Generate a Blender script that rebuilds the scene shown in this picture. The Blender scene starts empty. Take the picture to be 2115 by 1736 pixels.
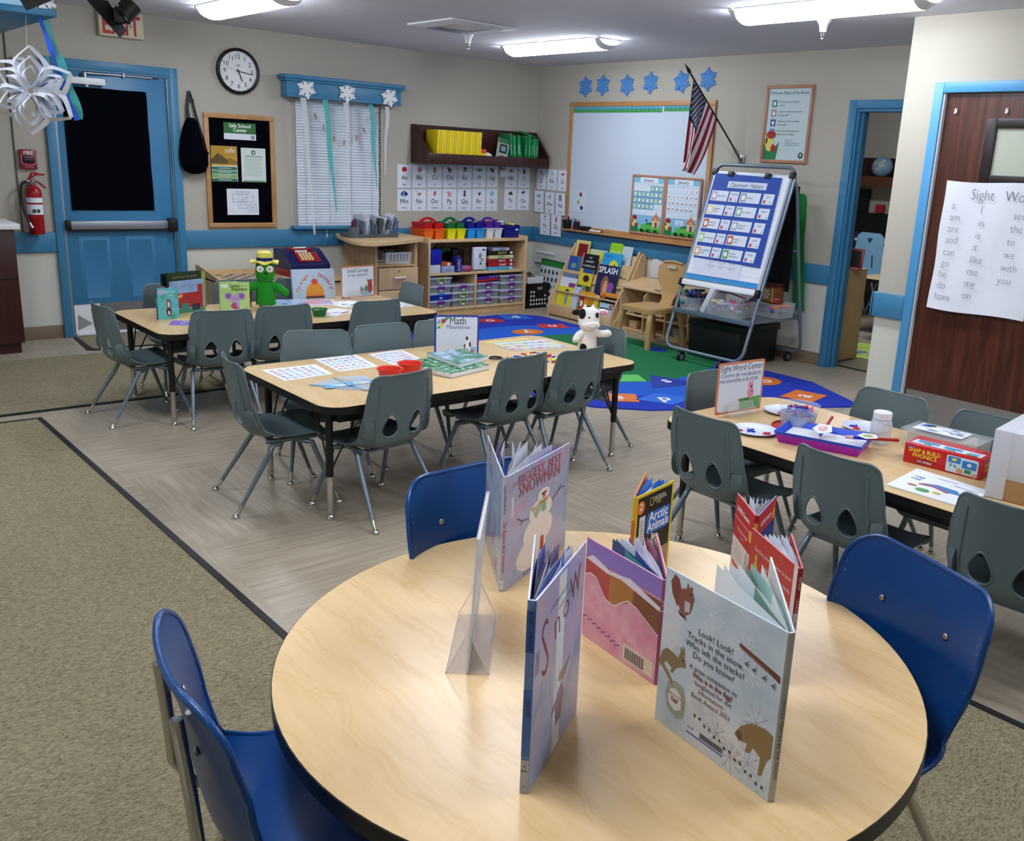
import bpy, bmesh, math, random
from mathutils import Vector, Matrix
from mathutils.geometry import delaunay_2d_cdt
random.seed(7)
PI = math.pi
scn = bpy.context.scene
COL = scn.collection
# ---------------- camera ----------------
cd = bpy.data.cameras.new('camera'); cam = bpy.data.objects.new('camera', cd); COL.objects.link(cam)
yaw, pit, rol = 0.73356919, 0.26190226, 0.05009792
fw = Vector((math.sin(yaw)*math.cos(pit), math.cos(yaw)*math.cos(pit), -math.sin(pit)))
rt = Vector((math.cos(yaw), -math.sin(yaw), 0)); up = rt.cross(fw)
r2 = rt*math.cos(rol)+up*math.sin(rol); u2 = -rt*math.sin(rol)+up*math.cos(rol)
cm = Matrix((r2, u2, -fw)).transposed().to_4x4(); cm.translation = Vector((-6.766, -8.1442, 1.57895))
cam.matrix_world = cm
cd.sensor_fit = 'HORIZONTAL'; cd.sensor_width = 36; cd.lens = 36*1919.7/2115
cd.shift_x = -103.43/2115; cd.shift_y = -24.33/2115; cd.clip_start = 0.02
scn.camera = cam
# ---------------- world, exposure ----------------
wd = bpy.data.worlds.new('world'); scn.world = wd; wd.use_nodes = True
wd.node_tree.nodes['Background'].inputs[0].default_value = (0.75, 0.85, 1, 1)
wd.node_tree.nodes['Background'].inputs[1].default_value = 0.35
scn.view_settings.view_transform = 'Standard'; scn.view_settings.look = 'None'
scn.view_settings.gamma = 1; scn.view_settings.exposure = 0.68
LAMP = 20.0          # strength of the ceiling lamp diffusers
H = 2.52             # ceiling height
# ---------------- materials ----------------
def lin(h):
    h = h.lstrip('#'); c = [int(h[i:i+2], 16)/255 for i in (0, 2, 4)]
    return tuple(((x+.055)/1.055)**2.4 if x > .04045 else x/12.92 for x in c)+(1,)
MATS = {}
def mat(name, hexc=None, rough=.5, metal=0, trans=0, alpha=1, emit=0, noise=0, bump=0, bscale=300, nscale=12, ior=1.45, spec=.5, coat=0):
    if name in MATS: return MATS[name]
    m = bpy.data.materials.new(name); m.use_nodes = True; nt = m.node_tree; b = nt.nodes['Principled BSDF']
    c = lin(hexc); b.inputs['Base Color'].default_value = c; b.inputs['Roughness'].default_value = rough
    b.inputs['Metallic'].default_value = metal; b.inputs['IOR'].default_value = ior
    b.inputs['Transmission Weight'].default_value = trans; b.inputs['Alpha'].default_value = alpha
    b.inputs['Specular IOR Level'].default_value = spec; b.inputs['Coat Weight'].default_value = coat
    if emit: b.inputs['Emission Color'].default_value = c; b.inputs['Emission Strength'].default_value = emit
    tc = nt.nodes.new('ShaderNodeTexCoord')
    if noise:
        n = nt.nodes.new('ShaderNodeTexNoise'); n.inputs['Scale'].default_value = nscale; n.inputs['Detail'].default_value = 4
        nt.links.new(tc.outputs['Object'], n.inputs['Vector'])
        mr = nt.nodes.new('ShaderNodeMapRange'); mr.inputs[3].default_value = 1-noise; mr.inputs[4].default_value = 1+noise
        nt.links.new(n.outputs[0], mr.inputs[0])
        mx = nt.nodes.new('ShaderNodeVectorMath'); mx.operation = 'SCALE'; mx.inputs[0].default_value = c[:3]
        nt.links.new(mr.outputs[0], mx.inputs['Scale']); nt.links.new(mx.outputs[0], b.inputs['Base Color'])
    if bump:
        n2 = nt.nodes.new('ShaderNodeTexNoise'); n2.inputs['Scale'].default_value = bscale; n2.inputs['Detail'].default_value = 3
        nt.links.new(tc.outputs['Object'], n2.inputs['Vector'])
        bp = nt.nodes.new('ShaderNodeBump'); bp.inputs['Strength'].default_value = bump; bp.inputs['Distance'].default_value = .003
        nt.links.new(n2.outputs[0], bp.inputs['Height']); nt.links.new(bp.outputs[0], b.inputs['Normal'])
    MATS[name] = m; return m
def pm(hexc, rough=.55):          # plain print / plastic colour, made on demand
    return mat('colour_'+hexc+('' if rough == .55 else str(rough)), hexc, rough, noise=.03, nscale=40)
def ramp(nt, fac, stops):
    r = nt.nodes.new('ShaderNodeValToRGB'); e = r.color_ramp.elements
    while len(e) < len(stops): e.new(.5)
    for i, (p, c) in enumerate(stops): e[i].position = p; e[i].color = lin(c)
    nt.links.new(fac, r.inputs[0]); return r
def wood(name, stops, scale=(1, 12, 12), rough=.35, dist=6, ns=1.6):
    m = mat(name, '888888', rough); nt = m.node_tree; b = nt.nodes['Principled BSDF']
    tc = [n for n in nt.nodes if n.type == 'TEX_COORD'][0]; mp = nt.nodes.new('ShaderNodeMapping'); mp.inputs['Scale'].default_value = scale
    nt.links.new(tc.outputs['Object'], mp.inputs[0])
    n = nt.nodes.new('ShaderNodeTexNoise'); n.inputs['Scale'].default_value = ns; n.inputs['Detail'].default_value = 7; n.inputs['Distortion'].default_value = dist*.1
    nt.links.new(mp.outputs[0], n.inputs['Vector'])
    r = ramp(nt, n.outputs[0], stops); nt.links.new(r.outputs[0], b.inputs['Base Color']); return m
def maple(name='maple_laminate', sx=1, sy=1):
    m = mat(name, 'd8bd92', .28, spec=.45); nt = m.node_tree; b = nt.nodes['Principled BSDF']
    tc = [n for n in nt.nodes if n.type == 'TEX_COORD'][0]
    mp = nt.nodes.new('ShaderNodeMapping'); mp.inputs['Scale'].default_value = (sx, sy, 1); nt.links.new(tc.outputs['Object'], mp.inputs[0])
    n = nt.nodes.new('ShaderNodeTexNoise'); n.inputs['Scale'].default_value = 1.5; n.inputs['Detail'].default_value = 2; nt.links.new(mp.outputs[0], n.inputs['Vector'])
    w = nt.nodes.new('ShaderNodeTexWave'); w.wave_type = 'BANDS'; w.bands_direction = 'X'; w.inputs['Scale'].default_value = 3.2; w.inputs['Distortion'].default_value = 9
    w.inputs['Detail'].default_value = 3; w.inputs['Detail Scale'].default_value = .8; w.inputs['Detail Roughness'].default_value = .6; nt.links.new(mp.outputs[0], w.inputs['Vector'])
    n3 = nt.nodes.new('ShaderNodeTexNoise'); n3.inputs['Scale'].default_value = 14; n3.inputs['Detail'].default_value = 6
    mp2 = nt.nodes.new('ShaderNodeMapping'); mp2.inputs['Scale'].default_value = (5*sx, .5*sy, 1); nt.links.new(tc.outputs['Object'], mp2.inputs[0]); nt.links.new(mp2.outputs[0], n3.inputs['Vector'])
    r1 = ramp(nt, w.outputs[0], [(0, 'd5b686'), (.80, 'd4b482'), (.95, 'cdaa76'), (1, 'd3b281')])
    r2_ = ramp(nt, n3.outputs[0], [(.3, 'c7a672'), (.7, 'dfc294')])
    mx = nt.nodes.new('ShaderNodeMixRGB'); mx.inputs[0].default_value = .35; nt.links.new(r1.outputs[0], mx.inputs[1]); nt.links.new(r2_.outputs[0], mx.inputs[2])
    nt.links.new(mx.outputs[0], b.inputs['Base Color']); return m
M = dict(
 wall=mat('wall_beige', 'b2ada0', .7, bump=.35, bscale=140, spec=.3), wall_low=mat('wainscot_cream', 'cbcbc0', .6, bump=.25, bscale=140, spec=.3),
 ceil=mat('ceiling_paint', 'd9d9de', .8, bump=.5, bscale=120), blue=mat('blue_paint', '3b7ca3', .42, noise=.03, nscale=3, bump=.08, bscale=60),
 blued=mat('blue_door_paint', '3778a2', .4, noise=.03, nscale=3, bump=.08, bscale=60), cove=mat('brown_rubber_base', '7a6a56', .5),
 black=mat('black_plastic', '0b0b0d', .45), blackcloth=mat('black_cloth', '04050c', .95, noise=.2, nscale=200, spec=.05), edge=mat('black_rubber_edge', '0d0d0f', .4),
 white=mat('white_plastic', 'e2e4e6', .4), paper=mat('white_paper', 'dfe3ec', .75, spec=.2), chrome=mat('chrome', 'c9c6c2', .16, 1), steel=mat('brushed_steel', 'a5a5a8', .35, 1, noise=.05, nscale=90),
 alu=mat('aluminium', '9ea4ad', .4, .8), glass=mat('glass', 'ffffff', .03, trans=1, ior=1.45), clear=mat('clear_plastic', 'e8f0f6', .1, alpha=.17), acryl=mat('acrylic', 'f4ece8', .05, alpha=.22, spec=.8),
 grey=mat('grey_polypropylene', '5d6e72', .34, noise=.03, nscale=30, bump=.12, bscale=420), greymet=mat('grey_enamel_steel', '6d7e8a', .26, .35), bluep=mat('blue_polypropylene', '093f7c', .3, noise=.05, nscale=14, bump=.15, bscale=500),
 lamp=mat('lamp_diffuser', 'eef4ff', .5, emit=LAMP), birch=wood('birch_plywood', [(.3, 'c7a678'), (.7, 'd6b88c')], (9, 9, 1), .4), oak=wood('oak_frame', [(.3, 'a9794a'), (.7, 'bf9160')], (3, 3, 3), .45),
 oakp=mat('oak_frame_pink', 'ad7b62', .5, noise=.08), walnut=wood('walnut_door', [(.25, '2c120c'), (.5, '4a2417'), (.75, '5f3322')], (12, 12, .9), .3, ns=2.2), darkwood=wood('dark_cabinet', [(.3, '2c1512'), (.7, '43211b')], (9, 9, 1), .35),
 maple=maple(), red=mat('red_plastic', 'a3121c', .35), orange=mat('orange_plastic', 'e8641a', .4), yellow=mat('yellow_plastic', 'e3d800', .4), navy=mat('navy_plastic', '10166e', .35),
 green=mat('green_plastic', '0f7040', .35), sky=mat('sky_blue_plastic', '2f9ee0', .4), purple=mat('purple_plastic', '5a2a9a', .4), greenfelt=mat('green_plush', '178a1e', .95, noise=.18, nscale=60, bump=.6, bscale=260),
 yplush=mat('yellow_plush', 'e0d565', .95, noise=.1, nscale=60, bump=.6, bscale=260), wplush=mat('white_plush', 'e6e4e2', .95, noise=.05, nscale=60, bump=.7, bscale=260), kplush=mat('black_plush', '08080c', .95, bump=.6, bscale=260),
 blind=mat('vinyl_blind', 'd3dbe4', .55, alpha=.97), rubber=mat('dark_rubber', '1a1b1d', .6), lwood=mat('pressed_wood_chair', 'bb9763', .3, noise=.06, nscale=9), skin=mat('pink_felt', 'd693a4', .9))
def floor_mat():
    m = mat('vinyl_parquet', '9f9384', .38, spec=.35); nt = m.node_tree; b = nt.nodes['Principled BSDF']; N = nt.nodes.new; L = nt.links.new
    geo = N('ShaderNodeNewGeometry')
    def streak(sc):
        mp = N('ShaderNodeMapping'); mp.inputs['Scale'].default_value = sc; L(geo.outputs['Position'], mp.inputs[0])
        n = N('ShaderNodeTexNoise'); n.inputs['Scale'].default_value = 1; n.inputs['Detail'].default_value = 6; n.inputs['Roughness'].default_value = .62; L(mp.outputs[0], n.inputs['Vector']); return n
    a, c = streak((3, 42, 1)), streak((42, 3, 1))
    ck = N('ShaderNodeTexChecker'); ck.inputs['Scale'].default_value = 1.09; L(geo.outputs['Position'], ck.inputs['Vector'])
    mx = N('ShaderNodeMixRGB'); L(ck.outputs['Fac'], mx.inputs[0]); L(a.outputs[0], mx.inputs[1]); L(c.outputs[0], mx.inputs[2])
    r = ramp(nt, mx.outputs[0], [(.25, '8b7f6d'), (.5, 'a09481'), (.75, 'b3a793')]); L(r.outputs[0], b.inputs['Base Color']); return m
def carpet_mat():
    m = mat('olive_carpet', '7d7560', .95, spec=.1, bump=.9, bscale=260); nt = m.node_tree; b = nt.nodes['Principled BSDF']; N = nt.nodes.new; L = nt.links.new
    geo = N('ShaderNodeNewGeometry'); mp = N('ShaderNodeMapping'); mp.inputs['Scale'].default_value = (1, 2.4, 1); mp.inputs['Rotation'].default_value = (0, 0, .7); L(geo.outputs['Position'], mp.inputs[0])
    n = N('ShaderNodeTexNoise'); n.inputs['Scale'].default_value = 85; n.inputs['Detail'].default_value = 3; n.inputs['Roughness'].default_value = .7; L(mp.outputs[0], n.inputs['Vector'])
    n2 = N('ShaderNodeTexNoise'); n2.inputs['Scale'].default_value = 2.5; n2.inputs['Detail'].default_value = 3; L(geo.outputs['Position'], n2.inputs['Vector'])
    r = ramp(nt, n.outputs[0], [(.30, '383325'), (.41, '756b54'), (.55, '8f866c'), (.75, 'b0a78e')]); r2_ = ramp(nt, n2.outputs[0], [(.3, '877f67'), (.7, '9f967e')])
    mx = N('ShaderNodeMixRGB'); mx.blend_type = 'MIX'; mx.inputs[0].default_value = .15; L(r.outputs[0], mx.inputs[1]); L(r2_.outputs[0], mx.inputs[2])
    L(mx.outputs[0], b.inputs['Base Color']); return m
M['floor'] = floor_mat(); M['carpet'] = carpet_mat()
def G(k): return M[k] if isinstance(k, str) and k in M else (pm(k) if isinstance(k, str) else k)
# ---------------- mesh builder ----------------
TXT = {}
def text_mesh(s, bold=False):
    if (s, bold) not in TXT:
        c = bpy.data.curves.new('t', 'FONT'); c.body = s; c.resolution_u = 2; c.fill_mode = 'FRONT'; c.offset = .018 if bold is True else (-.018 if bold == 'thin' else 0)
        o = bpy.data.objects.new('t', c); me = o.to_mesh()
        TXT[(s, bold)] = ([v.co.xy.copy() for v in me.vertices], [tuple(p.vertices) for p in me.polygons]); o.to_mesh_clear()
        bpy.data.objects.remove(o); bpy.data.curves.remove(c)
    return TXT[(s, bold)]
class MB:
    def __init__(s, T=None): s.v = []; s.f = []; s.m = []; s.sm = []; s.mats = []; s.ls = .0005; s.T = T or Matrix.Identity(4)
    def mi(s, k):
        m = G(k)
        if m not in s.mats: s.mats.append(m)
        return s.mats.index(m)
    def add(s, vs, fs, k, smooth=False):
        o = len(s.v); T = s.T; i = s.mi(k)
        s.v += [tuple(T @ Vector(v)) for v in vs]
        for f in fs: s.f.append(tuple(o+a for a in f)); s.m.append(i); s.sm.append(smooth)
        return s
    def at(s, T): s.T = T; return s
    def canvas(s, o, u, v):       # draw in the plane through o, u right, v up
        u = Vector(u).normalized(); v = Vector(v).normalized(); w = u.cross(v)
        m = Matrix((u, v, w)).transposed().to_4x4(); m.translation = Vector(o); s.T = m; return s
    def box(s, x0, x1, y0, y1, z0, z1, k, bev=0, seg=2):
        if bev:
            bm = bmesh.new(); bmesh.ops.create_cube(bm, size=1)
            for v in bm.verts: v.co = Vector((x0+(v.co.x+.5)*(x1-x0), y0+(v.co.y+.5)*(y1-y0), z0+(v.co.z+.5)*(z1-z0)))
            bmesh.ops.bevel(bm, geom=bm.edges[:], offset=bev, segments=seg, profile=.5, affect='EDGES'); s.bm(bm, k, True); return s
        v = [(x, y, z) for z in (z0, z1) for y in (y0, y1) for x in (x0, x1)]
        return s.add(v, [(0, 2, 3, 1), (4, 5, 7, 6), (0, 1, 5, 4), (2, 6, 7, 3), (0, 4, 6, 2), (1, 3, 7, 5)], k)
    def bm(s, bm, k, smooth=False):
        bm.verts.index_update(); s.add([v.co.copy() for v in bm.verts], [[v.index for v in f.verts] for f in bm.faces], k, smooth); bm.free()
    def prism(s, pts, z0, z1, k, smooth=False):     # 2D outline extruded along local z
        n = len(pts); a = sum(pts[i][0]*pts[(i+1) % n][1]-pts[(i+1) % n][0]*pts[i][1] for i in range(n))
        if a < 0: pts = pts[::-1]
        s.add([(x, y, z0) for x, y in pts]+[(x, y, z1) for x, y in pts], [tuple(range(n))[::-1], tuple(range(n, 2*n))], k)
        return s.add([(x, y, z0) for x, y in pts]+[(x, y, z1) for x, y in pts], [(i, (i+1) % n, n+(i+1) % n, n+i) for i in range(n)], k, smooth)
    def tube(s, pts, r, k, n=10, closed=False):
        pts = [Vector(p) for p in pts]; m = len(pts); rs = r if isinstance(r, (list, tuple)) else [r]*m
        vs = []; prev = None
        for i, p in enumerate(pts):
            a = pts[(i-1) % m] if (i or closed) else p; b = pts[(i+1) % m] if (i < m-1 or closed) else p
            t = (b-a).normalized()
            if prev is None: prev = t.orthogonal().normalized()
            e = (prev-t*prev.dot(t)).normalized(); prev = e; g = t.cross(e)
            vs += [p+(e*math.cos(2*PI*j/n)+g*math.sin(2*PI*j/n))*rs[i] for j in range(n)]
        fs = [(i*n+j, i*n+(j+1) % n, ((i+1) % m)*n+(j+1) % n, ((i+1) % m)*n+j) for i in range(m if closed else m-1) for j in range(n)]
        s.add(vs, fs, k, True)
        if not closed: s.add(vs[:n], [tuple(range(n))[::-1]], k); s.add(vs[-n:], [tuple(range(n))], k)
        return s
    def cyl(s, p0, p1, r, k, n=16, r1=None): return s.tube([p0, p1], [r, r if r1 is None else r1], k, n)
    def lathe(s, prof, k, n=32, c=(0, 0, 0), sx=1, sy=1, caps=False):
        vs = [(c[0]+r*math.cos(2*PI*j/n)*sx, c[1]+r*math.sin(2*PI*j/n)*sy, c[2]+z) for r, z in prof for j in range(n)]
        fs = [(i*n+j, i*n+(j+1) % n, (i+1)*n+(j+1) % n, (i+1)*n+j) for i in range(len(prof)-1) for j in range(n)]
        if caps: fs += [tuple(range(n))[::-1], tuple(range((len(prof)-1)*n, len(prof)*n))]
        return s.add(vs, fs, k, True)
    def ball(s, c, r, k, n=16, sx=1, sy=1, sz=1):
        return s.lathe([(r*math.sin(PI*i/n) + (1e-5 if i in (0, n) else 0), -r*math.cos(PI*i/n)*sz) for i in range(n+1)], k, n*2, c, sx, sy)
    # flat print drawn on the current canvas; l = layer
    def poly(s, pts, k, l=1): return s.add([(x, y, l*s.ls) for x, y in pts], [tuple(range(len(pts)))], k)
    def rect(s, x0, y0, x1, y1, k, l=1): return s.poly([(x0, y0), (x1, y0), (x1, y1), (x0, y1)], k, l)
    def ell(s, cx, cy, rx, ry, k, l=1, n=20, a0=0, a1=360):
        p = [(cx+rx*math.cos(math.radians(a0+(a1-a0)*i/n)), cy+ry*math.sin(math.radians(a0+(a1-a0)*i/n))) for i in range(n+(a1-a0 < 360))]
        return s.poly(p, k, l)
    def line(s, pts, w, k, l=1):
        for (a, b), (c, d) in zip(pts[:-1], pts[1:]):
            L_ = math.hypot(c-a, d-b) or 1; nx, ny = -(d-b)/L_*w/2, (c-a)/L_*w/2
            s.poly([(a-nx, b-ny), (c-nx, d-ny), (c+nx, d+ny), (a+nx, b+ny)], k, l)
        return s
    def text(s, t, x, y, size, k, align='C', l=2, bold=False, fit=None, rot=0, sx=1):
        vs, fs = text_mesh(t, bold)
        if not vs: return s
        xs = [v.x for v in vs]; x0, x1 = min(xs), max(xs); w = (x1-x0)*size*sx
        if fit and w > fit: sx *= fit/w; w = fit
        off = {'L': 0, 'C': -w/2, 'R': -w}[align]; cr, sr = math.cos(rot), math.sin(rot); P = []
        for v in vs:
            a, b = (v.x-x0)*size*sx+off, v.y*size; P.append((x+a*cr-b*sr, y+a*sr+b*cr, l*s.ls))
        return s.add(P, fs, k)
    def build(s, name, parent=None, auto=40):
        me = bpy.data.meshes.new(name); me.from_pydata(s.v, [], s.f)
        for m in s.mats: me.materials.append(m)
        me.polygons.foreach_set('material_index', s.m); me.polygons.foreach_set('use_smooth', s.sm)
        me.validate(); me.update()
        if any(s.sm): me.set_sharp_from_angle(angle=math.radians(auto))
        o = bpy.data.objects.new(name, me); COL.objects.link(o)
        if parent is not None: o.parent = parent
        return o
def tag(o, label=None, cat=None, group=None, kind=None):
    if label: o['label'] = label
    if cat: o['category'] = cat
    if group: o['group'] = group
    if kind: o['kind'] = kind
    return o
def thing(name, label, cat, loc=(0, 0, 0), rz=0, group=None):
    o = bpy.data.objects.new(name, None); COL.objects.link(o); o.empty_display_size = .05
    o.location = loc; o.rotation_euler = (0, 0, rz); return tag(o, label, cat, group)
def solo(name, mb, label, cat, loc=(0, 0, 0), rz=0, group=None):
    o = mb.build(name); o.location = loc; o.rotation_euler = (0, 0, rz); return tag(o, label, cat, group)
def struct(name, mb, parent=None):
    o = mb.build(name, parent)
    if parent is None: o['kind'] = 'structure'
    return o
def copy_tree(o, parent=None):
    c = o.copy(); COL.objects.link(c); c.parent = parent
    for ch in o.children: copy_tree(ch, c)
    return c
def place(proto, used, loc, rz, label, group=None):
    o = proto if not used[0] else copy_tree(proto)
    used[0] = True; o.location = loc; o.rotation_euler = (0, 0, rz); o['label'] = label
    if group: o['group'] = group
    return o
def rrect(x0, y0, x1, y1, r, n=5):
    p = []
    for cx, cy, a in ((x1-r, y0+r, -90), (x1-r, y1-r, 0), (x0+r, y1-r, 90), (x0+r, y0+r, 180)):
        p += [(cx+r*math.cos(math.radians(a+90*i/n)), cy+r*math.sin(math.radians(a+90*i/n))) for i in range(n+1)]
    return p
X_, Y_, Z_ = (1, 0, 0), (0, 1, 0), (0, 0, 1)
WA = lambda x, z, d=.002: ((x, -d, z), X_, Z_)            # canvas on the far wall (y=0)
WB = lambda y, z, d=.002, x=0: ((x-d, y, z), (0, -1, 0), Z_)   # canvas on the whiteboard wall (x=0)
# ================= room shell =================
struct('floor', MB().box(-7.6, 4.1, -10.2, 1.0, -.06, 0, 'floor'))
struct('ceiling', MB().box(-7.6, 4.1, -10.2, 1.0, H, H+.06, 'ceil'))
def wall_boxes(b, segs, ax, p0, p1):           # segs: (a0, a1, z0, z1); split at the wainscot line
    for a0, a1, z0, z1 in segs:
        for zl, zh, k in ((z0, min(z1, .76), 'wall_low'), (max(z0, .76), z1, 'wall')):
            if zh > zl:
                if ax == 'x': b.box(a0, a1, p0, p1, zl, zh, k)
                else: b.box(p0, p1, a0, a1, zl, zh, k)
    return b
DX0, DX1, DZ = -4.79, -3.915, 2.07
WX0, WX1, WZ0, WZ1 = -2.83, -1.95, .88, 1.99
struct('wall_back', wall_boxes(MB(), [(-7.6, DX0, 0, H), (DX0, DX1, DZ, H), (DX1, WX0, 0, H), (WX0, WX1, 0, WZ0), (WX0, WX1, WZ1, H), (WX1, .12, 0, H)], 'x', 0, .12))
struct('wall_right', wall_boxes(MB(), [(-3.925, 0, 0, H), (-4.82, -3.925, 2.07, H), (-4.96, -4.82, 0, H)], 'y', 0, .12))
RX = -1.148
b = wall_boxes(MB(), [(-5.21, -4.952, 0, H), (-6.16, -5.21, 2.075, H), (-10.2, -6.16, 0, H)], 'y', RX, RX+.12)
wall_boxes(b, [(RX+.12, .12, 0, H)], 'x', -5.07, -4.952)
struct('wall_closet', b)
struct('wall_left', wall_boxes(MB(), [(-10.2, 1.0, 0, H)], 'y', -7.72, -7.6))
struct('wall_front', wall_boxes(MB(), [(-7.6, .12, 0, H)], 'x', -10.32, -10.2))
# room seen through the doorway
struct('wall_next_far', wall_boxes(MB(), [(-7, 1.0, 0, H)], 'y', 4.0, 4.1))
struct('wall_next_side', wall_boxes(MB(), [(.12, 4.0, 0, H)], 'x', .4, .5))
struct('wall_next_near', wall_boxes(MB(), [(.12, 4.0, 0, H)], 'x', -5.6, -5.5))
# chair rail
def rail(name, boxes):
    b = MB()
    for q in boxes: b.box(*q, 'blue', bev=.008)
    struct(name, b)
rail('trim_1', [(-7.6, -4.85, -.022, 0, .682, .838)])
rail('trim_2', [(-3.857, -.022, -.022, 0, .682, .838)])
rail('trim_3', [(-.022, 0, -3.857, 0, .682, .838)])
rail('trim_4', [(RX-.03, RX, -5.157, -4.93, .682, .838), (RX-.03, -.0, -4.952, -4.925, .682, .838)])
def cove(name, boxes): 
    b = MB()
    for q in boxes: b.box(*q, 'cove', bev=.004)
    struct(name, b)
cove('baseboard_back', [(-7.6, -4.85, -.008, 0, 0, .105), (-3.857, 0, -.008, 0, 0, .105)])
cove('baseboard_right', [(-.008, 0, -3.857, -.0, 0, .105)])
cove('baseboard_closet', [(RX-.008, RX, -5.157, -4.952, 0, .105), (RX-.008, RX, -10.2, -6.22, 0, .105)])
# ---- blue exit door
d = MB()
d.box(DX0+.008, DX1-.008, -.012, .034, .01, DZ-.01, 'blued', bev=.003)
for x0, x1 in ((-4.69, -4.46), (-4.34, -4.11)):        # raised panels
    d.at(Matrix.Identity(4))
    z0, z1 = .28, .80
    o = [(x0, z0), (x1, z0), (x1, z1), (x0, z1)]; i = [(x0+.028, z0+.028), (x1-.028, z0+.028), (x1-.028, z1-.028), (x0+.028, z1-.028)]
    i2 = [(x0+.045, z0+.045), (x1-.045, z0+.045), (x1-.045, z1-.045), (x0+.045, z1-.045)]
    vs = [(x, -.0125, z) for x, z in o]+[(x, -.022, z) for x, z in i]+[(x, -.015, z) for x, z in i2]
    d.add(vs, [(a, (a+1) % 4, 4+(a+1) % 4, 4+a) for a in range(4)]+[(4+a, 4+(a+1) % 4, 8+(a+1) % 4, 8+a) for a in range(4)]+[(8, 9, 10, 11)], 'blued')
door1 = struct('door_1', d)
f = MB()
for q in ((-4.853, -4.79, -.03, 0, 0, 2.135), (-3.915, -3.852, -.03, 0, 0, 2.135), (-4.79, -3.915, -.03, 0, 2.07, 2.135)): f.box(*q, 'blue', bev=.003)
for q in ((-4.79, -4.775, -.022, .05, 0, 2.07), (-3.93, -3.915, -.022, .05, 0, 2.07), (-4.775, -3.93, -.022, .05, 2.055, 2.07)): f.box(*q, 'alu' if q[0] == -4.79 else 'blue')
f.build('door_frame', door1)
MB().box(-4.77, -3.935, -.055, -.013, .845, .875, 'black').box(-4.755, -4.0, -.062, -.013, .858, .925, 'alu', bev=.006).box(-4.79+.008, -4.745, -.066, -.013, .85, .932, 'black', bev=.008).box(-4.005, -3.935, -.09, -.013, .835, .945, 'black', bev=.012).build('push_bar', door1)
MB().box(-4.765, -3.94, -.0145, -.012, .012, .262, 'steel').build('kick_plate', door1)
MB().box(-4.775, -4.42, -.075, -.014, 1.955, 2.005, 'white', bev=.005).cyl((-4.56, -.045, 2.0), (-4.56, -.045, 2.045), .018, 'steel').tube([(-4.56, -.045, 2.04), (-4.27, -.02, 2.045), (-4.05, -.02, 2.045)], .008, 'steel').cyl((-4.27, -.02, 2.03), (-4.27, -.02, 2.06), .014, 'steel').box(-4.56, -4.0, -.02, -.012, 2.04, 2.052, 'black').cyl((-4.55, -.05, 1.955), (-4.55, -.05, 1.94), .012, 'white').build('door_closer', door1)
MB().tube([(-3.94, -.02, .02), (-3.94, -.02, 2.05)], .007, 'steel', 8).build('hinge', door1)
MB().box(-4.79, -3.915, -.05, .1, 0, .012, 'alu').build('threshold', door1)
# black cloth over the window of the door (slightly wavy edge)
rs = random.Random(3); nx, nz = 14, 22; vs = []; L_ = []
for j in range(nz+1):
    for i in range(nx+1):
        x = -4.722+(.618+.0015*math.sin(j*.8))*i/nx+(.01*j/nz if i == nx else 0)
        z = 1.935-.93*j/nz+.0012*math.sin(i*1.1)*(j in (0, nz)); vs.append((x, -.019-.003*math.sin(i*.9+j*.35)-.001*math.sin(j), z))
for j in range(nz):
    for i in range(nx): a = j*(nx+1)+i; L_.append((a, a+1, a+nx+2, a+nx+1))
solo('window_cover', MB().add(vs, L_, 'blackcloth', True), 'black cloth covering the window of the blue exit door', 'cloth')
p = MB(); p.box(-4.768, -4.575, -.018, -.0155, .014, .255, 'white').canvas(*WA(0, 0, .0182)); p.poly([(-4.752, .05), (-4.745, .18), (-4.64, .1)], '8e9093').poly([(-4.77, .254), (-4.575, .262), (-4.575, .25), (-4.77, .248)], 'paper')
solo('paper_sheet', p, 'white paper taped low on the kick plate of the blue door', 'paper')
p = MB(); p.box(-4.76, -4.03, -.035, -.02, .0125, .03, 'white')
solo('draft_strip', p, 'torn white weather strip along the foot of the blue door', 'strip')
# ---- window, blind, valance
w = MB()
for q in ((WX0, WX1, .08, .12, WZ0, WZ0+.05), (WX0, WX1, .08, .12, WZ1-.05, WZ1), (WX0, WX0+.05, .08, .12, WZ0, WZ1), (WX1-.05, WX1, .08, .12, WZ0, WZ1), (WX0, WX1, .08, .115, 1.41, 1.45)): w.box(*q, 'white')
win = struct('window_1', w)
MB().box(WX0+.05, WX1-.05, .095, .1, WZ0+.05, WZ1-.05, 'glass').build('window_pane', win)
MB().box(WX0-.06, WX1+.05, -.075, .08, .838, .872, 'blue', bev=.008).build('window_sill', win)
MB().box(WX0-.02, WX0+.03, -.006, .0, .87, 1.99, 'wall').box(WX1-.0, WX1+.03, -.012, .0, .87, 1.99, 'wall').build('window_casing', win)
bl = thing('window_blind', 'white slatted blind closed over the window beside the notice board', 'blind', (0, 0, 0))
s_ = MB()
n = 44
for i in range(n):
    z = 1.975-i*(1.10/n); y = -.022+.003*math.sin(i*.7)
    s_.add([(WX0+.005, y+.006, z), (WX1-.03+.004*math.sin(i*2.1), y+.006, z), (WX1-.03+.004*math.sin(i*2.1), y-.006, z-.0262), (WX0+.005, y-.006, z-.0262), (WX0+.005, y-.001, z-.013), (WX1-.03, y-.001, z-.013)], [(0, 1, 5, 4), (4, 5, 2, 3)], 'blind', True)
s_.build('slat', bl)['kind'] = 'stuff'
c_ = MB()
for x in (-2.745, -2.51, -2.28, -2.06): c_.tube([(x, -.032, 1.98), (x+.002, -.033, .87)], .002, '9aa3ac', 5)
c_.build('ladder_cord', bl)
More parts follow.
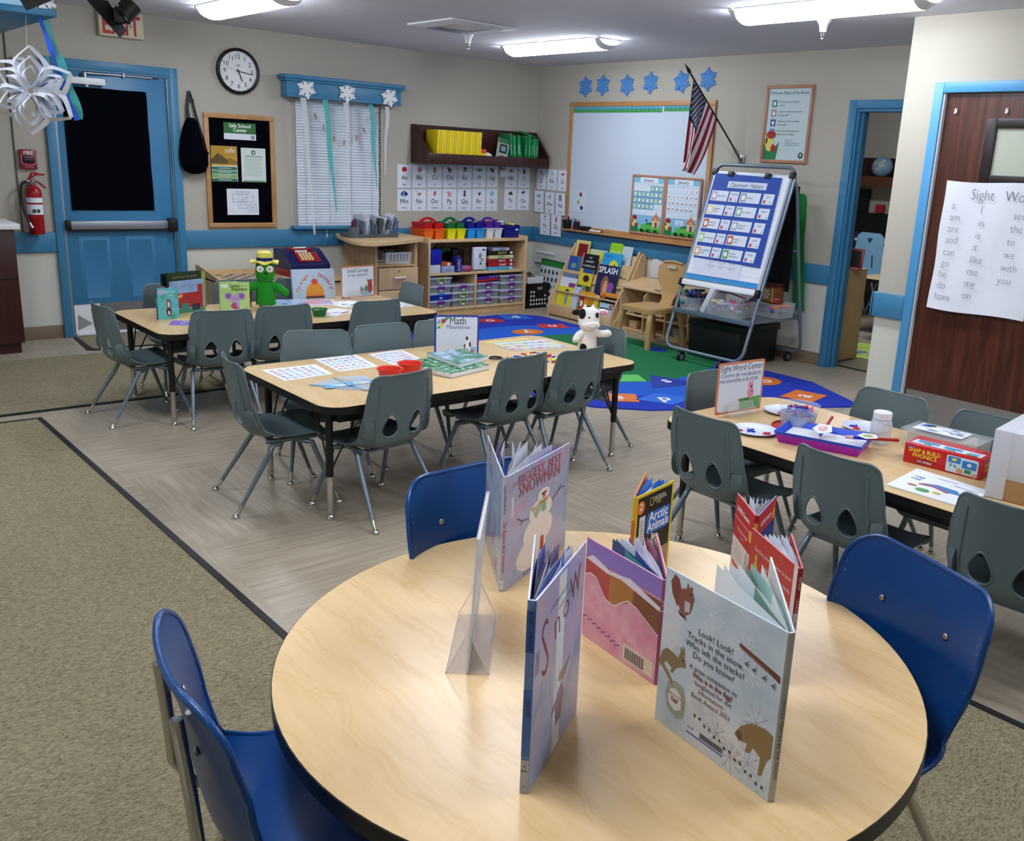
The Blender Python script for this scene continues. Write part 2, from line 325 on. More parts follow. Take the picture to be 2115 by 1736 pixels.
MB().box(WX0+.005, WX1-.03, -.04, -.012, .872, .89, 'blind').build('bottom_rail', bl)
MB().tube([(-2.555, -.045, .88), (-2.558, -.06, .82), (-2.556, -.06, .79)], .0022, 'e8e8e8', 5).cyl((-2.556, -.06, .79), (-2.556, -.06, .765), .006, 'white').build('tilt_cord', bl)
v_ = thing('window_valance', 'blue wooden valance with moulded top above the white window blind', 'valance')
MB().box(-2.95, -1.80, -.13, 0, 1.995, 2.13, 'blue', bev=.004).box(-2.955, -1.795, -.137, 0, 1.992, 2.01, 'blue', bev=.004).build('board', v_)
MB().box(-2.97, -1.78, -.15, 0, 2.125, 2.145, 'blue', bev=.006).box(-2.985, -1.765, -.168, 0, 2.143, 2.178, 'blue', bev=.01).build('crown_moulding', v_)
def flake(r, ph=0, k='white', th=.008):
    pts = []
    for a in range(6):
        base = 60*a+ph
        for da, rr in ((-30, .40), (-22, .55), (-27, .70), (-22, .82), (-14, .80), (-10, .66), (-9, .86), (-7, .97), (0, 1.03), (7, .97), (9, .86), (10, .66), (14, .80), (22, .82), (27, .70), (22, .55)):
            t = math.radians(base+da+90); pts.append((r*rr*math.cos(t), r*rr*math.sin(t)))
    return MB().prism(pts, 0, th, k)
for x, z, ph, lb in ((-2.775, 2.07, 10, 'white foam snowflake on the left end of the blue valance'), (-2.375, 2.065, 0, 'white foam snowflake at the middle of the blue valance'), (-1.935, 2.06, 15, 'white foam snowflake on the right end of the blue valance')):
    o = flake(.088, ph).build('foam_snowflake'); o.rotation_euler = (PI/2, 0, 0); o.location = (x, -.139, z)
    tag(o, lb, 'snowflake', 'white snowflakes on the valance')
for i, (y, z, ph, dz) in enumerate(((-.755, 2.302, 4, 0), (-1.01, 2.31, -3, 0), (-1.352, 2.303, 3, 0), (-1.665, 2.318, 0, 0), (-2.06, 2.316, 13, 0), (-2.372, 2.33, 2, 0))):
    o = flake(.10, ph, mat('blue_foam', '4a86c6', .8), .009).build('blue_snowflake')
    o.matrix_world = Matrix(((0, 0, -1, -.001), (-1, 0, 0, y), (0, 1, 0, z), (0, 0, 0, 1)))
    tag(o, ['blue foam snowflake nearest the room corner, above the whiteboard', 'blue foam snowflake second from the room corner above the whiteboard', 'blue foam snowflake third from the room corner above the whiteboard', 'blue foam snowflake fourth from the room corner, above the whiteboard middle', 'tilted blue foam snowflake just left of the flag tip', 'blue foam snowflake just right of the flag tip'][i], 'snowflake', 'blue snowflakes above the whiteboard')
def streamer(name, pts, wd_, k, lab, widths=None, wave=0):
    vs = []; n = len(pts)
    for i, (x, y, z) in enumerate(pts):
        w2 = (widths[i] if widths else wd_)/2; vs += [(x-w2, y-wave*math.sin(i*1.3), z), (x+w2, y+wave*math.sin(i*1.7), z)]
    return solo(name, MB().add(vs, [(2*i, 2*i+1, 2*i+3, 2*i+2) for i in range(n-1)], k, True), lab, 'streamer')
teal = mat('teal_crepe', '4fb0ae', .8, alpha=.9); wcr = mat('white_crepe', 'cfd2d4', .8, alpha=.8); bcr = mat('blue_crepe', '2f60d8', .8)
def hang(x0, z0, x1, z1, y=-.145, n=12, a=.004): return [(x0+(x1-x0)*i/n+a*math.sin(i*.9), y-.01*math.sin(i*.6), z0+(z1-z0)*i/n) for i in range(n+1)]
streamer('paper_streamer', hang(-2.81, 1.99, -2.725, .80), .05, wcr, 'long white crepe streamer hanging at the left side of the window', [.055-.003*i for i in range(13)])
streamer('paper_streamer', hang(-2.60, 1.99, -2.50, 1.0), .05, teal, 'teal crepe streamer at the left half of the window', [.05]*7+[.04, .035, .028, .02, .016, .01])
streamer('paper_streamer', hang(-2.39, 1.98, -2.36, .95), .05, wcr, 'white crepe streamer at the middle of the window', [.055, .05, .045, .03, .012, .01, .02, .035, .03, .03, .025, .02, .012])
streamer('paper_streamer', hang(-2.135, 1.98, -2.07, 1.22), .045, teal, 'teal crepe streamer at the right half of the window', [.045]*6+[.038, .03, .026, .02, .016, .012, .008])
streamer('paper_streamer', hang(-1.96, 1.975, -1.985, 1.35), .04, wcr, 'white crepe streamer near the right edge of the window', [.045-.003*i for i in range(13)])
gl = [(-2.68+.62*i/24, -.06, 1.90-.25*math.sin(PI*i/24)) for i in range(25)]
ga = thing('clothespin_garland', 'white string garland with small wooden clothespins across the blind', 'garland')
MB().tube(gl, .0018, 'e6e2da', 5).build('string', ga)
for i in (1, 4, 8, 12, 17, 20, 23):
    x, y, z = gl[i]; a = rs.uniform(-.6, .6)
    MB(Matrix.Translation((x, y-.005, z-.02)) @ Matrix.Rotation(a, 4, 'Y')).box(-.005, .005, -.004, .004, -.03, .022, 'oak').build('clothespin', ga)
# ================= ceiling =================
def ceiling_light(x, y, lab, grp='ceiling lamps', L=1.27, W=.26):
    t = thing('ceiling_light', lab, 'lamp', (x, y, H-.085), 0, grp)
    b = MB()
    n = 8; pr = [(-W/2+W*i/n, .075-.075*math.sin(PI*i/n)**.5) for i in range(n+1)]
    y0, y1 = -L/2+.05, L/2-.05
    b.add([(px, y0, pz) for px, pz in pr]+[(px, y1, pz) for px, pz in pr], [(i, i+1, n+2+i, n+1+i) for i in range(n)], 'lamp', True)
    b.build('diffuser', t)
    e = MB()
    for ya, yb in ((-L/2, y0), (y1, L/2)):
        e.add([(px*(1.0 if yy in (y0, y1) else .93), yy, pz if yy in (y0, y1) else pz*.55+.034) for yy in (ya, yb) for px, pz in pr], [(i, i+1, n+2+i, n+1+i) for i in range(n)], 'white', True)
        e.box(-W/2*.93, W/2*.93, min(ya, yb), max(ya, yb), .07, .084, 'white')
    e.box(-W/2, W/2, y0, y1, .076, .084, 'white')
    e.build('end_cap', t); return t
ceiling_light(-1.32, -1.82, 'lit white ceiling lamp nearest the room corner'); ceiling_light(-3.9, -1.55, 'lit white ceiling lamp cut by the top edge, left of the air vent')
ceiling_light(-1.85, -4.8, 'lit white ceiling lamp cut by the top edge, near the doorway')
for x, y in ((-4.2, -4.8), (-4.2, -7.9), (-1.9, -7.9), (-6.4, -3.2), (-6.3, -6.6), (1.9, -3.0)): ceiling_light(x, y, 'ceiling lamp above the room outside the photograph, lighting the floor and tables', 'lamps outside the frame')
t = thing('air_vent', 'square white ceiling air diffuser', 'vent', (-2.38, -1.93, H))
MB().box(-.3, .3, -.3, .3, -.015, 0, 'white', bev=.006).build('frame', t)
b = MB()
for k in range(4):
    r = .25-.055*k; b.lathe([(r*1.41, -.016), ((r-.045)*1.41, -.03+.008*k)], 'alu' if k % 2 else 'white', 4)
o = b.build('louvre', t); o.rotation_euler = (0, 0, PI/4)
for (x, y, lab) in ((-2.06, -1.56, 'white sprinkler head below the ceiling beside the air vent'), (-1.32, -4.42, 'white sprinkler head below the ceiling lamp near the doorway')):
    t = thing('sprinkler_head', lab, 'sprinkler', (x, y, H), 0, 'sprinkler heads')
    MB().lathe([(.05, 0), (.045, -.01), (.03, -.03), (.024, -.055), (.022, -.075), (.001, -.076)], 'white', 20).build('cup', t)
    MB().tube([(-.012, 0, -.075), (-.014, 0, -.1), (0, 0, -.112), (.014, 0, -.1), (.012, 0, -.075)], .003, 'chrome', 6).cyl((0, 0, -.112), (0, 0, -.116), .014, 'chrome').build('nozzle', t)
# ================= chairs and tables =================
def crom(P, n=6):
    out = []; P = [Vector(p) for p in P]
    for i in range(len(P)-1):
        a, b, c, d = P[max(i-1, 0)], P[i], P[i+1], P[min(i+2, len(P)-1)]
        for j in range(n):
            t = j/n; out.append(.5*((2*b)+(c-a)*t+(2*a-5*b+4*c-d)*t*t+(3*b-a-3*c+d)*t**3))
    return out+[P[-1]]
def inside(p, poly):
    x, y = p; c = False; n = len(poly)
    for i in range(n):
        x1, y1 = poly[i]; x2, y2 = poly[(i+1) % n]
        if (y1 > y) != (y2 > y) and x < (x2-x1)*(y-y1)/(y2-y1)+x1: c = not c
    return c
def shell(prof, halfw, curl, holes, th, step=.017, rounded=.05, front_round=.05):
    """one moulded seat-and-back shell; prof = side profile, halfw(t), curl(s,t) towards the sitter; returns surface function, outlines, mesh data"""
    pr = crom(prof, 8); cum = [0]
    for a, b in zip(pr[:-1], pr[1:]): cum.append(cum[-1]+(b-a).length)
    Lt = cum[-1]
    def prof_at(t):
        t = min(max(t, 0), Lt); i = 0
        while i < len(cum)-2 and cum[i+1] < t: i += 1
        k = (t-cum[i])/(cum[i+1]-cum[i]); p = pr[i].lerp(pr[i+1], k)
        d = (pr[min(i+2, len(pr)-1)]-pr[max(i-1, 0)]).normalized(); return p, Vector((d.y, -d.x)), d
    def S(x, t):
        p, nn, d = prof_at(t); nn = -nn if nn.y < 0 and t < Lt*.4 else nn
        nn = Vector((-d.y, d.x)); nn = -nn if nn.x < -0.2 or (nn.y < 0 and abs(nn.x) <= .2) else nn
        w = halfw(t/Lt); s = abs(x)/w; c = curl(s, t/Lt)
        return Vector((x, p.x+nn.x*c, p.y+nn.y*c))
    # outline with rounded corners
    ol = []; n = 40
    def hw(t):
        w = halfw(t/Lt); r = rounded; q = front_round
        if t > Lt-r: w -= r-math.sqrt(max(r*r-(t-Lt+r)**2, 0))
        if t < q: w -= q-math.sqrt(max(q*q-(q-t)**2, 0))
        return w
    ts = [Lt*(1-math.cos(PI*i/n))/2 for i in range(n+1)]
    ol = [(hw(t), t) for t in ts]+[(-hw(t), t) for t in reversed(ts)]
    tops = [(hw(Lt)*(1-2*i/10), Lt) for i in range(1, 10)]; bots = [(-hw(0)*(1-2*i/10), 0) for i in range(1, 10)]
    ol = ol[:n+1]+tops+ol[n+1:]+bots
    pts = list(ol); edges = [(i, (i+1) % len(ol)) for i in range(len(ol))]
    for h in holes:
        o = len(pts); pts += h; edges += [(o+i, o+(i+1) % len(h)) for i in range(len(h))]
    y = step*.6
    while y < Lt:
        k = int(halfw(y/Lt)/step)+1
        for i in range(-k, k+1):
            q = (i*step, y)
            if abs(q[0]) < hw(y)-step*.45 and not any(inside(q, h) or min(math.dist(q, e) for e in h) < step*.4 for h in holes): pts.append(q)
        y += step
    r = delaunay_2d_cdt([Vector(p) for p in pts], edges, [], 0, 1e-6)
    vo, fo = r[0], r[2]; keep = []
    for f in fo:
        c = (sum(vo[i].x for i in f)/3, sum(vo[i].y for i in f)/3)
        if inside(c, ol) and not any(inside(c, h) for h in holes): keep.append(tuple(f))
    P = [S(v.x, v.y) for v in vo]
    N_ = []
    for v in vo:
        e = .004; a = S(v.x+e, v.y)-S(v.x-e, v.y); b = S(v.x, min(v.y+e, Lt))-S(v.x, max(v.y-e, 0)); N_.append(a.cross(b).normalized())
    up_ = sum((n_.z for n_ in N_)); sg = 1 if up_ > 0 else -1
    V = [tuple(p+n_*sg*th/2) for p, n_ in zip(P, N_)]+[tuple(p-n_*sg*th/2) for p, n_ in zip(P, N_)]
    m = len(P); F = []
    ec = {}
    for f in keep:
        F.append(f if sg > 0 else f[::-1]); F.append(tuple(i+m for i in (f[::-1] if sg > 0 else f)))
        for i in range(3): e = (f[i], f[(i+1) % 3]); ec[e] = 1
    for (a, b_) in ec:
        if (b_, a) not in ec: F.append((b_, a, a+m, b_+m))
    return S, ol, V, F, sg, Lt
def egg(cx, cy, w, h, n=22):
    p = []
    for i in range(n):
        a = 2*PI*i/n; y = math.sin(a); p.append((cx+w*math.cos(a)*(1-.38*y), cy+h*y))
    return p
gp = [(.212, .300), (.208, .325), (.175, .340), (.06, .333), (-.05, .326), (-.115, .336), (-.152, .37), (-.168, .42), (-.180, .50), (-.190, .58), (-.203, .668)]
def g_hw(t):
    for (a, wa), (b_, wb) in zip(((0, .172), (.15, .192), (.4, .190), (.55, .182), (.68, .186), (.8, .180), (1.0, .160)), ((.15, .192), (.4, .190), (.55, .182), (.68, .186), (.8, .180), (1.0, .160), (1.01, .160))):
        if t <= b_:
            k = (t-a)/(b_-a); k = k*k*(3-2*k); return wa+(wb-wa)*k
    return .168
def g_curl(s, t):
    s = min(s, 1.2); w = .012+.043*math.exp(-((t-.56)/.16)**2)+.022*(t > .5)*(1-math.exp(-((t-.5)/.2)**2))
    return w*max(0, s-.25)**2.2*1.9-.006*math.exp(-((t-.3)/.14)**2)*(1-s*s)
Sg, olg, Vg, Fg, sgg, Lg = shell(gp, g_hw, g_curl, [egg(x, .482, .036, .053) for x in (-.068, .068)], .006, rounded=.038)
def leg_set(parent, feet, tops, bends, r, km, z0=.0):
    for (fx, fy), tp, bd in zip(feet, tops, bends):
        d = (Vector(bd)-Vector((fx, fy, z0))).normalized(); foot = Vector((fx, fy, z0)); a = foot+d*.055
        path = crom([tp, bd[:2]+(bd[2]+.0,), ], 2) if False else [Vector(tp), Vector(tp).lerp(Vector(bd), .6), Vector(bd)+Vector((0, 0, .006)), Vector(bd).lerp(a, .12), Vector(bd).lerp(a, .3), a]
        lg = MB().tube(path, [r, r, r, r, r, r*.72], km, 12).build('leg', parent)
        g = MB().tube([a+d*.004, a-d*.028], [r*.85, r*.78], 'chrome', 12)
        g.lathe([(.001, .020), (.008, .019), (.014, .012), (.0165, .006), (.0165, .0), (.001, .0)], 'chrome', 16, (fx, fy, z0)); g.cyl(a-d*.02, foot+Vector((0, 0, .014)), .006, 'chrome', 10)
        g.build('glide', lg)
def make_grey(name, label):
    t = thing(name, label, 'chair')
    b = MB(); b.add(Vg, Fg, 'grey', True)
    b.tube([Sg(x, y) for x, y in olg], .0048, 'grey', 6, closed=True)
    b.build('seat_shell', t, 60)
    r = MB()
    for cx in (-.068, .068):
        r.tube([Sg(x, y)+Vector((0, -.002, 0)) for x, y in egg(cx, .482, .038, .055)], .0042, 'grey', 6, closed=True)
    for sx in (-1, 1):                                    # moulded ribs on the rear face and the cups at the hips
        r.tube([Sg(sx*(.142-.014*k/8), .41+.26*k/8)+Vector((0, -.004, 0)) for k in range(9)], .0042, 'grey', 6)
        vs = []
        for k in range(7):
            u = k/6; q = Sg(sx*.148, .385+.125*u); e = Sg(sx*.180, .385+.125*u); dp = .020*math.sin(PI*min(1, (1-u)*1.0))**.7 if u < 1 else 0
            vs += [q+Vector((0, -.003, 0)), q+Vector((sx*.004, -dp-.006, -.004)), e+Vector((0, -dp*.8, -.003)), e]
        r.add(vs, [(4*k+j, 4*k+j+1, 4*k+5+j, 4*k+4+j) for k in range(6) for j in range(3)], 'grey', True)
    r.build('rear_ribs', t)
    f = MB()
    for sx in (-1, 1): f.tube([(sx*.135, -.075, .312), (sx*.135, .15, .318)], .011, 'greymet', 10)
    f.tube([(-.135, -.05, .305), (.135, -.05, .305)], .010, 'greymet', 10).tube([(-.135, .10, .308), (.135, .10, .308)], .010, 'greymet', 10)
    f.build('seat_frame', t)
    feet = [(-.197, -.232), (.197, -.232), (-.197, .232), (.197, .232)]
    tops = [(-.13, -.0, .308), (.13, -.0, .308), (-.13, .07, .308), (.13, .07, .308)]
    bends = [(-.152, -.05, .290), (.152, -.05, .290), (-.155, .125, .290), (.155, .125, .290)]
    leg_set(t, feet, tops, bends, .0115, 'greymet')
    return t
R_ = math.radians
used = [False]
gch = make_grey('school_chair', 'x')
G1, G2, G3 = 'grey chairs around the table nearest the exit door', 'grey chairs around the middle table', 'grey chairs around the right table'
for (x, y, a, lb, g) in (
 (-5.017, -4.251, -99.5, 'grey school chair pulled out at the left end of the middle table', G2),
 (-4.709, -4.645, 7.4, 'grey school chair at the near side of the middle table, leftmost of its three', G2),
 (-4.02, -4.62, 6, 'grey school chair at the near side of the middle table, middle of its three', G2),
 (-3.645, -4.63, 3, 'grey school chair at the near side of the middle table before the cow puppet', G2),
 (-4.636, -3.979, 162, 'grey school chair at the far side of the middle table, behind the two printed sheets', G2),
 (-4.20, -3.98, 178, 'grey school chair at the far side of the middle table, left of the Math sign', G2),
 (-3.83, -3.99, 182, 'grey school chair at the far side of the middle table, hidden by the Math sign', G2),
 (-3.27, -4.42, 92, 'grey school chair at the right end of the middle table behind the cow puppet', G2),
 (-5.085, -2.57, -87, 'grey school chair at the left end of the table nearest the exit door', G1),
 (-4.72, -2.84, -9, 'grey school chair at the near side of the far table, leftmost of its three', G1),
 (-4.36, -2.82, -2, 'grey school chair at the near side of the far table, left of the green bowl', G1),
 (-3.77, -2.87, 0, 'grey school chair at the near side of the far table, rightmost of its three', G1),
 (-4.66, -2.10, 180, 'grey school chair behind the squirrel book at the far side of the far table', G1),
 (-4.20, -2.08, 178, 'grey school chair behind the elephant book at the far side of the far table', G1),
 (-3.80, -2.13, 180, 'grey school chair behind the orange picture book at the far side of the far table', G1),
 (-3.34, -2.49, 84, 'light grey school chair at the right end of the far table', G1),
 (-3.90, -5.97, -91, 'dark grey school chair at the right table, nearest the sight word sign', G3),
 (-3.90, -6.555, -92, 'dark grey school chair at the right table, in front of the blue tray', G3),
 (-3.88, -7.12, -86, 'dark grey school chair at the right table, cut by the right edge', G3),
 (-3.25, -6.19, 90, 'grey school chair at the far side of the right table behind the clear jar', G3),
 (-3.25, -6.64, 91, 'grey school chair at the far side of the right table behind the clear card box', G3),
 (-3.48, -5.67, 178, 'grey school chair at the far end of the right table, behind the sight word sign', G3)):
    place(gch, used, (x, y, 0), R_(a), lb, g)
# ---- large blue chairs at the round table
bp_ = [(.235, .395), (.232, .42), (.19, .436), (.07, .426), (-.06, .415), (-.14, .43), (-.18, .47), (-.198, .54), (-.208, .62), (-.222, .70), (-.245, .775)]
def b_hw(t):
    for (a, wa), (b_, wb) in zip(((0, .20), (.15, .225), (.45, .215), (.6, .195), (.8, .215), (1, .205)), ((.15, .225), (.45, .215), (.6, .195), (.8, .215), (1, .205), (1.01, .205))):
        if t <= b_:
            k = (t-a)/(b_-a); k = k*k*(3-2*k); return wa+(wb-wa)*k
    return .2
def b_curl(s, t):
    return (.014+.04*math.exp(-((t-.57)/.18)**2)+.026*(t > .6)*min(1, (t-.6)/.2))*min(s, 1.2)**2.4-.010*math.exp(-((t-.3)/.12)**2)*(1-s*s)
Sb, olb, Vb, Fb, sgb, Lb = shell(bp_, b_hw, b_curl, [], .007, .022, .075, .06)
def make_blue(name, label):
    t = thing(name, label, 'chair')
    b = MB().add(Vb, Fb, 'bluep', True); b.tube([Sb(x, y) for x, y in olb], .0065, 'bluep', 6, closed=True); b.build('seat_shell', t, 60)
    rv = MB()
    for x in (-.095, .095):
        for (tt, d) in ((Lb*.84, 1),):
            p = Sb(x, tt); rv.ball(p+Vector((0, .005, 0)), .0085, 'steel', 8, sy=.5); rv.ball(p-Vector((0, .006, 0)), .0085, 'steel', 8, sy=.5)
    rv.build('rivet', t)
    wt = MB()
    rs = random.Random(5)
    for k in range(30):                                    # pale scuffs where the rim is worn
        sx = rs.choice((-1, 1)); tt = Lb*rs.uniform(.62, .95); x = sx*(b_hw(tt/Lb)-rs.uniform(.006, .02)); q = Sb(x, tt); q2 = Sb(x+.0015, tt+rs.uniform(.003, .010)); q3 = Sb(x+.002, tt+.001)
        o = Vector((0, .0042, 0)); wt.add([q+o, q2+o, q3+o], [(0, 1, 2)], '7aa4c4')
    wt.build('scuff', t)
    f = MB()
    for sx in (-1, 1):
        f.tube([(sx*.15, .15, .405), (sx*.15, -.10, .400), (sx*.145, -.185, .43), (sx*.13, -.222, .50), (sx*.115, -.228, .60), (sx*.095, -.236, .69), (sx*.093, -.239, .72)], .011, 'chrome', 10)
    f.tube([(-.15, .05, .395), (.15, .05, .395)], .010, 'chrome', 10).tube([(-.15, -.12, .395), (.15, -.12, .395)], .010, 'chrome', 10)
    f.build('back_frame', t)
    leg_set(t, [(-.225, -.27), (.225, -.27), (-.225, .25), (.225, .25)], [(-.15, -.03, .40), (.15, -.03, .40), (-.15, .06, .40), (.15, .06, .40)], [(-.165, -.08, .375), (.165, -.08, .375), (-.17, .12, .375), (.17, .12, .375)], .0115, 'chrome')
    return t
usedb = [False]; bch = make_blue('blue_chair', 'x')
for (x, y, a, lb) in ((-5.385, -6.475, 180, 'blue plastic chair tucked under the far side of the round table, behind the snowman book'),
 (-5.14, -7.235, 72, 'blue plastic chair with two rivets and worn rim, right of the round table'),
 (-6.10, -6.79, -101, 'blue plastic chair with chrome frame in the lower left corner, left of the round table')):
    place(bch, usedb, (x, y, 0), R_(a), lb, 'blue chairs around the round table')
# ---- tables
def table_leg(parent, x, y, h, brace=None, r=.0165, split=.20):
    lg = MB().cyl((x, y, split), (x, y, h), r, 'black', 16)
    if brace:
        for dx, dy in brace: lg.tube([(x, y, h*.42), (x+dx, y+dy, h-.002)], .004, 'black', 6)
    lg = lg.build('leg', parent)
    b = MB().cyl((x, y, .03), (x, y, split), r*.86, 'chrome', 16).cyl((x, y, .028), (x, y, .045), r*.98, 'chrome', 16)
    b.lathe([(.001, .024), (.010, .022), (.017, .012), (.0185, .004), (.0185, 0), (.001, 0)], 'chrome', 20, (x, y, 0)); b.build('glide', lg)
def table_rect(x0, x1, y0, y1, z, name, label, legs, rad=.10):
    cx, cy = (x0+x1)/2, (y0+y1)/2; t = thing(name, label, 'table', (cx, cy, 0), 0)
    hx, hy = (x1-x0)/2, (y1-y0)/2; o = rrect(-hx+.002, -hy+.002, hx-.002, hy-.002, rad, 8); o2 = rrect(-hx, -hy, hx, hy, rad, 8)
    MB().prism(o, z-.028, z, mp_).build('tabletop', t)
    MB().prism(o2, z-.034, z-.0012, 'edge', True).build('edge_band', t)
    ap = MB()
    ap.box(-hx+.09, hx-.09, -hy+.07, -hy+.09, z-.085, z-.034, 'black').box(-hx+.09, hx-.09, hy-.09, hy-.07, z-.085, z-.034, 'black').box(-hx+.09, -hx+.11, -hy+.09, hy-.09, z-.085, z-.034, 'black').box(hx-.11, hx-.09, -hy+.09, hy-.09, z-.085, z-.034, 'black')
    ap.build('apron', t)
    for lx, ly in legs:
        sx = 1 if lx < cx else -1; sy = 1 if ly < cy else -1
        table_leg(t, lx-cx, ly-cy, z-.034, ((sx*.16, 0), (0, sy*.13)))
    return t
mp_ = maple('maple_laminate_long', .9, 1.6)
T1 = (-5.065, -3.22, -2.96, -2.045); T2 = (-5.025, -3.165, -4.775, -3.865); T3 = (-3.925, -3.135, -7.46, -5.60); TZ = .54
table_rect(*T1, TZ, 'activity_table', 'rectangular maple activity table with black edge, nearest the exit door', [(-5.0, -2.88), (-4.985, -2.14), (-3.3, -2.88), (-3.3, -2.13)])
table_rect(*T2, TZ, 'activity_table', 'rectangular maple activity table with black edge, middle one holding the Math sign', [(-4.95, -4.645), (-4.94, -4.02), (-3.255, -4.675), (-3.245, -4.055)])
table_rect(*T3, TZ, 'activity_table', 'rectangular maple activity table on the right, holding plates and letter toys', [(-3.84, -5.70), (-3.24, -5.70), (-3.84, -7.36), (-3.24, -7.36)])
RC = (-5.5368, -6.9254); RZ = .60; RR = .6446
t = thing('round_table', 'large round maple table with black edge in the foreground', 'table', (RC[0], RC[1], 0))
circ = lambda r, n=96: [(r*math.cos(2*PI*i/n), r*math.sin(2*PI*i/n)) for i in range(n)]
MB().prism(circ(RR-.002), RZ-.028, RZ, 'maple').build('tabletop', t); MB().prism(circ(RR, 96), RZ-.034, RZ-.0012, 'edge', True).build('edge_band', t)
MB().prism(circ(RR-.12, 48), RZ-.075, RZ-.034, 'black', True).build('apron', t)
for a in (45, 135, 225, 315): table_leg(t, .47*math.cos(R_(a+10)), .47*math.sin(R_(a+10)), RZ-.034)
# ---- carpets and rugs
b = MB(); b.prism([(-7.58, -2.21), (-7.58, -.72), (-4.20, -.735), (-4.10, -2.22)], 0, .006, 'carpet')
b.box(-7.58, -4.1, -2.228, -2.202, 0, .009, 'rubber')
solo('carpet_runner', b, 'olive carpet runner with black edge lying before the exit door', 'carpet')
b = MB(); b.prism([(-7.58, -10.18), (-7.58, -2.355), (-5.58, -2.38), (-5.555, -7.03), (-4.06, -7.03), (-4.06, -10.18)], 0, .006, 'carpet')
b.prism([(-5.592, -2.375), (-5.566, -2.365), (-5.541, -7.03), (-5.567, -7.03)], 0, .010, 'rubber').box(-4.072, -4.046, -10.18, -7.03, 0, .010, 'rubber').box(-5.555, -4.05, -7.043, -7.017, 0, .010, 'rubber').prism([(-7.58, -2.352), (-7.58, -2.34), (-5.57, -2.365), (-5.57, -2.377)], 0, .009, 'rubber')
solo('area_carpet', b, 'large olive speckled carpet with dark edge strip in the left foreground', 'carpet')
b = MB(); b.prism([(-4.80, -.05), (-4.845, -.585), (-4.80, -.62), (-3.90, -.63), (-3.88, -.05)], 0, .008, 'rubber').prism([(-4.78, -.065), (-4.80, -.57), (-4.77, -.60), (-3.92, -.61), (-3.90, -.065)], .002, .0105, 'carpet')
solo('door_mat', b, 'small dark door mat in front of the blue exit door', 'mat')
b = MB(); b.prism([(.16, -4.6), (.13, -4.14), (.14, -3.86), (.62, -3.86), (.62, -4.6)], 0, .008, 'rubber').prism([(.18, -4.58), (.15, -4.13), (.16, -3.88), (.60, -3.88), (.60, -4.58)], .002, .0105, 'carpet')
solo('door_mat', b, 'dark mat on the floor just beyond the open doorway', 'mat')
# alphabet rug: corner radius, coloured bands, shapes with letters
rug = MB(); RX0, RX1, RY0, RY1 = -2.75, -.62, -4.75, -.66
sil = rrect(-3.2, -4.75, -.66, -.66, .55, 10)
b0, b1_, gr = mat('rug_blue', '0f2fa8', .95, bump=.5), mat('rug_bright_blue', '1256c0', .95, bump=.5), mat('rug_green', '0b6b3c', .95, bump=.5)
outl = [(-2.25, -.66), (-.98, -.66), (-.74, -.72), (-.60, -.90), (-.60, -1.9), (-.62, -4.2), (-.92, -4.78), (-1.05, -4.80), (-2.35, -4.12), (-2.62, -3.86), (-3.05, -2.6), (-2.9, -1.5), (-2.6, -.85)]
rug.prism(outl, 0, .008, b0)
def rz_(b, pts, k, l): return b.add([(x, y, .0082+.0005*l) for x, y in pts], [tuple(range(len(pts)))], k)
cxr, cyr = -1.45, -2.66
def earc(rx, ry, n=36, a0=0, a1=360): return [(cxr+rx*math.cos(R_(a0+(a1-a0)*i/n)), cyr+ry*math.sin(R_(a0+(a1-a0)*i/n))) for i in range(n)]
rz_(rug, [(min(a, -.605), b_) for a, b_ in earc(1.15, 1.45)], b1_, 1); rz_(rug, [(min(a, -.605), b_) for a, b_ in earc(1.05, .92)], gr, 2)
def tile(x, y, shape, col, letter, rot, s=.15):
    T = Matrix.Translation((x, y, .0082)) @ Matrix.Rotation(R_(rot), 4, 'Z'); rug.at(T)
    if shape == 'o': rug.ell(0, 0, s, s*.8, col, 4)
    elif shape == 't': rug.poly([(-s*1.2, -s*.8), (s*1.2, -s*.8), (0, s)], col, 4)
    elif shape == 'd': rug.poly([(-s*1.2, 0), (0, -s*.9), (s*1.2, 0), (0, s*.9)], col, 4)
    else: rug.rect(-s, -s*.8, s, s*.8, col, 4)
    rug.text(letter, 0, -.05, .19, 'e8e8e8', l=6, bold=True); rug.at(Matrix.Identity(4))
def up_in(x, y): return math.degrees(math.atan2(cyr-y, cxr-x))-90
for (x, y, sh, c, L, s) in ((-1.255, -.913, 'o', 'b0283a', 'o', .15), (-.90, -.865, 'r', '1c63cf', 'p', .15), (-.882, -1.417, 'r', 'c0253a', 'n', .14), (-1.30, -1.548, 'o', 'd06f24', 'y', .16),
  (-1.637, -3.60, 't', '0b2f9a', 's', .20), (-2.053, -3.969, 'd', '1c63cf', 'p', .18), (-2.313, -3.769, 'r', 'd9702a', 'e', .14), (-.944, -3.998, 'o', 'd06f24', 'o', .15),
  (-1.085, -4.447, 'r', 'd9702a', 'a', .15), (-1.847, -3.374, 'r', '59c05a', '', .14), (-1.80, -1.02, 't', '8fc7b0', '', .12), (-1.52, -4.12, 'o', 'b0283a', '', .09), (-.80, -2.72, 'o', '0f2fa8', '', .11), (-2.62, -3.05, 'r', 'c0253a', 'f', .12)):
    tile(x, y, sh, c, L, up_in(x, y), s)
o = rug.build('alphabet_rug')
tag(o, 'blue and green alphabet rug with red and orange letter shapes', 'rug')
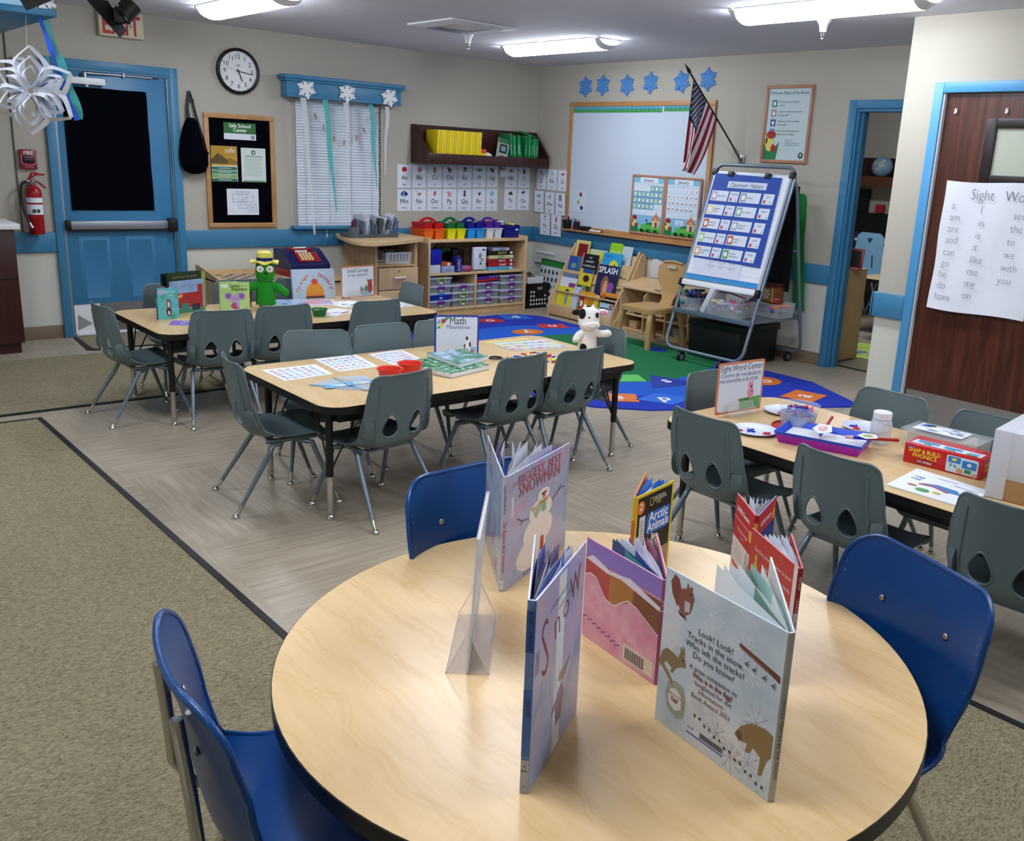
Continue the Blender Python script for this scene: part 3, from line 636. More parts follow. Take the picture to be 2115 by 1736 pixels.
# ================= far wall: wall-hung things =================
t = thing('wall_clock', 'round white wall clock with black rim and black numerals', 'clock', (-3.335, 0, 2.165))
MB(Matrix.Rotation(PI/2, 4, 'X')).lathe([(.186, 0), (.188, .02), (.182, .035), (.172, .04), (.163, .036), (.160, .022)], 'black', 48).build('rim', t)
c = MB(Matrix.Rotation(PI/2, 4, 'X')); c.lathe([(.0001, .02), (.162, .02)], 'white', 48)
c.canvas((0, -.0205, 0), X_, Z_)
for i in range(1, 13):
    a = R_(90-30*i); c.text(str(i), .118*math.cos(a), .118*math.sin(a)-.018, .052, '101214')
    c.ell(.150*math.cos(a), .150*math.sin(a), .0035, .0035, '101214')
for i in range(60): a = R_(6*i); c.ell(.150*math.cos(a), .150*math.sin(a), .0012, .0012, '333333', n=5)
c.rect(-.018, .035, .018, .058, 'b9c4c0').build('dial', t)
h = MB(); h.canvas((0, -.024, 0), X_, Z_)
for ang, L, w in ((90-158, .085, .009), (90-98, .13, .007)):
    a = R_(ang); h.line([(-.02*math.cos(a), -.02*math.sin(a)), (L*math.cos(a), L*math.sin(a))], w, 'black')
a = R_(165); h.line([(0, 0), (.12*math.cos(a), .12*math.sin(a))], .0015, '8a8a8a', 2); h.ell(0, 0, .009, .009, 'black', 3).build('hand', t)
def frame(b, x0, x1, z0, z1, w, d, k, bev=.003):
    return b.box(x0, x1, -d, 0, z1-w, z1, k, bev).box(x0, x1, -d, 0, z0, z0+w, k, bev).box(x0, x0+w, -d, 0, z0+w, z1-w, k, bev).box(x1-w, x1, -d, 0, z0+w, z1-w, k, bev)
t = thing('notice_board', 'oak framed notice board with black felt between the door and window', 'notice board', (-3.34, 0, .86))
frame(MB(), -.31, .31, 0, .955, .04, .022, 'oak').build('frame', t)
MB().box(-.275, .275, -.010, -.002, .035, .92, 'blackcloth').build('felt', t)
def note(name, x0, x1, z0, z1, k, lab, cat, fn, y=-.0115, group=None):
    t = MB().box(x0, x1, y-.0015, y, z0, z1, k); t.canvas((x0, y-.0018, z0), X_, Z_); fn(t, x1-x0, z1-z0); return solo(name, t, lab, cat, group=group)
def n1(b, w, h):
    b.rect(0, h*.36, w, h, '2f6b33').text('Safe School', w/2, h*.72, .042, 'f0f4ee', bold=True).text('Center', w/2, h*.47, .042, 'f0f4ee', bold=True).ell(w*.9, h*.17, .016, .016, '28502c', 2).ell(w*.9, h*.17, .007, .009, 'dfe8df', 3)
note('sign_card', -3.48, -3.196, 1.605, 1.745, 'paper', 'green and white Safe School Center card at the top of the notice board', 'card', n1)
def n2(b, w, h):
    b.rect(0, h*.45, w, h, 'c79a2c').rect(0, h*.7, w, h, 'b48a2a', 2).poly([(0, h*.62), (w*.25, h*.8), (w*.62, h*.62), (w*.62, h*.5), (0, h*.5)], '5d4a22', 3).poly([(w*.3, h*.5), (w*.7, h*.68), (w, h*.58), (w, h*.5)], '8c6b25', 2)
    b.text('safe', w*.72, h*.82, .06, 'f2ead2', l=4)
    for i in range(4): b.rect(0, h*(.33-.11*i), w*.98, h*(.42-.11*i), ('2f6b4a', '4b8a5a', '7da05a', '2f6b4a')[i], 3); b.rect(w*.25, h*(.37-.11*i), w*.75, h*(.385-.11*i), 'dfe8df', 4)
note('flyer', -3.60, -3.372, 1.25, 1.548, 'paper', 'yellow and green safe flyer with a house, left on the notice board', 'flyer', n2)
def n3(b, w, h):
    b.ell(w*.5, h*.87, .019, .019, '2e5b3a', 2).ell(w*.5, h*.87, .008, .009, 'e9efe9', 3).line([(w*.15, h*.76), (w*.85, h*.76)], .006, '556655')
    for i in range(13): b.line([(w*.12, h*(.70-.042*i)), (w*(.86-.1*(i % 3 == 2)), h*(.70-.042*i))], .0022, '8b9a92')
    b.rect(w*.05, .002, w*.97, .012, '5c8a5a')
note('letter_sheet', -3.337, -3.115, 1.252, 1.54, 'd2ddd6', 'pale letter sheet with green crest, right on the notice board', 'paper', n3)
def n4(b, w, h):
    b.text('EVACUATION PLAN', w/2, h*.86, .014, '333333')
    z = lambda x0, y0, x1, y1: b.line([(x0*w, y0*h), (x1*w, y0*h), (x1*w, y1*h), (x0*w, y1*h), (x0*w, y0*h)], .002, '222222')
    z(.17, .5, .84, .8); z(.35, .25, .62, .5); z(.36, .5, .5, .8); z(.17, .62, .36, .8); z(.62, .5, .84, .7); z(.5, .65, .62, .8); z(.68, .12, .92, .42); z(.42, .4, .55, .58)
    for i in range(4): b.line([(w*.72, h*(.34-.05*i)), (w*.88, h*(.34-.05*i))], .002, '666666')
note('floor_plan_sheet', -3.478, -3.192, .968, 1.192, 'paper', 'white floor plan sheet low on the notice board', 'paper', n4)
# bag on a hook
t = thing('sling_bag', 'black sling bag hanging from a hook beside the blue door', 'bag', (-3.765, 0, 1.31))
b = MB(); n = 24; secs = [(.0, .035, .02), (.02, .085, .04), (.08, .115, .06), (.17, .118, .065), (.27, .10, .058), (.36, .075, .045), (.42, .05, .03), (.45, .03, .018)]
vs = [(r*math.cos(2*PI*j/n)-.01+.035*(.45-z), -.066+d*math.sin(2*PI*j/n), z) for z, r, d in secs for j in range(n)]
b.add(vs, [(i*n+j, i*n+(j+1) % n, (i+1)*n+(j+1) % n, (i+1)*n+j) for i in range(len(secs)-1) for j in range(n)]+[tuple(range(n))[::-1], tuple(range((len(secs)-1)*n, len(secs)*n))], 'blackcloth', True)
b.build('bag_body', t)
MB().tube(crom([(-.015, -.06, .43), (-.02, -.04, .53), (0, -.025, .655), (.02, -.03, .60), (.04, -.05, .48), (.075, -.06, .33), (.105, -.07, .18)], 5), .010, 'black', 8).tube(crom([(-.03, -.06, .43), (-.03, -.045, .53), (0, -.022, .66)], 4), .008, 'black', 8).box(.085, .12, -.09, -.06, .16, .185, 'black', bev=.004).box(.0, .03, -.05, -.03, .58, .60, 'black', bev=.003).build('strap', t)
MB().tube([(.03, -.125, .40), (.06, -.128, .26), (.08, -.12, .19)], .0025, '5a1018', 6).build('zipper', t)
t2 = MB(); t2.box(-3.775, -3.755, -.004, 0, 1.955, 1.99, 'steel').tube([(-3.765, -.004, 1.975), (-3.765, -.03, 1.958), (-3.765, -.038, 1.975)], .003, 'steel', 6)
solo('wall_hook', t2, 'small metal hook holding the black sling bag', 'hook')
t = thing('fire_alarm_pull', 'red FIRE pull station on the wall above the extinguisher', 'alarm', (-4.995, 0, 1.31))
b = MB().box(-.057, .057, -.035, 0, 0, .145, mat('alarm_red', '8c1d33', .35), bev=.006); b.canvas((0, -.0355, 0), X_, Z_).text('FIRE', 0, .108, .036, 'f0e8ea', bold=True).line([(-.048, .104), (-.048, .045), (-.02, .03), (.02, .03), (.048, .045), (.048, .104)], .0025, 'd8c8cc').text('PULL DOWN', 0, .012, .010, 'd8c8cc').build('housing', t)
b = MB().box(-.038, .038, -.045, -.03, .048, .098, 'black', bev=.004); b.canvas((0, -.0455, 0), X_, Z_).text('PUSH IN PULL DOWN', 0, .085, .009, 'd0d0d0', fit=.06).line([(-.033, .07), (.033, .07)], .002, '909090').build('handle', t)
t = thing('strobe_light', 'small white strobe box high on the wall left of the blue door', 'strobe', (-5.0, 0, 2.0))
b = MB().box(-.04, .04, -.04, 0, 0, .11, 'white', bev=.006); b.canvas((0, -.0405, 0), X_, Z_).text('FIRE', 0, .015, .02, '333333').build('housing', t); MB().box(-.025, .025, -.065, -.04, .055, .09, 'clear', bev=.005).build('lens', t)
t = thing('fire_extinguisher', 'red fire extinguisher with white label hanging beside the blue door', 'fire extinguisher', (-4.995, -.085, .83))
ered = mat('extinguisher_red', '9c0f16', .25)
b = MB().lathe([(.001, 0), (.05, .002), (.054, .015), (.054, .30), (.050, .33), (.036, .35), (.02, .36), (.018, .375)], ered, 32); b.build('cylinder', t)
b = MB().lathe([(.0546, .15), (.0546, .275)], 'paper', 32); b.lathe([(.0549, .225), (.0549, .238)], ered, 32); b.box(-.03, -.005, -.0552, -.05, .165, .19, '333333').box(.0, .02, -.0558, -.05, .165, .19, '333333').build('label', t)
MB().lathe([(.018, .37), (.022, .38), (.02, .405), (.012, .41)], 'steel', 16).tube([(-.04, 0, .395), (.02, 0, .395)], .01, 'steel', 8).build('valve', t)
MB().tube([(-.02, 0, .415), (.03, 0, .445), (.085, 0, .445)], .007, ered, 8).tube([(.01, 0, .405), (.05, 0, .38), (.085, 0, .345)], .007, ered, 8).tube([(-.03, 0, .40), (.0, 0, .455), (.04, 0, .452)], .008, ered, 8).build('lever', t)
MB().tube(crom([(-.035, 0, .395), (-.075, -.005, .37), (-.09, -.01, .28), (-.08, -.02, .18), (-.055, -.045, .09)], 5), .009, 'black', 10).tube([(-.055, -.045, .09), (-.042, -.055, .05)], [.01, .013], 'steel', 10).build('hose', t)
b = MB().canvas((0, 0, 0), X_, Z_); b.T = Matrix.Identity(4); b.box(-5.012, -4.978, -.03, 0, 1.05, 1.22, 'steel')
solo('extinguisher_bracket', b, 'steel wall bracket behind the red fire extinguisher', 'bracket')
b = MB().tube([(-5.077, -.006, .84), (-5.08, -.006, 1.3), (-5.073, -.006, 2.3)], .005, '5c564c', 6)
solo('wall_conduit', b, 'thin grey conduit running up the wall left of the fire alarm', 'conduit')
# exit sign
t = thing('exit_sign', 'white EXIT sign with red letters on the wall over the blue door', 'exit sign', (-4.265, 0, 2.325))
b = MB().box(-.165, .165, -.05, -.003, 0, .192, mat('exit_cream', 'cfc9a8', .5), bev=.008); b.canvas((0, -.0505, 0), X_, Z_).text('EXIT', 0, .022, .205, 'b5121c', bold=True, sx=.75, fit=.28); b.build('housing', t)
# dark wooden wall shelf with folders
t = thing('wall_shelf', 'dark wooden wall shelf holding yellow books beside the room corner', 'shelf', (-.83, 0, 1.475))
for sx in (-1, 1):
    m_ = MB(Matrix(((0, 0, 1, sx*.765-.012), (1, 0, 0, 0), (0, 1, 0, 0), (0, 0, 0, 1)))); m_.prism([(0, 0), (0, .365), (-.06, .365), (-.29, .12), (-.29, 0)], 0, .024, 'darkwood').build('side_panel', t)
MB().box(-.753, .753, -.29, 0, 0, .022, 'darkwood').build('board', t); MB().box(-.753, .753, -.292, -.27, 0, .10, 'darkwood', bev=.002).build('front_rail', t); MB().box(-.753, .753, -.02, 0, .022, .365, 'darkwood').build('back_panel', t)
rs = random.Random(11)
ylw = ['e2c715', 'd9bd10', 'e8d02c']
proto = None; x = -1.475
for i in range(19):
    w_ = .028 if i < 18 else .028
    b = MB(Matrix.Rotation(R_(3), 4, 'Y')); b.box(0, w_-.004, -.23, -.02, 0, .30, ylw[i % 3], bev=.002).box(.004, w_-.008, -.228, -.0195, .003, .2985, 'paper')
    solo('yellow_folder', b, 'yellow folder in the tight row on the left of the dark wall shelf', 'folder', (x, -.03, 1.499), group='yellow folders on the dark wall shelf'); x += w_*1.005
b = MB().box(0, .07, -.22, -.05, 0, .13, 'yellow').box(0, .072, -.221, -.05, .09, .14, 'd93a3a', bev=.01)
solo('cardboard_tub', b, 'small yellow tub with red lid beside the yellow folders', 'tub', (-.93, -.02, 1.499))
solo('foam_ball', MB().ball((0, 0, .055), .055, 'white', 16), 'white ball on the dark wall shelf beside the green packets', 'ball', (-.80, -.18, 1.498))
b = MB(Matrix.Rotation(R_(9), 4, 'Y')).box(0, .14, -.02, 0, 0, .27, 'a9b3a8').canvas((0, -.0205, 0), X_, Z_); b.T = Matrix.Rotation(R_(9), 4, 'Y') @ b.T; b.rect(.02, .12, .12, .21, '222a2a').rect(.04, .14, .1, .19, '8095a0', 2).rect(0, .22, .14, .27, '2c6e45').ell(.07, .06, .05, .04, '5f6a64')
solo('dvd_case', b, 'grey and green case leaning between the ball and green packets', 'case', (-.72, -.20, 1.50))
gp1, gp2 = mat('green_gloss', '0f8a4a', .18, coat=.5), mat('green_gloss_dark', '0a6a38', .18, coat=.5)
for i in range(9):
    a = rs.uniform(2, 12)-i*.6; b = MB(Matrix.Rotation(R_(-a if i < 5 else a*.6), 4, 'Y') @ Matrix.Rotation(R_(rs.uniform(-6, 6)), 4, 'Z')).box(0, .034, -.19, 0, 0, .27+rs.uniform(0, .04), gp1 if i % 2 else gp2, bev=.004)
    b.box(.006, .028, -.1915, -.1, .05, .07, 'd8efe0').box(.008, .012, -.1915, -.1, .1, .2, '9fe0b8')
    solo('green_packet', b, 'glossy green packet in the leaning row at the right end of the dark wall shelf', 'packet', (-.53+i*.043, -.05, 1.502), group='green packets on the dark wall shelf')
b = MB(Matrix.Rotation(R_(14), 4, 'Y')).box(-.1, .11, -.16, -.02, 0, .02, gp2, bev=.004)
solo('green_packet', b, 'glossy green packet lying across the top of the leaning green packets', 'packet', (-.30, -.07, 1.80))
# ---- alphabet cards
def pic(b, kind):       # little picture in a box about 6 cm wide round the origin
    e, p, l, r = b.ell, b.poly, b.line, b.rect
    if kind == 'apple': e(-.008, 0, .02, .024, 'b01822', 2); e(.010, 0, .018, .022, 'b01822', 3); l([(0, .02), (.004, .034)], .004, '5a3a1c', 3)
    elif kind == 'ball': e(0, 0, .025, .025, '9a3f8c', 2); e(-.006, .004, .012, .02, 'c77fb8', 3)
    elif kind in ('cat', 'insect'): e(0, -.012, .016, .018, '8f6a45' if kind == 'cat' else '202428', 2); e(0, .014, .011, .012, '8f6a45' if kind == 'cat' else '202428', 3); p([(-.01, .02), (-.006, .034), (.0, .024)], '8f6a45' if kind == 'cat' else '202428', 2)
    elif kind in ('dog', 'goat', 'pig'):
        c = {'dog': '3a2030', 'goat': '2a2a30', 'pig': 'd8838a'}[kind]; r(-.02, -.008, .016, .010, c, 2); e(-.022, .014, .012, .011, c, 3)
        for x in (-.018, -.010, .006, .013): r(x-.003, -.028, x+.003, -.006, c, 2)
        l([(.016, .006), (.028, .018)], .004, c, 2)
    elif kind == 'egg': r(-.024, -.018, .02, .006, '7c8a88', 2); r(-.018, .006, .024, .026, '4a5a58', 3)
    elif kind == 'fish': e(.004, 0, .026, .016, '3d7f98', 2); p([(-.018, 0), (-.036, .014), (-.034, -.014)], '3d7f98', 3)
    elif kind == 'hat': e(0, -.012, .03, .007, 'b58a4a', 2); r(-.016, -.01, .016, .018, 'a87c3c', 3); r(-.016, -.01, .016, -.003, '4a2c20', 4)
    elif kind == 'moon': e(0, 0, .042, .022, '1d3a86', 2); e(0, .008, .026, .02, '1d3a86', 3); e(.0, 0, .016, .016, 'd8e0f0', 4); e(.007, .003, .014, .014, '1d3a86', 5)
    elif kind == 'nail': p([(-.012, -.02), (.028, -.002), (.018, .016), (-.022, -.004)], 'a87850', 2); l([(-.03, .026), (-.01, 0)], .004, '444444', 3)
    elif kind == 'octopus':
        e(.004, .012, .012, .014, 'c23b3b', 2)
        for a in range(6): l([(0, .004), (.02*math.cos(R_(200+28*a)), .004+.026*math.sin(R_(200+28*a)))], .004, 'd05050', 3)
    elif kind == 'queen': e(0, .018, .010, .012, '6b4030', 3); e(0, .02, .013, .014, '241a1e', 2); p([(-.016, -.028), (.016, -.028), (.010, .008), (-.010, .008)], '2a2430', 2); p([(-.006, -.028), (.006, -.028), (0, .006)], 'b03040', 4)
    elif kind == 'rooster': e(.004, -.004, .014, .016, '284a34', 2); p([(.008, 0), (.028, .028), (.018, -.01)], '284a34', 3); p([(-.012, .0), (-.016, .03), (-.004, .01)], 'c06a3a', 3)
    elif kind == 'sun': e(0, 0, .026, .026, '6fb4d8', 2); e(0, 0, .014, .014, '93c8e0', 3)
    elif kind == 'tent': p([(-.032, -.016), (.032, -.016), (.012, .020), (-.012, .020)], '2c4430', 2)
    elif kind == 'umbrella': e(0, .004, .028, .024, '4a2a68', 2, 14, 20, 200); l([(0, 0), (.014, -.026)], .003, '444444', 3)
    elif kind == 'jam': e(-.01, .018, .006, .008, '30203c', 2); r(-.018, -.006, -.004, .012, '30203c', 2); e(.014, -.012, .010, .010, '7a3040', 3)
    elif kind == 'kite': p([(0, .028), (.013, .005), (0, -.02), (-.013, .005)], '6aa2c8', 2); l([(0, -.02), (.01, -.032)], .002, '6aa2c8', 3)
    elif kind == 'lips': e(0, .004, .026, .012, 'a02028', 2, 14, 180, 360); p([(-.026, .004), (-.008, .012), (0, .008), (.008, .012), (.026, .004)], 'b83a40', 3)
    elif kind == 'van': r(-.03, -.010, .028, .014, '4a9a98', 2); r(-.024, .003, .022, .011, 'cfe8e6', 3); e(-.016, -.012, .007, .007, '222222', 4); e(.016, -.012, .007, .007, '222222', 4)
    elif kind == 'bird': p([(-.02, -.02), (0, 0), (-.006, .030), (.008, .006), (.024, .018), (.012, -.010), (.0, -.018)], '3c8a88', 2)
    elif kind == 'xray': r(-.02, -.028, .02, .028, '20303c', 2); e(0, .01, .010, .010, 'a8bac0', 3); r(-.010, -.02, .010, .0, '93a6b0', 3)
    elif kind == 'yarn': e(.006, .02, .012, .008, '222226', 2); e(-.006, -.012, .007, .010, 'b04a3a', 3)
    elif kind == 'zip': p([(-.012, -.026), (-.004, .028), (.004, .027), (0, -.028)], 'a01820', 2); p([(.004, -.026), (.006, .026), (.016, .024), (.012, -.028)], '8c1018', 3)
def alpha_card(M4, letters, word, kind, w, h, lab):
    t = MB(M4); t.prism([(0, 0), (w, 0), (w, h), (0, h)], 0, .0014, 'b9c7cf').rect(.006, .006, w-.006, h-.006, 'dde2ec', 4)
    t.T = M4 @ Matrix.Translation((w/2, h*.78, .003)); pic(t, kind); t.T = M4 @ Matrix.Translation((0, 0, .003))
    t.text(letters, w/2, h*.36, .062, '1c2024', fit=w*.62).text(word, w/2, h*.13, .024, '3a3e44', fit=w*.6)
    return solo('alphabet_card', t, lab, 'card', group='alphabet cards')
words = {'Aa': 'apple', 'Bb': 'ball', 'Cc': 'cat', 'Dd': 'dog', 'Ee': 'egg', 'Ff': 'fish', 'Gg': 'goat', 'Hh': 'hat', 'Ii': 'insect', 'Mm': 'moon', 'Nn': 'nail', 'Oo': 'octopus', 'Pp': 'pig', 'Qq': 'queen', 'Rr': 'rooster', 'Ss': 'sun', 'Tt': 'tent', 'Uu': 'umbrella', 'Jj': 'jam', 'Kk': 'kite', 'Ll': 'lips', 'Vv': 'van', 'Ww': 'wing', 'Xx': 'x-ray', 'Yy': 'yarn', 'Zz': 'zipper'}
kinds = dict(words); kinds.update({'Ww': 'bird', 'Xx': 'xray', 'Yy': 'yarn', 'Zz': 'zip'})
MA = lambda x, z, y=0: Matrix(((1, 0, 0, x), (0, 0, -1, y), (0, 1, 0, z), (0, 0, 0, 1)))
MBm = lambda y, z, x=0: Matrix(((0, 0, -1, x), (-1, 0, 0, y), (0, 1, 0, z), (0, 0, 0, 1)))
xs = [-1.762, -1.592, -1.412, -1.226, -1.040, -.850, -.668]; ws = [.164, .174, .18, .18, .184, .176, .156]
for i, (L, L2) in enumerate(zip(('Aa', 'Bb', 'Cc', 'Dd', 'Ee', 'Ff', 'Gg'), ('Mm', 'Nn', 'Oo', 'Pp', 'Qq', 'Rr', 'Ss'))):
    zt = 1.457+.004*i
    alpha_card(MA(xs[i], zt-.232+.0*i), L, words[L], kinds[L], ws[i], .232, 'alphabet card %s with %s, below the dark wall shelf' % (L, words[L]))
    alpha_card(MA(xs[i], 1.001), L2, words[L2], kinds[L2], ws[i], zt-.24-1.001, 'alphabet card %s with %s, lower row of the far wall' % (L2, words[L2]))
for i, (L, L2) in enumerate((('Hh', 'Tt'), ('Ii', 'Uu'))):
    x0 = (-.424, -.244)[i]
    alpha_card(MA(x0, 1.25), L, words[L], kinds[L], .172, .232, 'alphabet card %s with %s, between the thermostat and the corner' % (L, words[L]))
    alpha_card(MA(x0, 1.012), L2, words[L2], kinds[L2], .172, .232, 'alphabet card %s with %s, lower row near the corner' % (L2, words[L2]))
for i, (L, L2) in enumerate((('Jj', 'Vv'), ('Kk', 'Ww'), ('Ll', 'Xx'))):
    y0 = (-.03, -.21, -.385)[i]
    alpha_card(MBm(y0, 1.245), L, words[L], kinds[L], .165, .225, 'alphabet card %s with %s, on the wall left of the whiteboard' % (L, words[L]))
    alpha_card(MBm(y0, 1.0-.004*i, -.014) @ Matrix.Rotation(R_(3), 4, 'X'), L2, words[L2], kinds[L2], .165, .235, 'alphabet card %s with %s, second row left of the whiteboard' % (L2, words[L2]))
for y0, L in ((-.16, 'Yy'), (-.345, 'Zz')): alpha_card(MBm(y0, .765, -.03) @ Matrix.Rotation(R_(2), 4, 'X'), L, words[L], kinds[L], .17, .232, 'alphabet card %s, lowest row hanging over the blue chair rail' % L)
t = thing('thermostat', 'small white thermostat between the alphabet cards Gg and Hh', 'thermostat', (-.465, 0, 1.36)); MB().box(-.032, .032, -.025, 0, 0, .075, 'white', bev=.004).build('housing', t); MB().box(-.03, .03, -.03, -.002, .09, .13, '8a8f90', bev=.003).build('cover', t)
# ================= whiteboard wall =================
def fb(b, y0, y1, z0, z1, w, d, k):   # frame on the right wall, y0 > y1
    return b.box(-d, 0, y1, y0, z1-w, z1, k, .003).box(-d, 0, y1, y0, z0, z0+w, k, .003).box(-d, 0, y0-w, y0, z0+w, z1-w, k, .003).box(-d, 0, y1, y1+w, z0+w, z1-w, k, .003)
t = thing('whiteboard', 'large whiteboard in an oak frame with a pen ledge', 'whiteboard', (0, 0, 0))
fb(MB(), -.555, -2.50, .862, 2.152, .045, .025, 'oak').build('frame', t)
MB().box(-.012, -.002, -2.47, -.585, .89, 2.12, mat('whiteboard_enamel', 'c3d0de', .22, spec=.5)).build('writing_surface', t)
MB().box(-.085, 0, -2.505, -.55, .850, .868, 'oak', bev=.003).build('pen_ledge', t)
st = MB().box(-.0145, -.013, -1.852, -.602, 2.05, 2.103, '4fa06a'); st.canvas(*WB(-.602, 2.05, .015)).rect(0, .035, 1.25, .053, '4aa3cc').rect(0, 0, 1.25, .012, '3c9a4a')
for i in range(21): st.text(str(i), .03+i*.0585, .014, .03, '1f5f3a', l=3)
solo('number_strip', st, 'green and blue number strip along the top of the whiteboard', 'number strip')
st = MB().box(-.0145, -.013, -2.33, -1.875, 2.058, 2.108, '4fa06a'); st.canvas(*WB(-1.875, 2.058, .015)).rect(0, .033, .455, .05, '4aa3cc').rect(0, 0, .455, .012, '3c9a4a')
for i in range(8): st.text(str(21+i), .03+i*.057, .014, .03, '1f5f3a', l=3)
solo('number_strip', st, 'short number strip on the whiteboard, starting behind the flag', 'number strip')
pp = MB().box(-.0145, -.013, -.885, -.64, 1.05, 1.285, mat('sheet_film', 'c8d4e2', .3)); pp.canvas(*WB(-.64, 1.05, .015)).ell(.14, .18, .02, .022, '8c1a24').ell(.105, .10, .018, .02, 'a8a23a').ell(.16, .045, .02, .022, '22103a')
solo('magnet_sheet', pp, 'clear sheet with three coloured dots low on the whiteboard', 'sheet')
# calendars in oak frames on the whiteboard ledge
def rooster_art(b, s=1):
    b.poly([(0, 0), (.085*s, 0), (.10*s, .10*s), (.07*s, .06*s), (.02*s, .07*s), (0, .11*s)], '0f7a46', 3).ell(.035*s, .09*s, .03*s, .045*s, 'd9cf6a', 4).ell(.042*s, .135*s, .032*s, .022*s, 'a01c24', 5).ell(.062*s, .062*s, .016*s, .022*s, 'b01c24', 6).poly([(0, .08*s), (.012*s, .155*s), (.022*s, .09*s)], 'e0d87a', 4)
def cal(y0, lab, kind):
    W_, Hh_ = .445, .565; z0 = .905
    t = thing('wall_calendar', lab, 'calendar', (-.026, y0, z0), -PI/2)      # local x runs along the wall
    frame(MB(), 0, W_, 0, Hh_, .022, .012, 'oakp').build('frame', t)
    b = MB().box(.018, W_-.018, -.006, 0, .018, Hh_-.018, '7fbcd8'); b.canvas((.022, -.0062, .022), X_, Z_); w, h = W_-.044, Hh_-.044
    b.rect(.004, h*.31, w-.004, h*.90, 'd3dfea', 2).rect(0, 0, w, .03, '3e9a3c', 2).rect(w*.32, 0, w, .075, '58b550', 2).ell(w*.72, .075, .10, .025, '1f7a3a', 1)
    rooster_art(b); b.rect(w*.70, .055, w*.93, .12, 'e0c080', 4).poly([(w*.66, .12), (w*.815, .19), (w*.97, .12)], 'c87a50', 5).rect(w*.79, .055, w*.86, .105, '5a3a86', 5).ell(w*.815, .133, .008, .008, 'e8e0c0', 6).line([(w*.815, .185), (w*.815, .21)], .004, '2f5a4a', 5)
    b.rect(w*.22, h*.905, w*.80, h*1.0, 'dbe4f0', 3).text('January', w/2, h*.925, .044, '2a2e38', l=5)
    cw, ch = (w-.012)/7, h*.59/5.4
    for i in range(8): b.line([(.006+i*cw, h*.31), (.006+i*cw, h*.87)], .0012, 'a8b6c6', 3)
    for j in range(6): b.line([(.006, h*.31+j*ch), (w-.006, h*.31+j*ch)], .0012, 'a8b6c6', 3)
    for i, d in enumerate(('Sun', 'Mon', 'Tue', 'Wed', 'Thu', 'Fri', 'Sat')): b.text(d, .006+(i+.5)*cw, h*.87, .012, '7a8696', l=4)
    for n_ in range(1, 24):
        k = n_+3; i, j = k % 7, k//7; x, y = .006+(i+.5)*cw, h*.31+(4.5-j)*ch
        if kind == 'n': b.rect(x-.018, y-.022, x+.018, y+.02, 'e2e8f2', 4).text(str(n_), x, y-.014, .030, '1a1c22', l=6, bold=True)
        elif n_ < 23: b.rect(x-.025, y-.027, x+.025, y+.027, '4d93ad', 4).rect(x-.018, y-.02, x+.018, y+.02, 'a9d3e4', 5).ell(x, y, .012, .013, 'e3e45a' if (n_*7) % 5 < 3 else 'e8eef4', 6)
    if kind == 'n': b.rect(w*.33, h*.19, w*.58, h*.28, 'cfe0ec', 3).text("Today's", w*.455, h*.235, .014, '6a7a8a', l=5).text('Weather', w*.455, h*.20, .014, '6a7a8a', l=5)
    else: b.poly([(w*.5, h*.25), (w*.54, h*.22), (w*.51, h*.18), (w*.47, h*.21)], '2c3c80', 3)
    b.build('sheet', t)
cal(-1.540, 'January calendar with weather pictures, left one on the whiteboard', 'w'); cal(-1.985, 'January calendar with black numbers, right one on the whiteboard', 'n')
# pen cups etc. on the ledge
b = MB().lathe([(.001, 0), (.05, 0), (.06, .09), (.057, .09), (.048, .004)], 'black', 16, sx=.7)
for i in range(7): b.cyl((rs.uniform(-.02, .02), rs.uniform(-.03, .03), .02), (rs.uniform(-.03, .03), rs.uniform(-.05, .05), rs.uniform(.09, .13)), .005, ('2c6a3a', '5a2a7a', '223a8a', '1a1a1a', '7a1a2a', '8a8a2a', '111111')[i], 6)
solo('pen_basket', b, 'black mesh pen basket at the left end of the whiteboard ledge', 'basket', (-.047, -.62, .8685))
b = MB().lathe([(.001, 0), (.035, 0), (.04, .08), (.037, .08), (.033, .004)], '14141c', 16, sx=.8)
for i in range(6): b.cyl((rs.uniform(-.015, .015), rs.uniform(-.02, .02), .02), (rs.uniform(-.02, .02), rs.uniform(-.03, .03), rs.uniform(.09, .12)), .005, ('3a4aa0', '5a2a8a', '7a2a3a', '1a1a1a', '8a6a2a', '111111')[i], 6)
solo('pen_cup', b, 'dark pen cup with purple and blue markers on the whiteboard ledge', 'cup', (-.047, -.77, .8685))
solo('eraser', MB().box(-.03, .03, -.06, .06, 0, .045, 'black', bev=.006), 'black felt eraser lying on the whiteboard ledge', 'eraser', (-.045, -.91, .8685))
for i, y in enumerate((-1.02, -1.06, -1.13)): solo('marker', MB().cyl((0, -.012, .01), (0, .04, .01), .009, 'white', 10).cyl((0, -.03, .01), (0, -.012, .01), .0095, '16181c', 10), 'short white marker with black cap beside the eraser on the ledge', 'marker', (-.05, y, .8685), .5*i, group='markers on the whiteboard ledge')
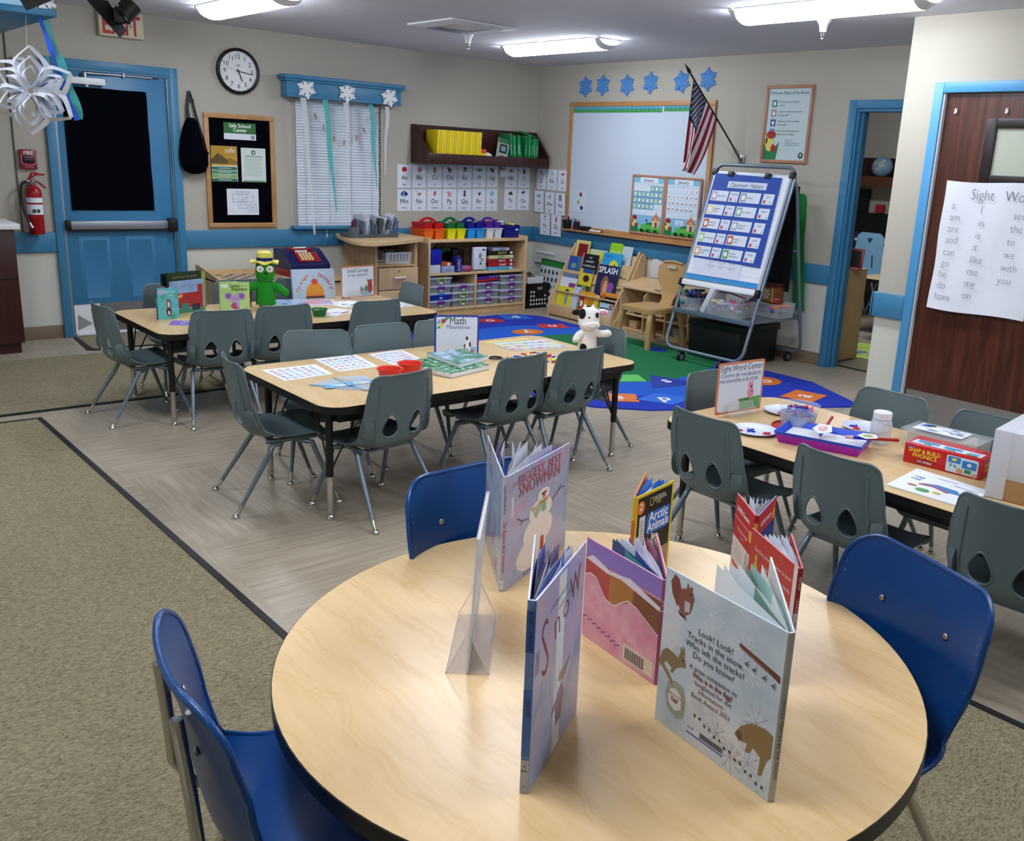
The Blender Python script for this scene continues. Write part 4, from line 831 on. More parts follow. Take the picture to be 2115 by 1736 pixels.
# flag
t = thing('flag', 'American flag on a slanted black pole mounted right of the whiteboard', 'flag', (0, 0, 0))
P0 = Vector((-.03, -2.833, 1.66)); P1 = Vector((-.525, -2.615, 2.33)); dp = (P1-P0).normalized()
MB().tube([P0, P1], .0075, 'black', 10).tube([P1, P1+dp*.02, P1+dp*.05, P1+dp*.09], [.012, .016, .010, .001], 'black', 10).build('pole', t)
MB().box(-.012, 0, -2.865, -2.80, 1.60, 1.69, 'steel', bev=.003).tube([Vector((-.008, -2.835, 1.635)), P0+dp*.10], .014, 'steel', 12).cyl((-.02, -2.86, 1.66), (-.05, -2.86, 1.67), .006, 'steel').build('bracket', t)
A0, A1, B0, B1 = Vector((-.497, -2.632, 2.285)), Vector((-.262, -2.733, 1.968)), Vector((-.44, -2.551, 1.604)), Vector((-.35, -2.545, 1.495))
fr, fwht, fn = mat('flag_red', '8e1426', .75), mat('flag_white', 'd6d3da', .75), mat('flag_navy', '14163f', .75)
b = MB(); NA, NB = 39, 36
def FP(a, bb):
    p = A0.lerp(A1, a).lerp(B0.lerp(B1, a), bb); s = bb*(1-.25*bb)
    return p+Vector((.05*s*math.sin(a*7.5+.5)+.012*s*math.sin(a*17), .035*s*math.cos(a*9.5), -.05*math.sin(PI*bb)*a))
vs = [FP(i/NA, j/NB) for j in range(NB+1) for i in range(NA+1)]
for j in range(NB):
    for i in range(NA):
        k = fn if i < 21 and j < 17 else (fr if (i//3) % 2 == 0 else fwht); a = j*(NA+1)+i
        o_ = len(b.f); b.f.append((a, a+1, a+NA+2, a+NA+1)); b.m.append(b.mi(k)); b.sm.append(True)
b.v = [tuple(v) for v in vs]
for j in range(11):
    for i in range(6 if j % 2 == 0 else 5):
        aa = (.045+.085*i+(.042 if j % 2 else 0)); bb = .03+.038*j; c = FP(aa, bb); e1 = (FP(aa+.01, bb)-c).normalized(); e2 = (FP(aa, bb+.01)-c).normalized(); nn = e1.cross(e2).normalized()
        for sg in (-1, 1): b.add([c+nn*.002*sg+(e1*math.cos(R_(36*q))+e2*math.sin(R_(36*q)))*(.012 if q % 2 == 0 else .005) for q in range(10)], [tuple(range(10))], fwht)
b.build('cloth', t)
# rules poster
t = thing('framed_poster', 'Rules of the Roost poster in a thin wooden frame left of the doorway', 'poster', (0, -3.037, 1.636), -PI/2)
frame(MB(), 0, .47, 0, .625, .026, .018, 'oakp').build('frame', t)
b = MB().box(.02, .45, -.008, 0, .02, .605, 'bccfd2'); b.canvas((.026, -.0082, .026), X_, Z_); w, h = .418, .573
b.text('Primrose Rules of the Roost', w/2, h*.92, .036, '2a343a', fit=w*.9)
for i, (a, c, k) in enumerate((('Be kind to yourself and', 'others.', '1f6a66'), ('Use your listening ears and', 'looking eyes.', '9a7a86'), ('Keep your hands and feet', 'to yourself.', '27357a'), ('Use your walking feet and', 'inside voice in school.', '5a78a8'))):
    y = h*(.78-.135*i); b.rect(w*.10, y-.02, w*.22, y+.035, k).ell(w*.16, y+.006, .014, .018, 'dfe6e8', 2).text(a, w*.27, y+.014, .021, '4a5458', 'L').text(c, w*.27, y-.014, .021, '4a5458', 'L')
b.text('Please help', w*.5, h*.27, .015, '5a6468', 'L').text('by following these rules', w*.5, h*.235, .015, '5a6468', 'L').text('and being a good friend', w*.5, h*.205, .015, '5a6468', 'L'); rooster_art(b, 1.5); b.ell(w*.9, h*.07, .024, .026, '20382c').ell(w*.9, h*.075, .008, .012, 'cfe0d8', 3); b.build('print', t)
# doorway casing to the next room
b = MB()
for q in ((-.03, 0, -3.925, -3.857, 0, 2.135), (-.03, 0, -4.885, -4.82, 0, 2.135), (-.03, 0, -4.82, -3.925, 2.07, 2.135)): b.box(*q, 'blue', bev=.003)
for q in ((-.01, .13, -3.945, -3.925, 0, 2.07), (-.01, .13, -4.82, -4.80, 0, 2.07), (-.01, .13, -4.80, -3.945, 2.05, 2.07), (.03, .055, -3.965, -3.945, 0, 2.05)): b.box(*q, 'blue')
struct('trim_5', b)
# brown door
b = MB().box(RX+.02, RX+.06, -6.155, -5.225, .008, 2.07, 'walnut'); d3 = struct('door_3', b)
f = MB()
for q in ((RX-.025, RX, -5.215, -5.157, 0, 2.135), (RX-.025, RX, -6.215, -6.157, 0, 2.135), (RX-.025, RX, -6.157, -5.215, 2.075, 2.135)): f.box(*q, mat('blue_casing', '4a92c4', .4, noise=.03), bev=.003)
f.box(RX-.01, RX+.07, -5.225, -5.212, 0, 2.075, 'd2d4dc').box(RX-.01, RX+.07, -6.16, -6.15, 0, 2.075, 'blue').build('door_frame', d3)
MB().box(RX+.015, RX+.02, -6.14, -5.24, .012, .245, 'steel').build('kick_plate', d3)
w = MB()
for q in ((-5.56, -5.50, 1.56, 1.93), (-6.02, -5.96, 1.56, 1.93), (-5.96, -5.56, 1.875, 1.93), (-5.96, -5.56, 1.56, 1.61)): w.box(RX-.0, RX+.025, *q, mat('window_bronze', '241d1c', .4), bev=.004)
w.build('window_frame', d3); MB().box(RX+.017, RX+.019, -5.97, -5.55, 1.60, 1.885, mat('frosted_film', 'b4bbaa', .3)).build('window_pane', d3)
for i, y in enumerate((-5.294, -5.60)):
    t_ = MB().box(RX+.008, RX+.0205, y-.008, y+.008, 1.955, 1.985, 'white', bev=.003).ball((RX+.006, y, 1.96), .007, 'white', 8).ball((RX+.01, y, 1.98), .007, 'white', 8)
    solo('adhesive_hook', t_, ('white adhesive hook on the brown door, nearer its left edge', 'white adhesive hook on the brown door, above the window')[i], 'hook')
b = MB(); nn_ = 12; vs = []
for j in range(nn_+1):
    for i in range(nn_+1):
        vs.append((RX-.004-.004*math.sin(i*.9+j*.5)-(.02*(j/nn_)**3), -5.313-(.60*i/nn_)-.003*math.sin(j), 1.568-.775*j/nn_-.006*math.sin(i*.5)))
b.add(vs, [(j*(nn_+1)+i, j*(nn_+1)+i+1, (j+1)*(nn_+1)+i+1, (j+1)*(nn_+1)+i) for j in range(nn_) for i in range(nn_)], 'paper', True)
b.canvas((RX-.034, -5.313, .793), (0, -1, 0), Z_); b.T = Matrix(((0, 0, -1, RX-.010), (-1, 0, 0, -5.313), (0, 1, 0, .793), (0, 0, 0, 1))) @ Matrix.Rotation(R_(-1.6), 4, 'X')
b.T = Matrix.Translation((-.022, 0, 0)) @ b.T
ink = '5a5e6a'
b.text('Sight   Words', .17, .672, .09, ink, 'L', l=2, sx=.82, bold='thin')
for i, s in enumerate(('a', 'am', 'are', 'and', 'can', 'go', 'he', 'do', 'have')): b.text(s, .062-.002*i, .608-.068*i-.006*(i > 3), .066, ink, 'L', sx=.85, bold='thin')
for i, s in enumerate(('I', 'in', 'is', 'it', 'like', 'me', 'my', 'on')): b.text(s, .245-.004*i, .59-.072*i, .066, ink, 'L', sx=.85, bold='thin')
for i, s in enumerate(('see', 'the', 'to', 'we', 'with', 'you')): b.text(s, .44-.006*i, .575-.075*i, .066, ink, 'L', sx=.85, bold='thin')
solo('handwritten_chart', b, 'large white handwritten Sight Words sheet taped on the brown door', 'chart')
# ================= easel =================
t = thing('easel', 'rolling grey steel easel with blue pocket chart, standing at the whiteboard wall', 'easel', (0, 0, 0))
ex = lambda z: -.95+(z-.10)*.3176
def loop(x_of, y0, y1, z0, z1, r):
    p = []
    for cy, cz, a0 in ((y0-r, z0+r, 270), (y0-r, z1-r, 0), (y1+r, z1-r, 90), (y1+r, z0+r, 180)):
        for k in range(6):
            a = R_(a0+18*k); y, z = cy+r*math.cos(a), cz+r*math.sin(a); p.append((x_of(z), y, z))
    return p
b = MB().tube(loop(ex, -2.945, -3.755, .10, 1.60, .09), .0145, 'greymet', 10, closed=True)
b.build('front_frame', t)
rx_ = lambda z: -.13-(z-.10)*.232
MB().tube(loop(rx_, -2.955, -3.745, .10, 1.52, .09), .0135, 'greymet', 10, closed=True).tube([(rx_(.95), -2.955, .95), (rx_(.95), -3.745, .95)], .01, 'greymet', 8).build('rear_frame', t)
Eo = Matrix(((0, .3027, -.9531, ex(.66)-.016), (-1, 0, 0, -2.962), (0, .9531, .3027, .66), (0, 0, 0, 1)))
MB(Eo).box(0, .78, 0, .93, -.012, .0, 'alu').rect(.012, .012, .768, .918, 'cfd8e6', 4).build('board', t)
MB(Eo).box(-.012, .79, -.05, -.004, -.02, .03, 'white', bev=.004).build('ledge', t)
for q in ((-.02, .01, -.06, 0, -.02, .035), (.765, .80, -.06, 0, -.02, .035), (-.02, .03, .90, .95, -.01, .012), (.75, .80, .90, .95, -.01, .012)): MB(Eo).box(*q, 'black', bev=.003).build('corner_cap', t)
b = MB(); b.box(ex(.40)-.02, rx_(.40)+.02, -3.745, -2.955, .395, .405, 'alu').box(ex(.40)-.03, ex(.40)-.01, -3.76, -2.94, .385, .425, 'greymet', bev=.004).box(rx_(.40), rx_(.40)+.015, -3.745, -2.955, .385, .425, 'greymet').build('tray', t)
MB().box(rx_(.9)-.03, rx_(.9)-.02, -3.70, -3.0, .62, 1.46, 'black').build('rear_panel', t)
for x, y in ((-.955, -3.14), (-.955, -3.56), (-.105, -3.14), (-.105, -3.60)):
    MB().cyl((x, y-.012, .042), (x, y+.012, .042), .042, 'rubber', 24).cyl((x, y-.0135, .042), (x, y+.0135, .042), .024, 'greymet', 20).cyl((x, y, .07), (x, y, .098), .009, 'steel').box(x-.02, x+.02, y-.02, y+.02, .078, .09, 'black', bev=.004).build('caster', t)
b = MB(Eo); b.box(.02, .76, .01, .90, .0035, .010, 'paper')
for i in range(20): b.line([(.03, .05+.042*i), (.75, .05+.042*i)], .0015, '9fb6cc', 21)
b.rect(.02, .01, .76, .052, '2a8ac8', 21)
solo('chart_tablet', b, 'lined chart tablet with blue foot on the easel board', 'tablet')
b = MB(Eo); b.box(.07, .56, .05, .24, .0115, .015, 'd2d5e4')
for i in range(3): x = .25+.105*i; b.line([(x-.03, .175), (x, .16), (x+.035, .18), (x+.01, .20), (x-.03, .175)], .003, '60646c', 31).line([(x+.01, .20), (x+.03, .235)], .003, '60646c', 31).text('SINGLE RULED', x, .135, .012, '70747c', l=31, fit=.08).text('CHART', x, .12, .012, '70747c', l=31)
solo('cardboard_cover', b, 'pale cover sheet lying over the lower left of the chart tablet', 'sheet')
b = MB(Eo); b.prism([(.05, .19), (.735, .175), (.72, .55), (.70, .895), (.03, .905), (.035, .55)], .0155, .019, mat('chart_blue', '10409c', .6, noise=.1, nscale=9))
t2 = thing('pocket_chart', 'blue Classroom Helpers pocket chart hanging on the easel', 'pocket chart')
b.build('chart_cloth', t2)
b = MB(Eo @ Matrix.Translation((0, 0, .0195))); b.rect(.19, .79, .58, .845, 'c6d2e4').text('Classroom  Helpers', .385, .80, .05, '4a5060', l=3, fit=.33).build('title_strip', t2)
jobs = [('Flag Holder', 'Charlie', 'Librarian', 'Jack'), ('Calendar Helper', 'Evan', 'Line Leader', 'Logan'), ('Weather Reporter', 'Ethan', 'Classroom Manager', 'Jude'), ('Song Leader', 'Lincoln', 'Problem Solver', 'Liam'), ('Lunch and Snack Helper', 'Henry', 'Kindness Ambassador', 'Tegan')]
pc = [('b09ab8', '8f9ab0'), ('d8cfa0', '7aa6a0'), ('b05a4a', '9fb0c4'), ('9ac88a', 'c04a3a'), ('c8a070', '3c9a4a')]
for j, row in enumerate(jobs):
    y = .675-.118*j
    for (x, w_, s, small) in ((.05, .175, row[0], 0), (.238, .095, row[1], 1), (.35, .20, row[2], 0), (.575, .105, row[3], 1)):
        b = MB(Eo @ Matrix.Translation((x-.004*j, y, .0195))); b.box(0, w_, 0, .086, 0, .0012, 'd2d9e6')
        if small: b.text(s, w_/2, .055, .024, '5a6070', l=4, fit=w_*.75).rect(.012, .008, .034, .034, 'c0485a', 4).ell(w_-.02, .015, .006, .006, '7a8a80', 4)
        else:
            b.rect(.008, .008, .062, .078, pc[j][x > .3], 4).ell(.035, .042, .018, .022, 'e8e4dc', 5)
            ws_ = s.rsplit(' ', 1) if len(s) > 11 else [s]
            for q, u in enumerate(ws_): b.text(u, .068, .036-.022*q+.011*(len(ws_)-1), .019, '40485a', 'L', l=4, fit=w_-.078)
        b.build('name_card' if small else 'job_card', t2)
for x in (.19, .56):
    solo('binder_clip', MB(Eo).box(x-.028, x+.028, .885, .925, -.002, .03, 'black', bev=.006).tube([(x-.02, .925, .02), (x-.012, .965, .02), (x+.012, .965, .02), (x+.02, .925, .02)], .0018, 'steel', 6), 'black binder clip at the top edge of the easel, %s' % ('left one' if x < .3 else 'right one'), 'clip', group='binder clips on the easel')
b = MB(); vs = []
for j in range(13):
    z = 1.40-.94*j/12
    for i in range(5): vs.append((-.085-.012*math.sin(i*1.4+j*.4)-.004*i, -3.47-.034*i-.009*j-.006*math.sin(j), z-.02*(i == 4)))
b.add(vs, [(j*5+i, j*5+i+1, j*5+i+6, j*5+i+5) for j in range(12) for i in range(4)], mat('green_cloth', '0c7a34', .8), True)
solo('green_cloth', b, 'green cloth hanging at the right rear side of the easel', 'cloth')
# tray contents
def bin_(b, x0, x1, y0, y1, z0, z1, k, th=.004, flare=.012):
    o = [(x0, y0), (x1, y0), (x1, y1), (x0, y1)]; f = flare; a = [(x0+f, y0+f, z0), (x1-f, y0+f, z0), (x1-f, y1-f, z0), (x0+f, y1-f, z0)]
    t = [(x, y, z1) for x, y in o]; ti = [(x0+th, y0+th, z1), (x1-th, y0+th, z1), (x1-th, y1-th, z1), (x0+th, y1-th, z1)]; ai = [(x0+f+th, y0+f+th, z0+th), (x1-f-th, y0+f+th, z0+th), (x1-f-th, y1-f-th, z0+th), (x0+f+th, y1-f-th, z0+th)]
    vs = a+t+ti+ai; F = [(3, 2, 1, 0), (12, 13, 14, 15)]
    for i in range(4): j = (i+1) % 4; F += [(i, j, 4+j, 4+i), (4+i, 4+j, 8+j, 8+i), (8+i, 8+j, 12+j, 12+i)]
    return b.add(vs, F, k)
def clutter(b, x0, x1, y0, y1, z, n, cols, s=.03, seed=1):
    r = random.Random(seed)
    for i in range(n):
        c = Vector((r.uniform(x0, x1), r.uniform(y0, y1), z+r.uniform(0, s))); b.T = Matrix.Translation(c) @ Matrix.Rotation(r.uniform(0, 3), 4, 'Z') @ Matrix.Rotation(r.uniform(-.6, .6), 4, 'X'); w_ = s*r.uniform(.5, 1.4)
        b.box(-w_, w_, -s*.35, s*.35, -s*.25, s*.25, r.choice(cols), bev=s*.12, seg=1)
    b.T = Matrix.Identity(4); return b
def tub(lab, x0, x1, y0, y1, z0, h, k, cols, n, seed, cat='bin', lid=None, fill=.6, s=.03, name='storage_bin', group=None):
    t = thing(name, lab, cat, ((x0+x1)/2, (y0+y1)/2, z0), 0, group); hx, hy = (x1-x0)/2, (y1-y0)/2
    bin_(MB(), -hx, hx, -hy, hy, 0, h, k).build('tub', t)
    if cols: 
        c = clutter(MB(), -hx*.75, hx*.75, -hy*.75, hy*.75, h*fill*.5, n, cols, s, seed); clutter(c, -hx*.7, hx*.7, -hy*.7, hy*.7, h*fill, n, cols, s, seed+9); c.build('contents', t)['kind'] = 'stuff'
    return t
tub('clear bin of blue and red toys at the left of the easel tray', -.84, -.62, -3.14, -2.97, .41, .11, 'clear', ['1a3a9a', '8a1a3a', '1a6a5a', '3a2a6a', '223a6a', '5a5a60'], 22, 3, s=.045, fill=1.0)
solo('white_box_file', MB(Matrix.Rotation(.45, 4, 'X')).box(-.1, .1, -.022, .022, 0, .24, 'd6d9de', bev=.003), 'white plastic strip leaning between the bins on the easel tray', 'strip', (-.74, -3.22, .42))
tub('clear bin of pale toy parts at the middle of the easel tray', -.85, -.60, -3.60, -3.27, .41, .12, 'clear', ['c87a7a', 'd0c070', '8aa4d8', 'b8b8bc', 'b04a6a', '6a90c8'], 22, 5, s=.035, fill=.75)
b = MB(); vs = [(x, y, z) for (x, y, z) in ((-.80, -3.28, .52), (-.80, -3.58, .52), (-.66, -3.28, .52), (-.66, -3.58, .52), (-.76, -3.32, .60), (-.76, -3.56, .585), (-.70, -3.32, .60), (-.70, -3.56, .59))]
b.add(vs, [(0, 1, 5, 4), (2, 3, 7, 6), (4, 5, 7, 6), (0, 4, 6, 2), (1, 5, 7, 3)], 'clear', True).tube([(-.765, -3.30, .602), (-.76, -3.44, .60), (-.762, -3.59, .578)], .006, '8a1a5a', 6)
solo('zip_bag', b, 'clear zip bag with a purple seal on top of the middle tray bin', 'bag')
tub('clear bin with orange and yellow papers at the right rear of the easel tray', -.50, -.27, -3.74, -3.40, .41, .12, 'clear', ['e0c03a', 'e8601a', 'c04a4a', '2a4ac0', 'e8702a', 'b0d040'], 18, 8, s=.045, fill=.95)
b = MB().box(-.07, .07, -.085, .085, 0, .14, '7a4a2a', bev=.004).box(-.075, .075, -.09, .09, .125, .15, '4a1f18', bev=.004)
for x_, u_, w2 in ((-.0705, (0, -1, 0), .085), ):
    b.canvas((x_, 0, .065), u_, Z_).rect(-.07, -.055, .07, .05, '8a6f3a').rect(-.078, -.06, -.068, .055, 'c8b070', 2).rect(.068, -.06, .078, .055, 'c8b070', 2)
    for q in range(8): a = R_(45*q); b.poly([(0, 0), (.04*math.cos(a-.2), .04*math.sin(a-.2)), (.046*math.cos(a), .046*math.sin(a)), (.04*math.cos(a+.2), .04*math.sin(a+.2))], 'e6e0cc', 3)
    b.ell(0, 0, .016, .016, 'b8a890', 4).line([(-.07, .062), (-.03, .075), (0, .064), (.03, .075), (.07, .062)], .010, 'e8e0d0', 3)
solo('ornate_tin', b, 'ornate brown and gold tin with white flower on the easel tray', 'tin', (-.40, -3.57, .532))
MB().box(-.30, .30, -.24, .30, 0, 0, 'black') if False else None
t = thing('black_storage_trunk', 'large black storage trunk on the floor under the easel tray', 'trunk', (-.44, -3.26, 0))
MB().box(-.26, .26, -.27, .27, 0, .30, 'black', bev=.01).build('body', t); MB().box(-.27, .27, -.285, .285, .27, .33, 'black', bev=.01).build('lid', t)
# ================= storage furniture along the far wall =================
def panel(b, x0, x1, y0, y1, z0, z1, k='birch', bev=.004): return b.box(x0, x1, y0, y1, z0, z1, k, bev)
t = thing('drawer_cabinet', 'maple cabinet with a curved top, open cubby and two drawers', 'cabinet', (0, 0, 0))
b = MB(); panel(b, -2.36, -2.33, -.60, -.01, .03, .765); panel(b, -1.935, -1.905, -.60, -.01, .03, .765); panel(b, -2.33, -1.935, -.03, -.01, .03, .765); panel(b, -2.33, -1.935, -.60, -.03, .535, .553); panel(b, -2.33, -1.935, -.58, -.03, .03, .06)
b.build('body', t)
pts = [(-2.45, -.03), (-2.513, -.16), (-2.60, -.45), (-2.66, -.72), (-2.66, -.86), (-2.60, -.93), (-2.50, -.94), (-2.311, -.88), (-1.939, -.69), (-1.86, -.62), (-1.80, -.50), (-1.80, -.03)]
pp2 = [(p.x, p.y) for p in crom([(x, y, 0) for x, y in pts], 4)]
MB().prism(pp2, .768, .797, 'birch').build('top', t)
for z0, z1 in ((.325, .53), (.07, .318)):
    dr = MB(); panel(dr, -2.33, -1.91, -.622, -.602, z0, z1); dr = dr.build('drawer', t)
    MB().tube([(-2.18, -.624, z0+(z1-z0)*.55), (-2.175, -.648, z0+(z1-z0)*.55), (-2.065, -.648, z0+(z1-z0)*.55), (-2.06, -.624, z0+(z1-z0)*.55)], .011, 'e6ddc8', 8).build('handle', dr)
    MB().cyl((-2.12, -.625, z1-.035), (-2.12, -.620, z1-.035), .008, 'steel', 12).build('lock', dr)
b = MB(); bin_(b, -.15, .15, -.11, .11, 0, .11, 'white')
b.canvas((0, -.112, 0), X_, Z_)
for i in range(6):
    for j in range(3): b.rect(-.10+.036*i, .03+.022*j, -.088+.036*i, .043+.022*j, '7a8494', 3)
b.T = Matrix.Identity(4); clutter(b, -.1, .1, -.08, .06, .10, 10, ['202428', '3a4a5a', '5a6a6a', '8a9aa0'], .03, 4)
solo('white_basket', b, 'white perforated basket in the open cubby of the drawer cabinet', 'basket', (-2.07, -.44, .5535))
b = MB().box(-.06, .06, -.05, .09, 0, .014, 'c8b878').box(-.055, .06, -.045, .085, .014, .028, '3a6a8a').box(-.05, .055, -.05, .08, .028, .038, 'd8cfa0')
solo('small_book_pile', b, 'small pile of thin books left of the white basket', 'books', (-2.265, -.48, .5535))
# desk organiser
t = thing('desk_organiser', 'grey mesh desk organiser full of papers on the drawer cabinet', 'organiser', (-2.30, -.42, .797))
mesh_ = mat('grey_mesh', '5f6b72', .5, alpha=.75)
b = MB(); bin_(b, -.27, .24, -.11, .11, 0, .035, mesh_)
for x in (-.14, -.05, .04, .13, .22): b.add([(x, -.1, 0), (x, .11, 0), (x+.02, .11, .19), (x+.02, -.1, .15)], [(0, 1, 2, 3)], mesh_)
b.lathe([(.001, 0), (.05, 0), (.055, .10), (.052, .10), (.048, .003)], mesh_, 18, (-.21, -.06, 0)); b.build('mesh_frame', t)
rs = random.Random(21); pcol = ['c9cfe0', 'd6dae6', 'e0e2ea', 'a8b4c8', '7a9ac0', 'c8b0c0', '4a6a3a', 'd6d8e0']
for i in range(13):
    x = -.12+i*.027; k = rs.uniform(-.02, .035); h_ = rs.uniform(.17, .225)
    b = MB(); b.add([(x, -.09, .005), (x+.004, .09, .005), (x+k*.4+.01, -.09, h_*.5), (x+k*.4+.012, .09, h_*.5), (x+k*2+.012, -.085, h_), (x+k*2+.014, .09, h_)], [(0, 1, 3, 2), (2, 3, 5, 4)], pcol[i % 8], True); b.build('paper', t)
for i, c in enumerate(('16181c', '8a1018', '1a3a8a', '16181c', '8a8a90')):
    MB().tube([(-.21+.012*i-.02, -.06, .01), (-.235+.022*i, -.07+.01*i, .15+.012*(i % 3))], .005 if c != '8a1018' else .009, c, 6).build('pen', t)
# open shelf unit
t = thing('shelf_unit', 'low maple shelf unit with coloured caddies on top near the corner', 'shelf', (0, 0, 0))
b = MB()
panel(b, -1.715, -1.69, -.50, -.01, 0, .785).build('side_panel', t); panel(MB(), -.505, -.48, -.50, -.01, 0, .785).build('side_panel', t)
panel(MB(), -1.69, -.505, -.495, -.01, .735, .758).build('top_shelf', t); panel(MB(), -1.69, -.505, -.495, -.01, .412, .435).build('middle_shelf', t)
panel(MB(), -1.69, -.505, -.495, -.01, .065, .088).build('bottom_shelf', t); panel(MB(), -1.14, -1.118, -.49, -.01, .088, .412).build('divider', t)
panel(MB(), -1.69, -.505, -.48, -.46, 0, .065).build('kick_board', t); panel(MB(), -1.69, -.505, -.02, -.01, .088, .735, 'birch', 0).build('back_panel', t)
def caddy(x0, x1, low, high, lab, hc=None):
    t = thing('craft_caddy', lab, 'caddy', ((x0+x1)/2, -.27, .758)); w = (x1-x0)/2
    b = MB()
    for s in (-1, 1): bin_(b, s*w/2-w/2+.006, s*w/2+w/2-.006, -.13, .13, 0, .095, low, .004, .012)
    b.box(-w, w, -.135, .135, .092, .10, low); b.build('lower_bin', t)
    b = MB()
    for s in (-1, 1): bin_(b, s*w/2-w/2+.012, s*w/2+w/2-.012, -.115, .115, .095, .155, high, .004, .008)
    b.build('upper_bin', t)
    p = [(-w*.92, 0), (-w*.72, .022), (-w*.38, .048), (0, .056), (w*.38, .048), (w*.72, .022), (w*.92, 0)]
    b = MB(Matrix(((1, 0, 0, 0), (0, 0, -1, .006), (0, 1, 0, .152), (0, 0, 0, 1)))); q = [(x*.5, .008+z*.42) for x, z in p]
    n = len(p)
    for k in (0, .012): pass
    vs = [(x, z, k) for k in (0, .012) for x, z in p]+[(x, z, k) for k in (0, .012) for x, z in q]
    F = []
    for i in range(n-1):
        F += [(i, i+1, 2*n+i+1, 2*n+i), (n+i, 3*n+i, 3*n+i+1, n+i+1), (i, n+i, n+i+1, i+1), (2*n+i, 2*n+i+1, 3*n+i+1, 3*n+i)]
    F += [(0, 2*n, 3*n, n), (0, 2*n-0, 2*n+n-1, n-1)]
    b.add(vs, F[:-1], high); b.build('carry_handle', t)
    c = clutter(MB(), -w*.7, w*.7, -.07, .07, .145, 7, ['d8d0c8', 'c86a3a', '8a9aa8', 'e0e0e0', '6a3a2a'], .022, int(x0*-100)); c.build('contents', t)['kind'] = 'stuff'
caddy(-1.705, -1.455, mat('orange_bin', 'e2600c', .4), mat('red_bin', 'b80e18', .4), 'red caddy nested on an orange bin, leftmost on the shelf unit')
caddy(-1.43, -1.20, mat('yellow_bin', 'd9d80a', .4), mat('green_bin', '0c6a38', .4), 'green caddy nested on a yellow bin on the shelf unit')
caddy(-1.185, -.965, mat('sky_bin', '1f8fe0', .4), mat('navy_bin', '0f1480', .4), 'dark blue caddy nested on a sky blue bin on the shelf unit')
caddy(-.95, -.735, mat('white_bin', 'cfd4da', .4), mat('purple_bin', '4f1f96', .4), 'purple caddy nested on a white bin on the shelf unit')
t = tub('navy bucket of mixed craft supplies at the right end of the shelf unit', -.72, -.51, -.40, -.14, .758, .13, mat('navy_bin2', '0c1276', .4), ['8ab04a', 'c8d0d8', 'd8c84a', 'd06a3a', '9a9aa8', '3a3a6a'], 9, 12, s=.04, fill=.95, name='supply_bucket', cat='bucket')
MB().box(.05, .085, -.1265, -.12, .075, .105, 'paper').build('label', t)
# middle shelf things
def bx(name, lab, x0, x1, y0, y1, z0, h, k, cat='box', fn=None, rz=0):
    b = MB().box(x0, x1, y0, y1, 0, h, k, bev=.002)
    if fn: b.canvas((x0, y0-.0005, 0), X_, Z_); fn(b, x1-x0, h)
    return solo(name, b, lab, cat, (0, 0, z0))
Z1 = .4355
bx('white_carton', 'white carton under the blue bin at the left of the shelf unit', -1.68, -1.555, -.47, -.15, Z1, .085, 'c8ccd4')
bx('blue_bin', 'royal blue bin stacked on a white carton in the shelf unit', -1.685, -1.545, -.475, -.15, Z1+.086, .145, mat('royal_bin', '0b1a9a', .4))
b = MB(Matrix.Rotation(R_(52), 4, 'Y')).lathe([(.001, 0), (.028, 0), (.028, .13), (.015, .15), (.02, .17), (.001, .17)], 'clear', 14)
solo('plastic_bottle', b, 'clear bottle leaning on top of the royal blue bin', 'bottle', (-1.66, -.36, Z1+.215))
bx('pink_game_box', 'pale blue and pink box lying low on the middle shelf', -1.535, -1.385, -.47, -.2, Z1, .065, '8ea0c4', fn=lambda b, w, h: b.text('puzzle', w/2, h*.3, .03, 'c8707a'))
bx('orange_card_box', 'small orange box on the pale blue box', -1.535, -1.41, -.46, -.25, Z1+.066, .035, 'b04a24', fn=lambda b, w, h: b.rect(w*.55, .004, w*.8, h-.004, 'e0dcc8'))
clb = clutter(MB(), -.075, .075, -.05, .05, .0, 16, [mat('green_bag', '2a5a30', .35)], .055, 31)
solo('green_bag_bundle', clb, 'crumpled green plastic bag behind the small boxes on the shelf', 'bag', (-1.43, -.28, Z1+.165))
bx('navy_box', 'navy box with white lettering standing upright on the shelf', -1.375, -1.31, -.48, -.40, Z1, .155, '181a6a', fn=lambda b, w, h: b.text('Jumbo', w*.72, .012, .045, 'd8d8e8', 'L', rot=PI/2))
b = MB().tube([(-.05, 0, .03), (.03, -.06, .03)], [.035, .035], '8a4a8a', 12).tube([(.03, -.06, .03), (.05, -.075, .03)], [.036, .03], 'b02a3a', 12)
solo('purple_pouch', b, 'purple and red rolled pouch on the middle shelf', 'pouch', (-1.24, -.40, Z1))
bx('dark_backpack_toy', 'dark box with coloured print behind the rolled pouch', -1.30, -1.165, -.32, -.14, Z1, .21, '15161e', fn=lambda b, w, h: b.ell(w/2, h*.5, .02, .05, '5a6a4a').ell(w*.7, h*.4, .014, .04, '3a7a8a'))
b = MB().box(0, .155, -.04, 0, 0, .225, 'd6dae4', bev=.002); b.canvas((0, -.0405, 0), X_, Z_).rect(.1, .19, .14, .205, '22183a').text('EDUCATION', .05, .195, .012, '8a8aa8').line([(.06, .15), (.08, .17), (.10, .14)], .008, '9a7a4a', 3).ell(.075, .135, .012, .014, '3a4a3a', 3).line([(.07, .12), (.11, .10), (.07, .07)], .008, '5a7a4a').line([(.09, .09), (.12, .11)], .005, '333333').poly([(.07, .05), (.10, .05), (.09, .075)], '222230')
solo('white_kit_box', b, 'tall white box with a small figure print on the middle shelf', 'box', (-1.150, -.43, Z1+.018))
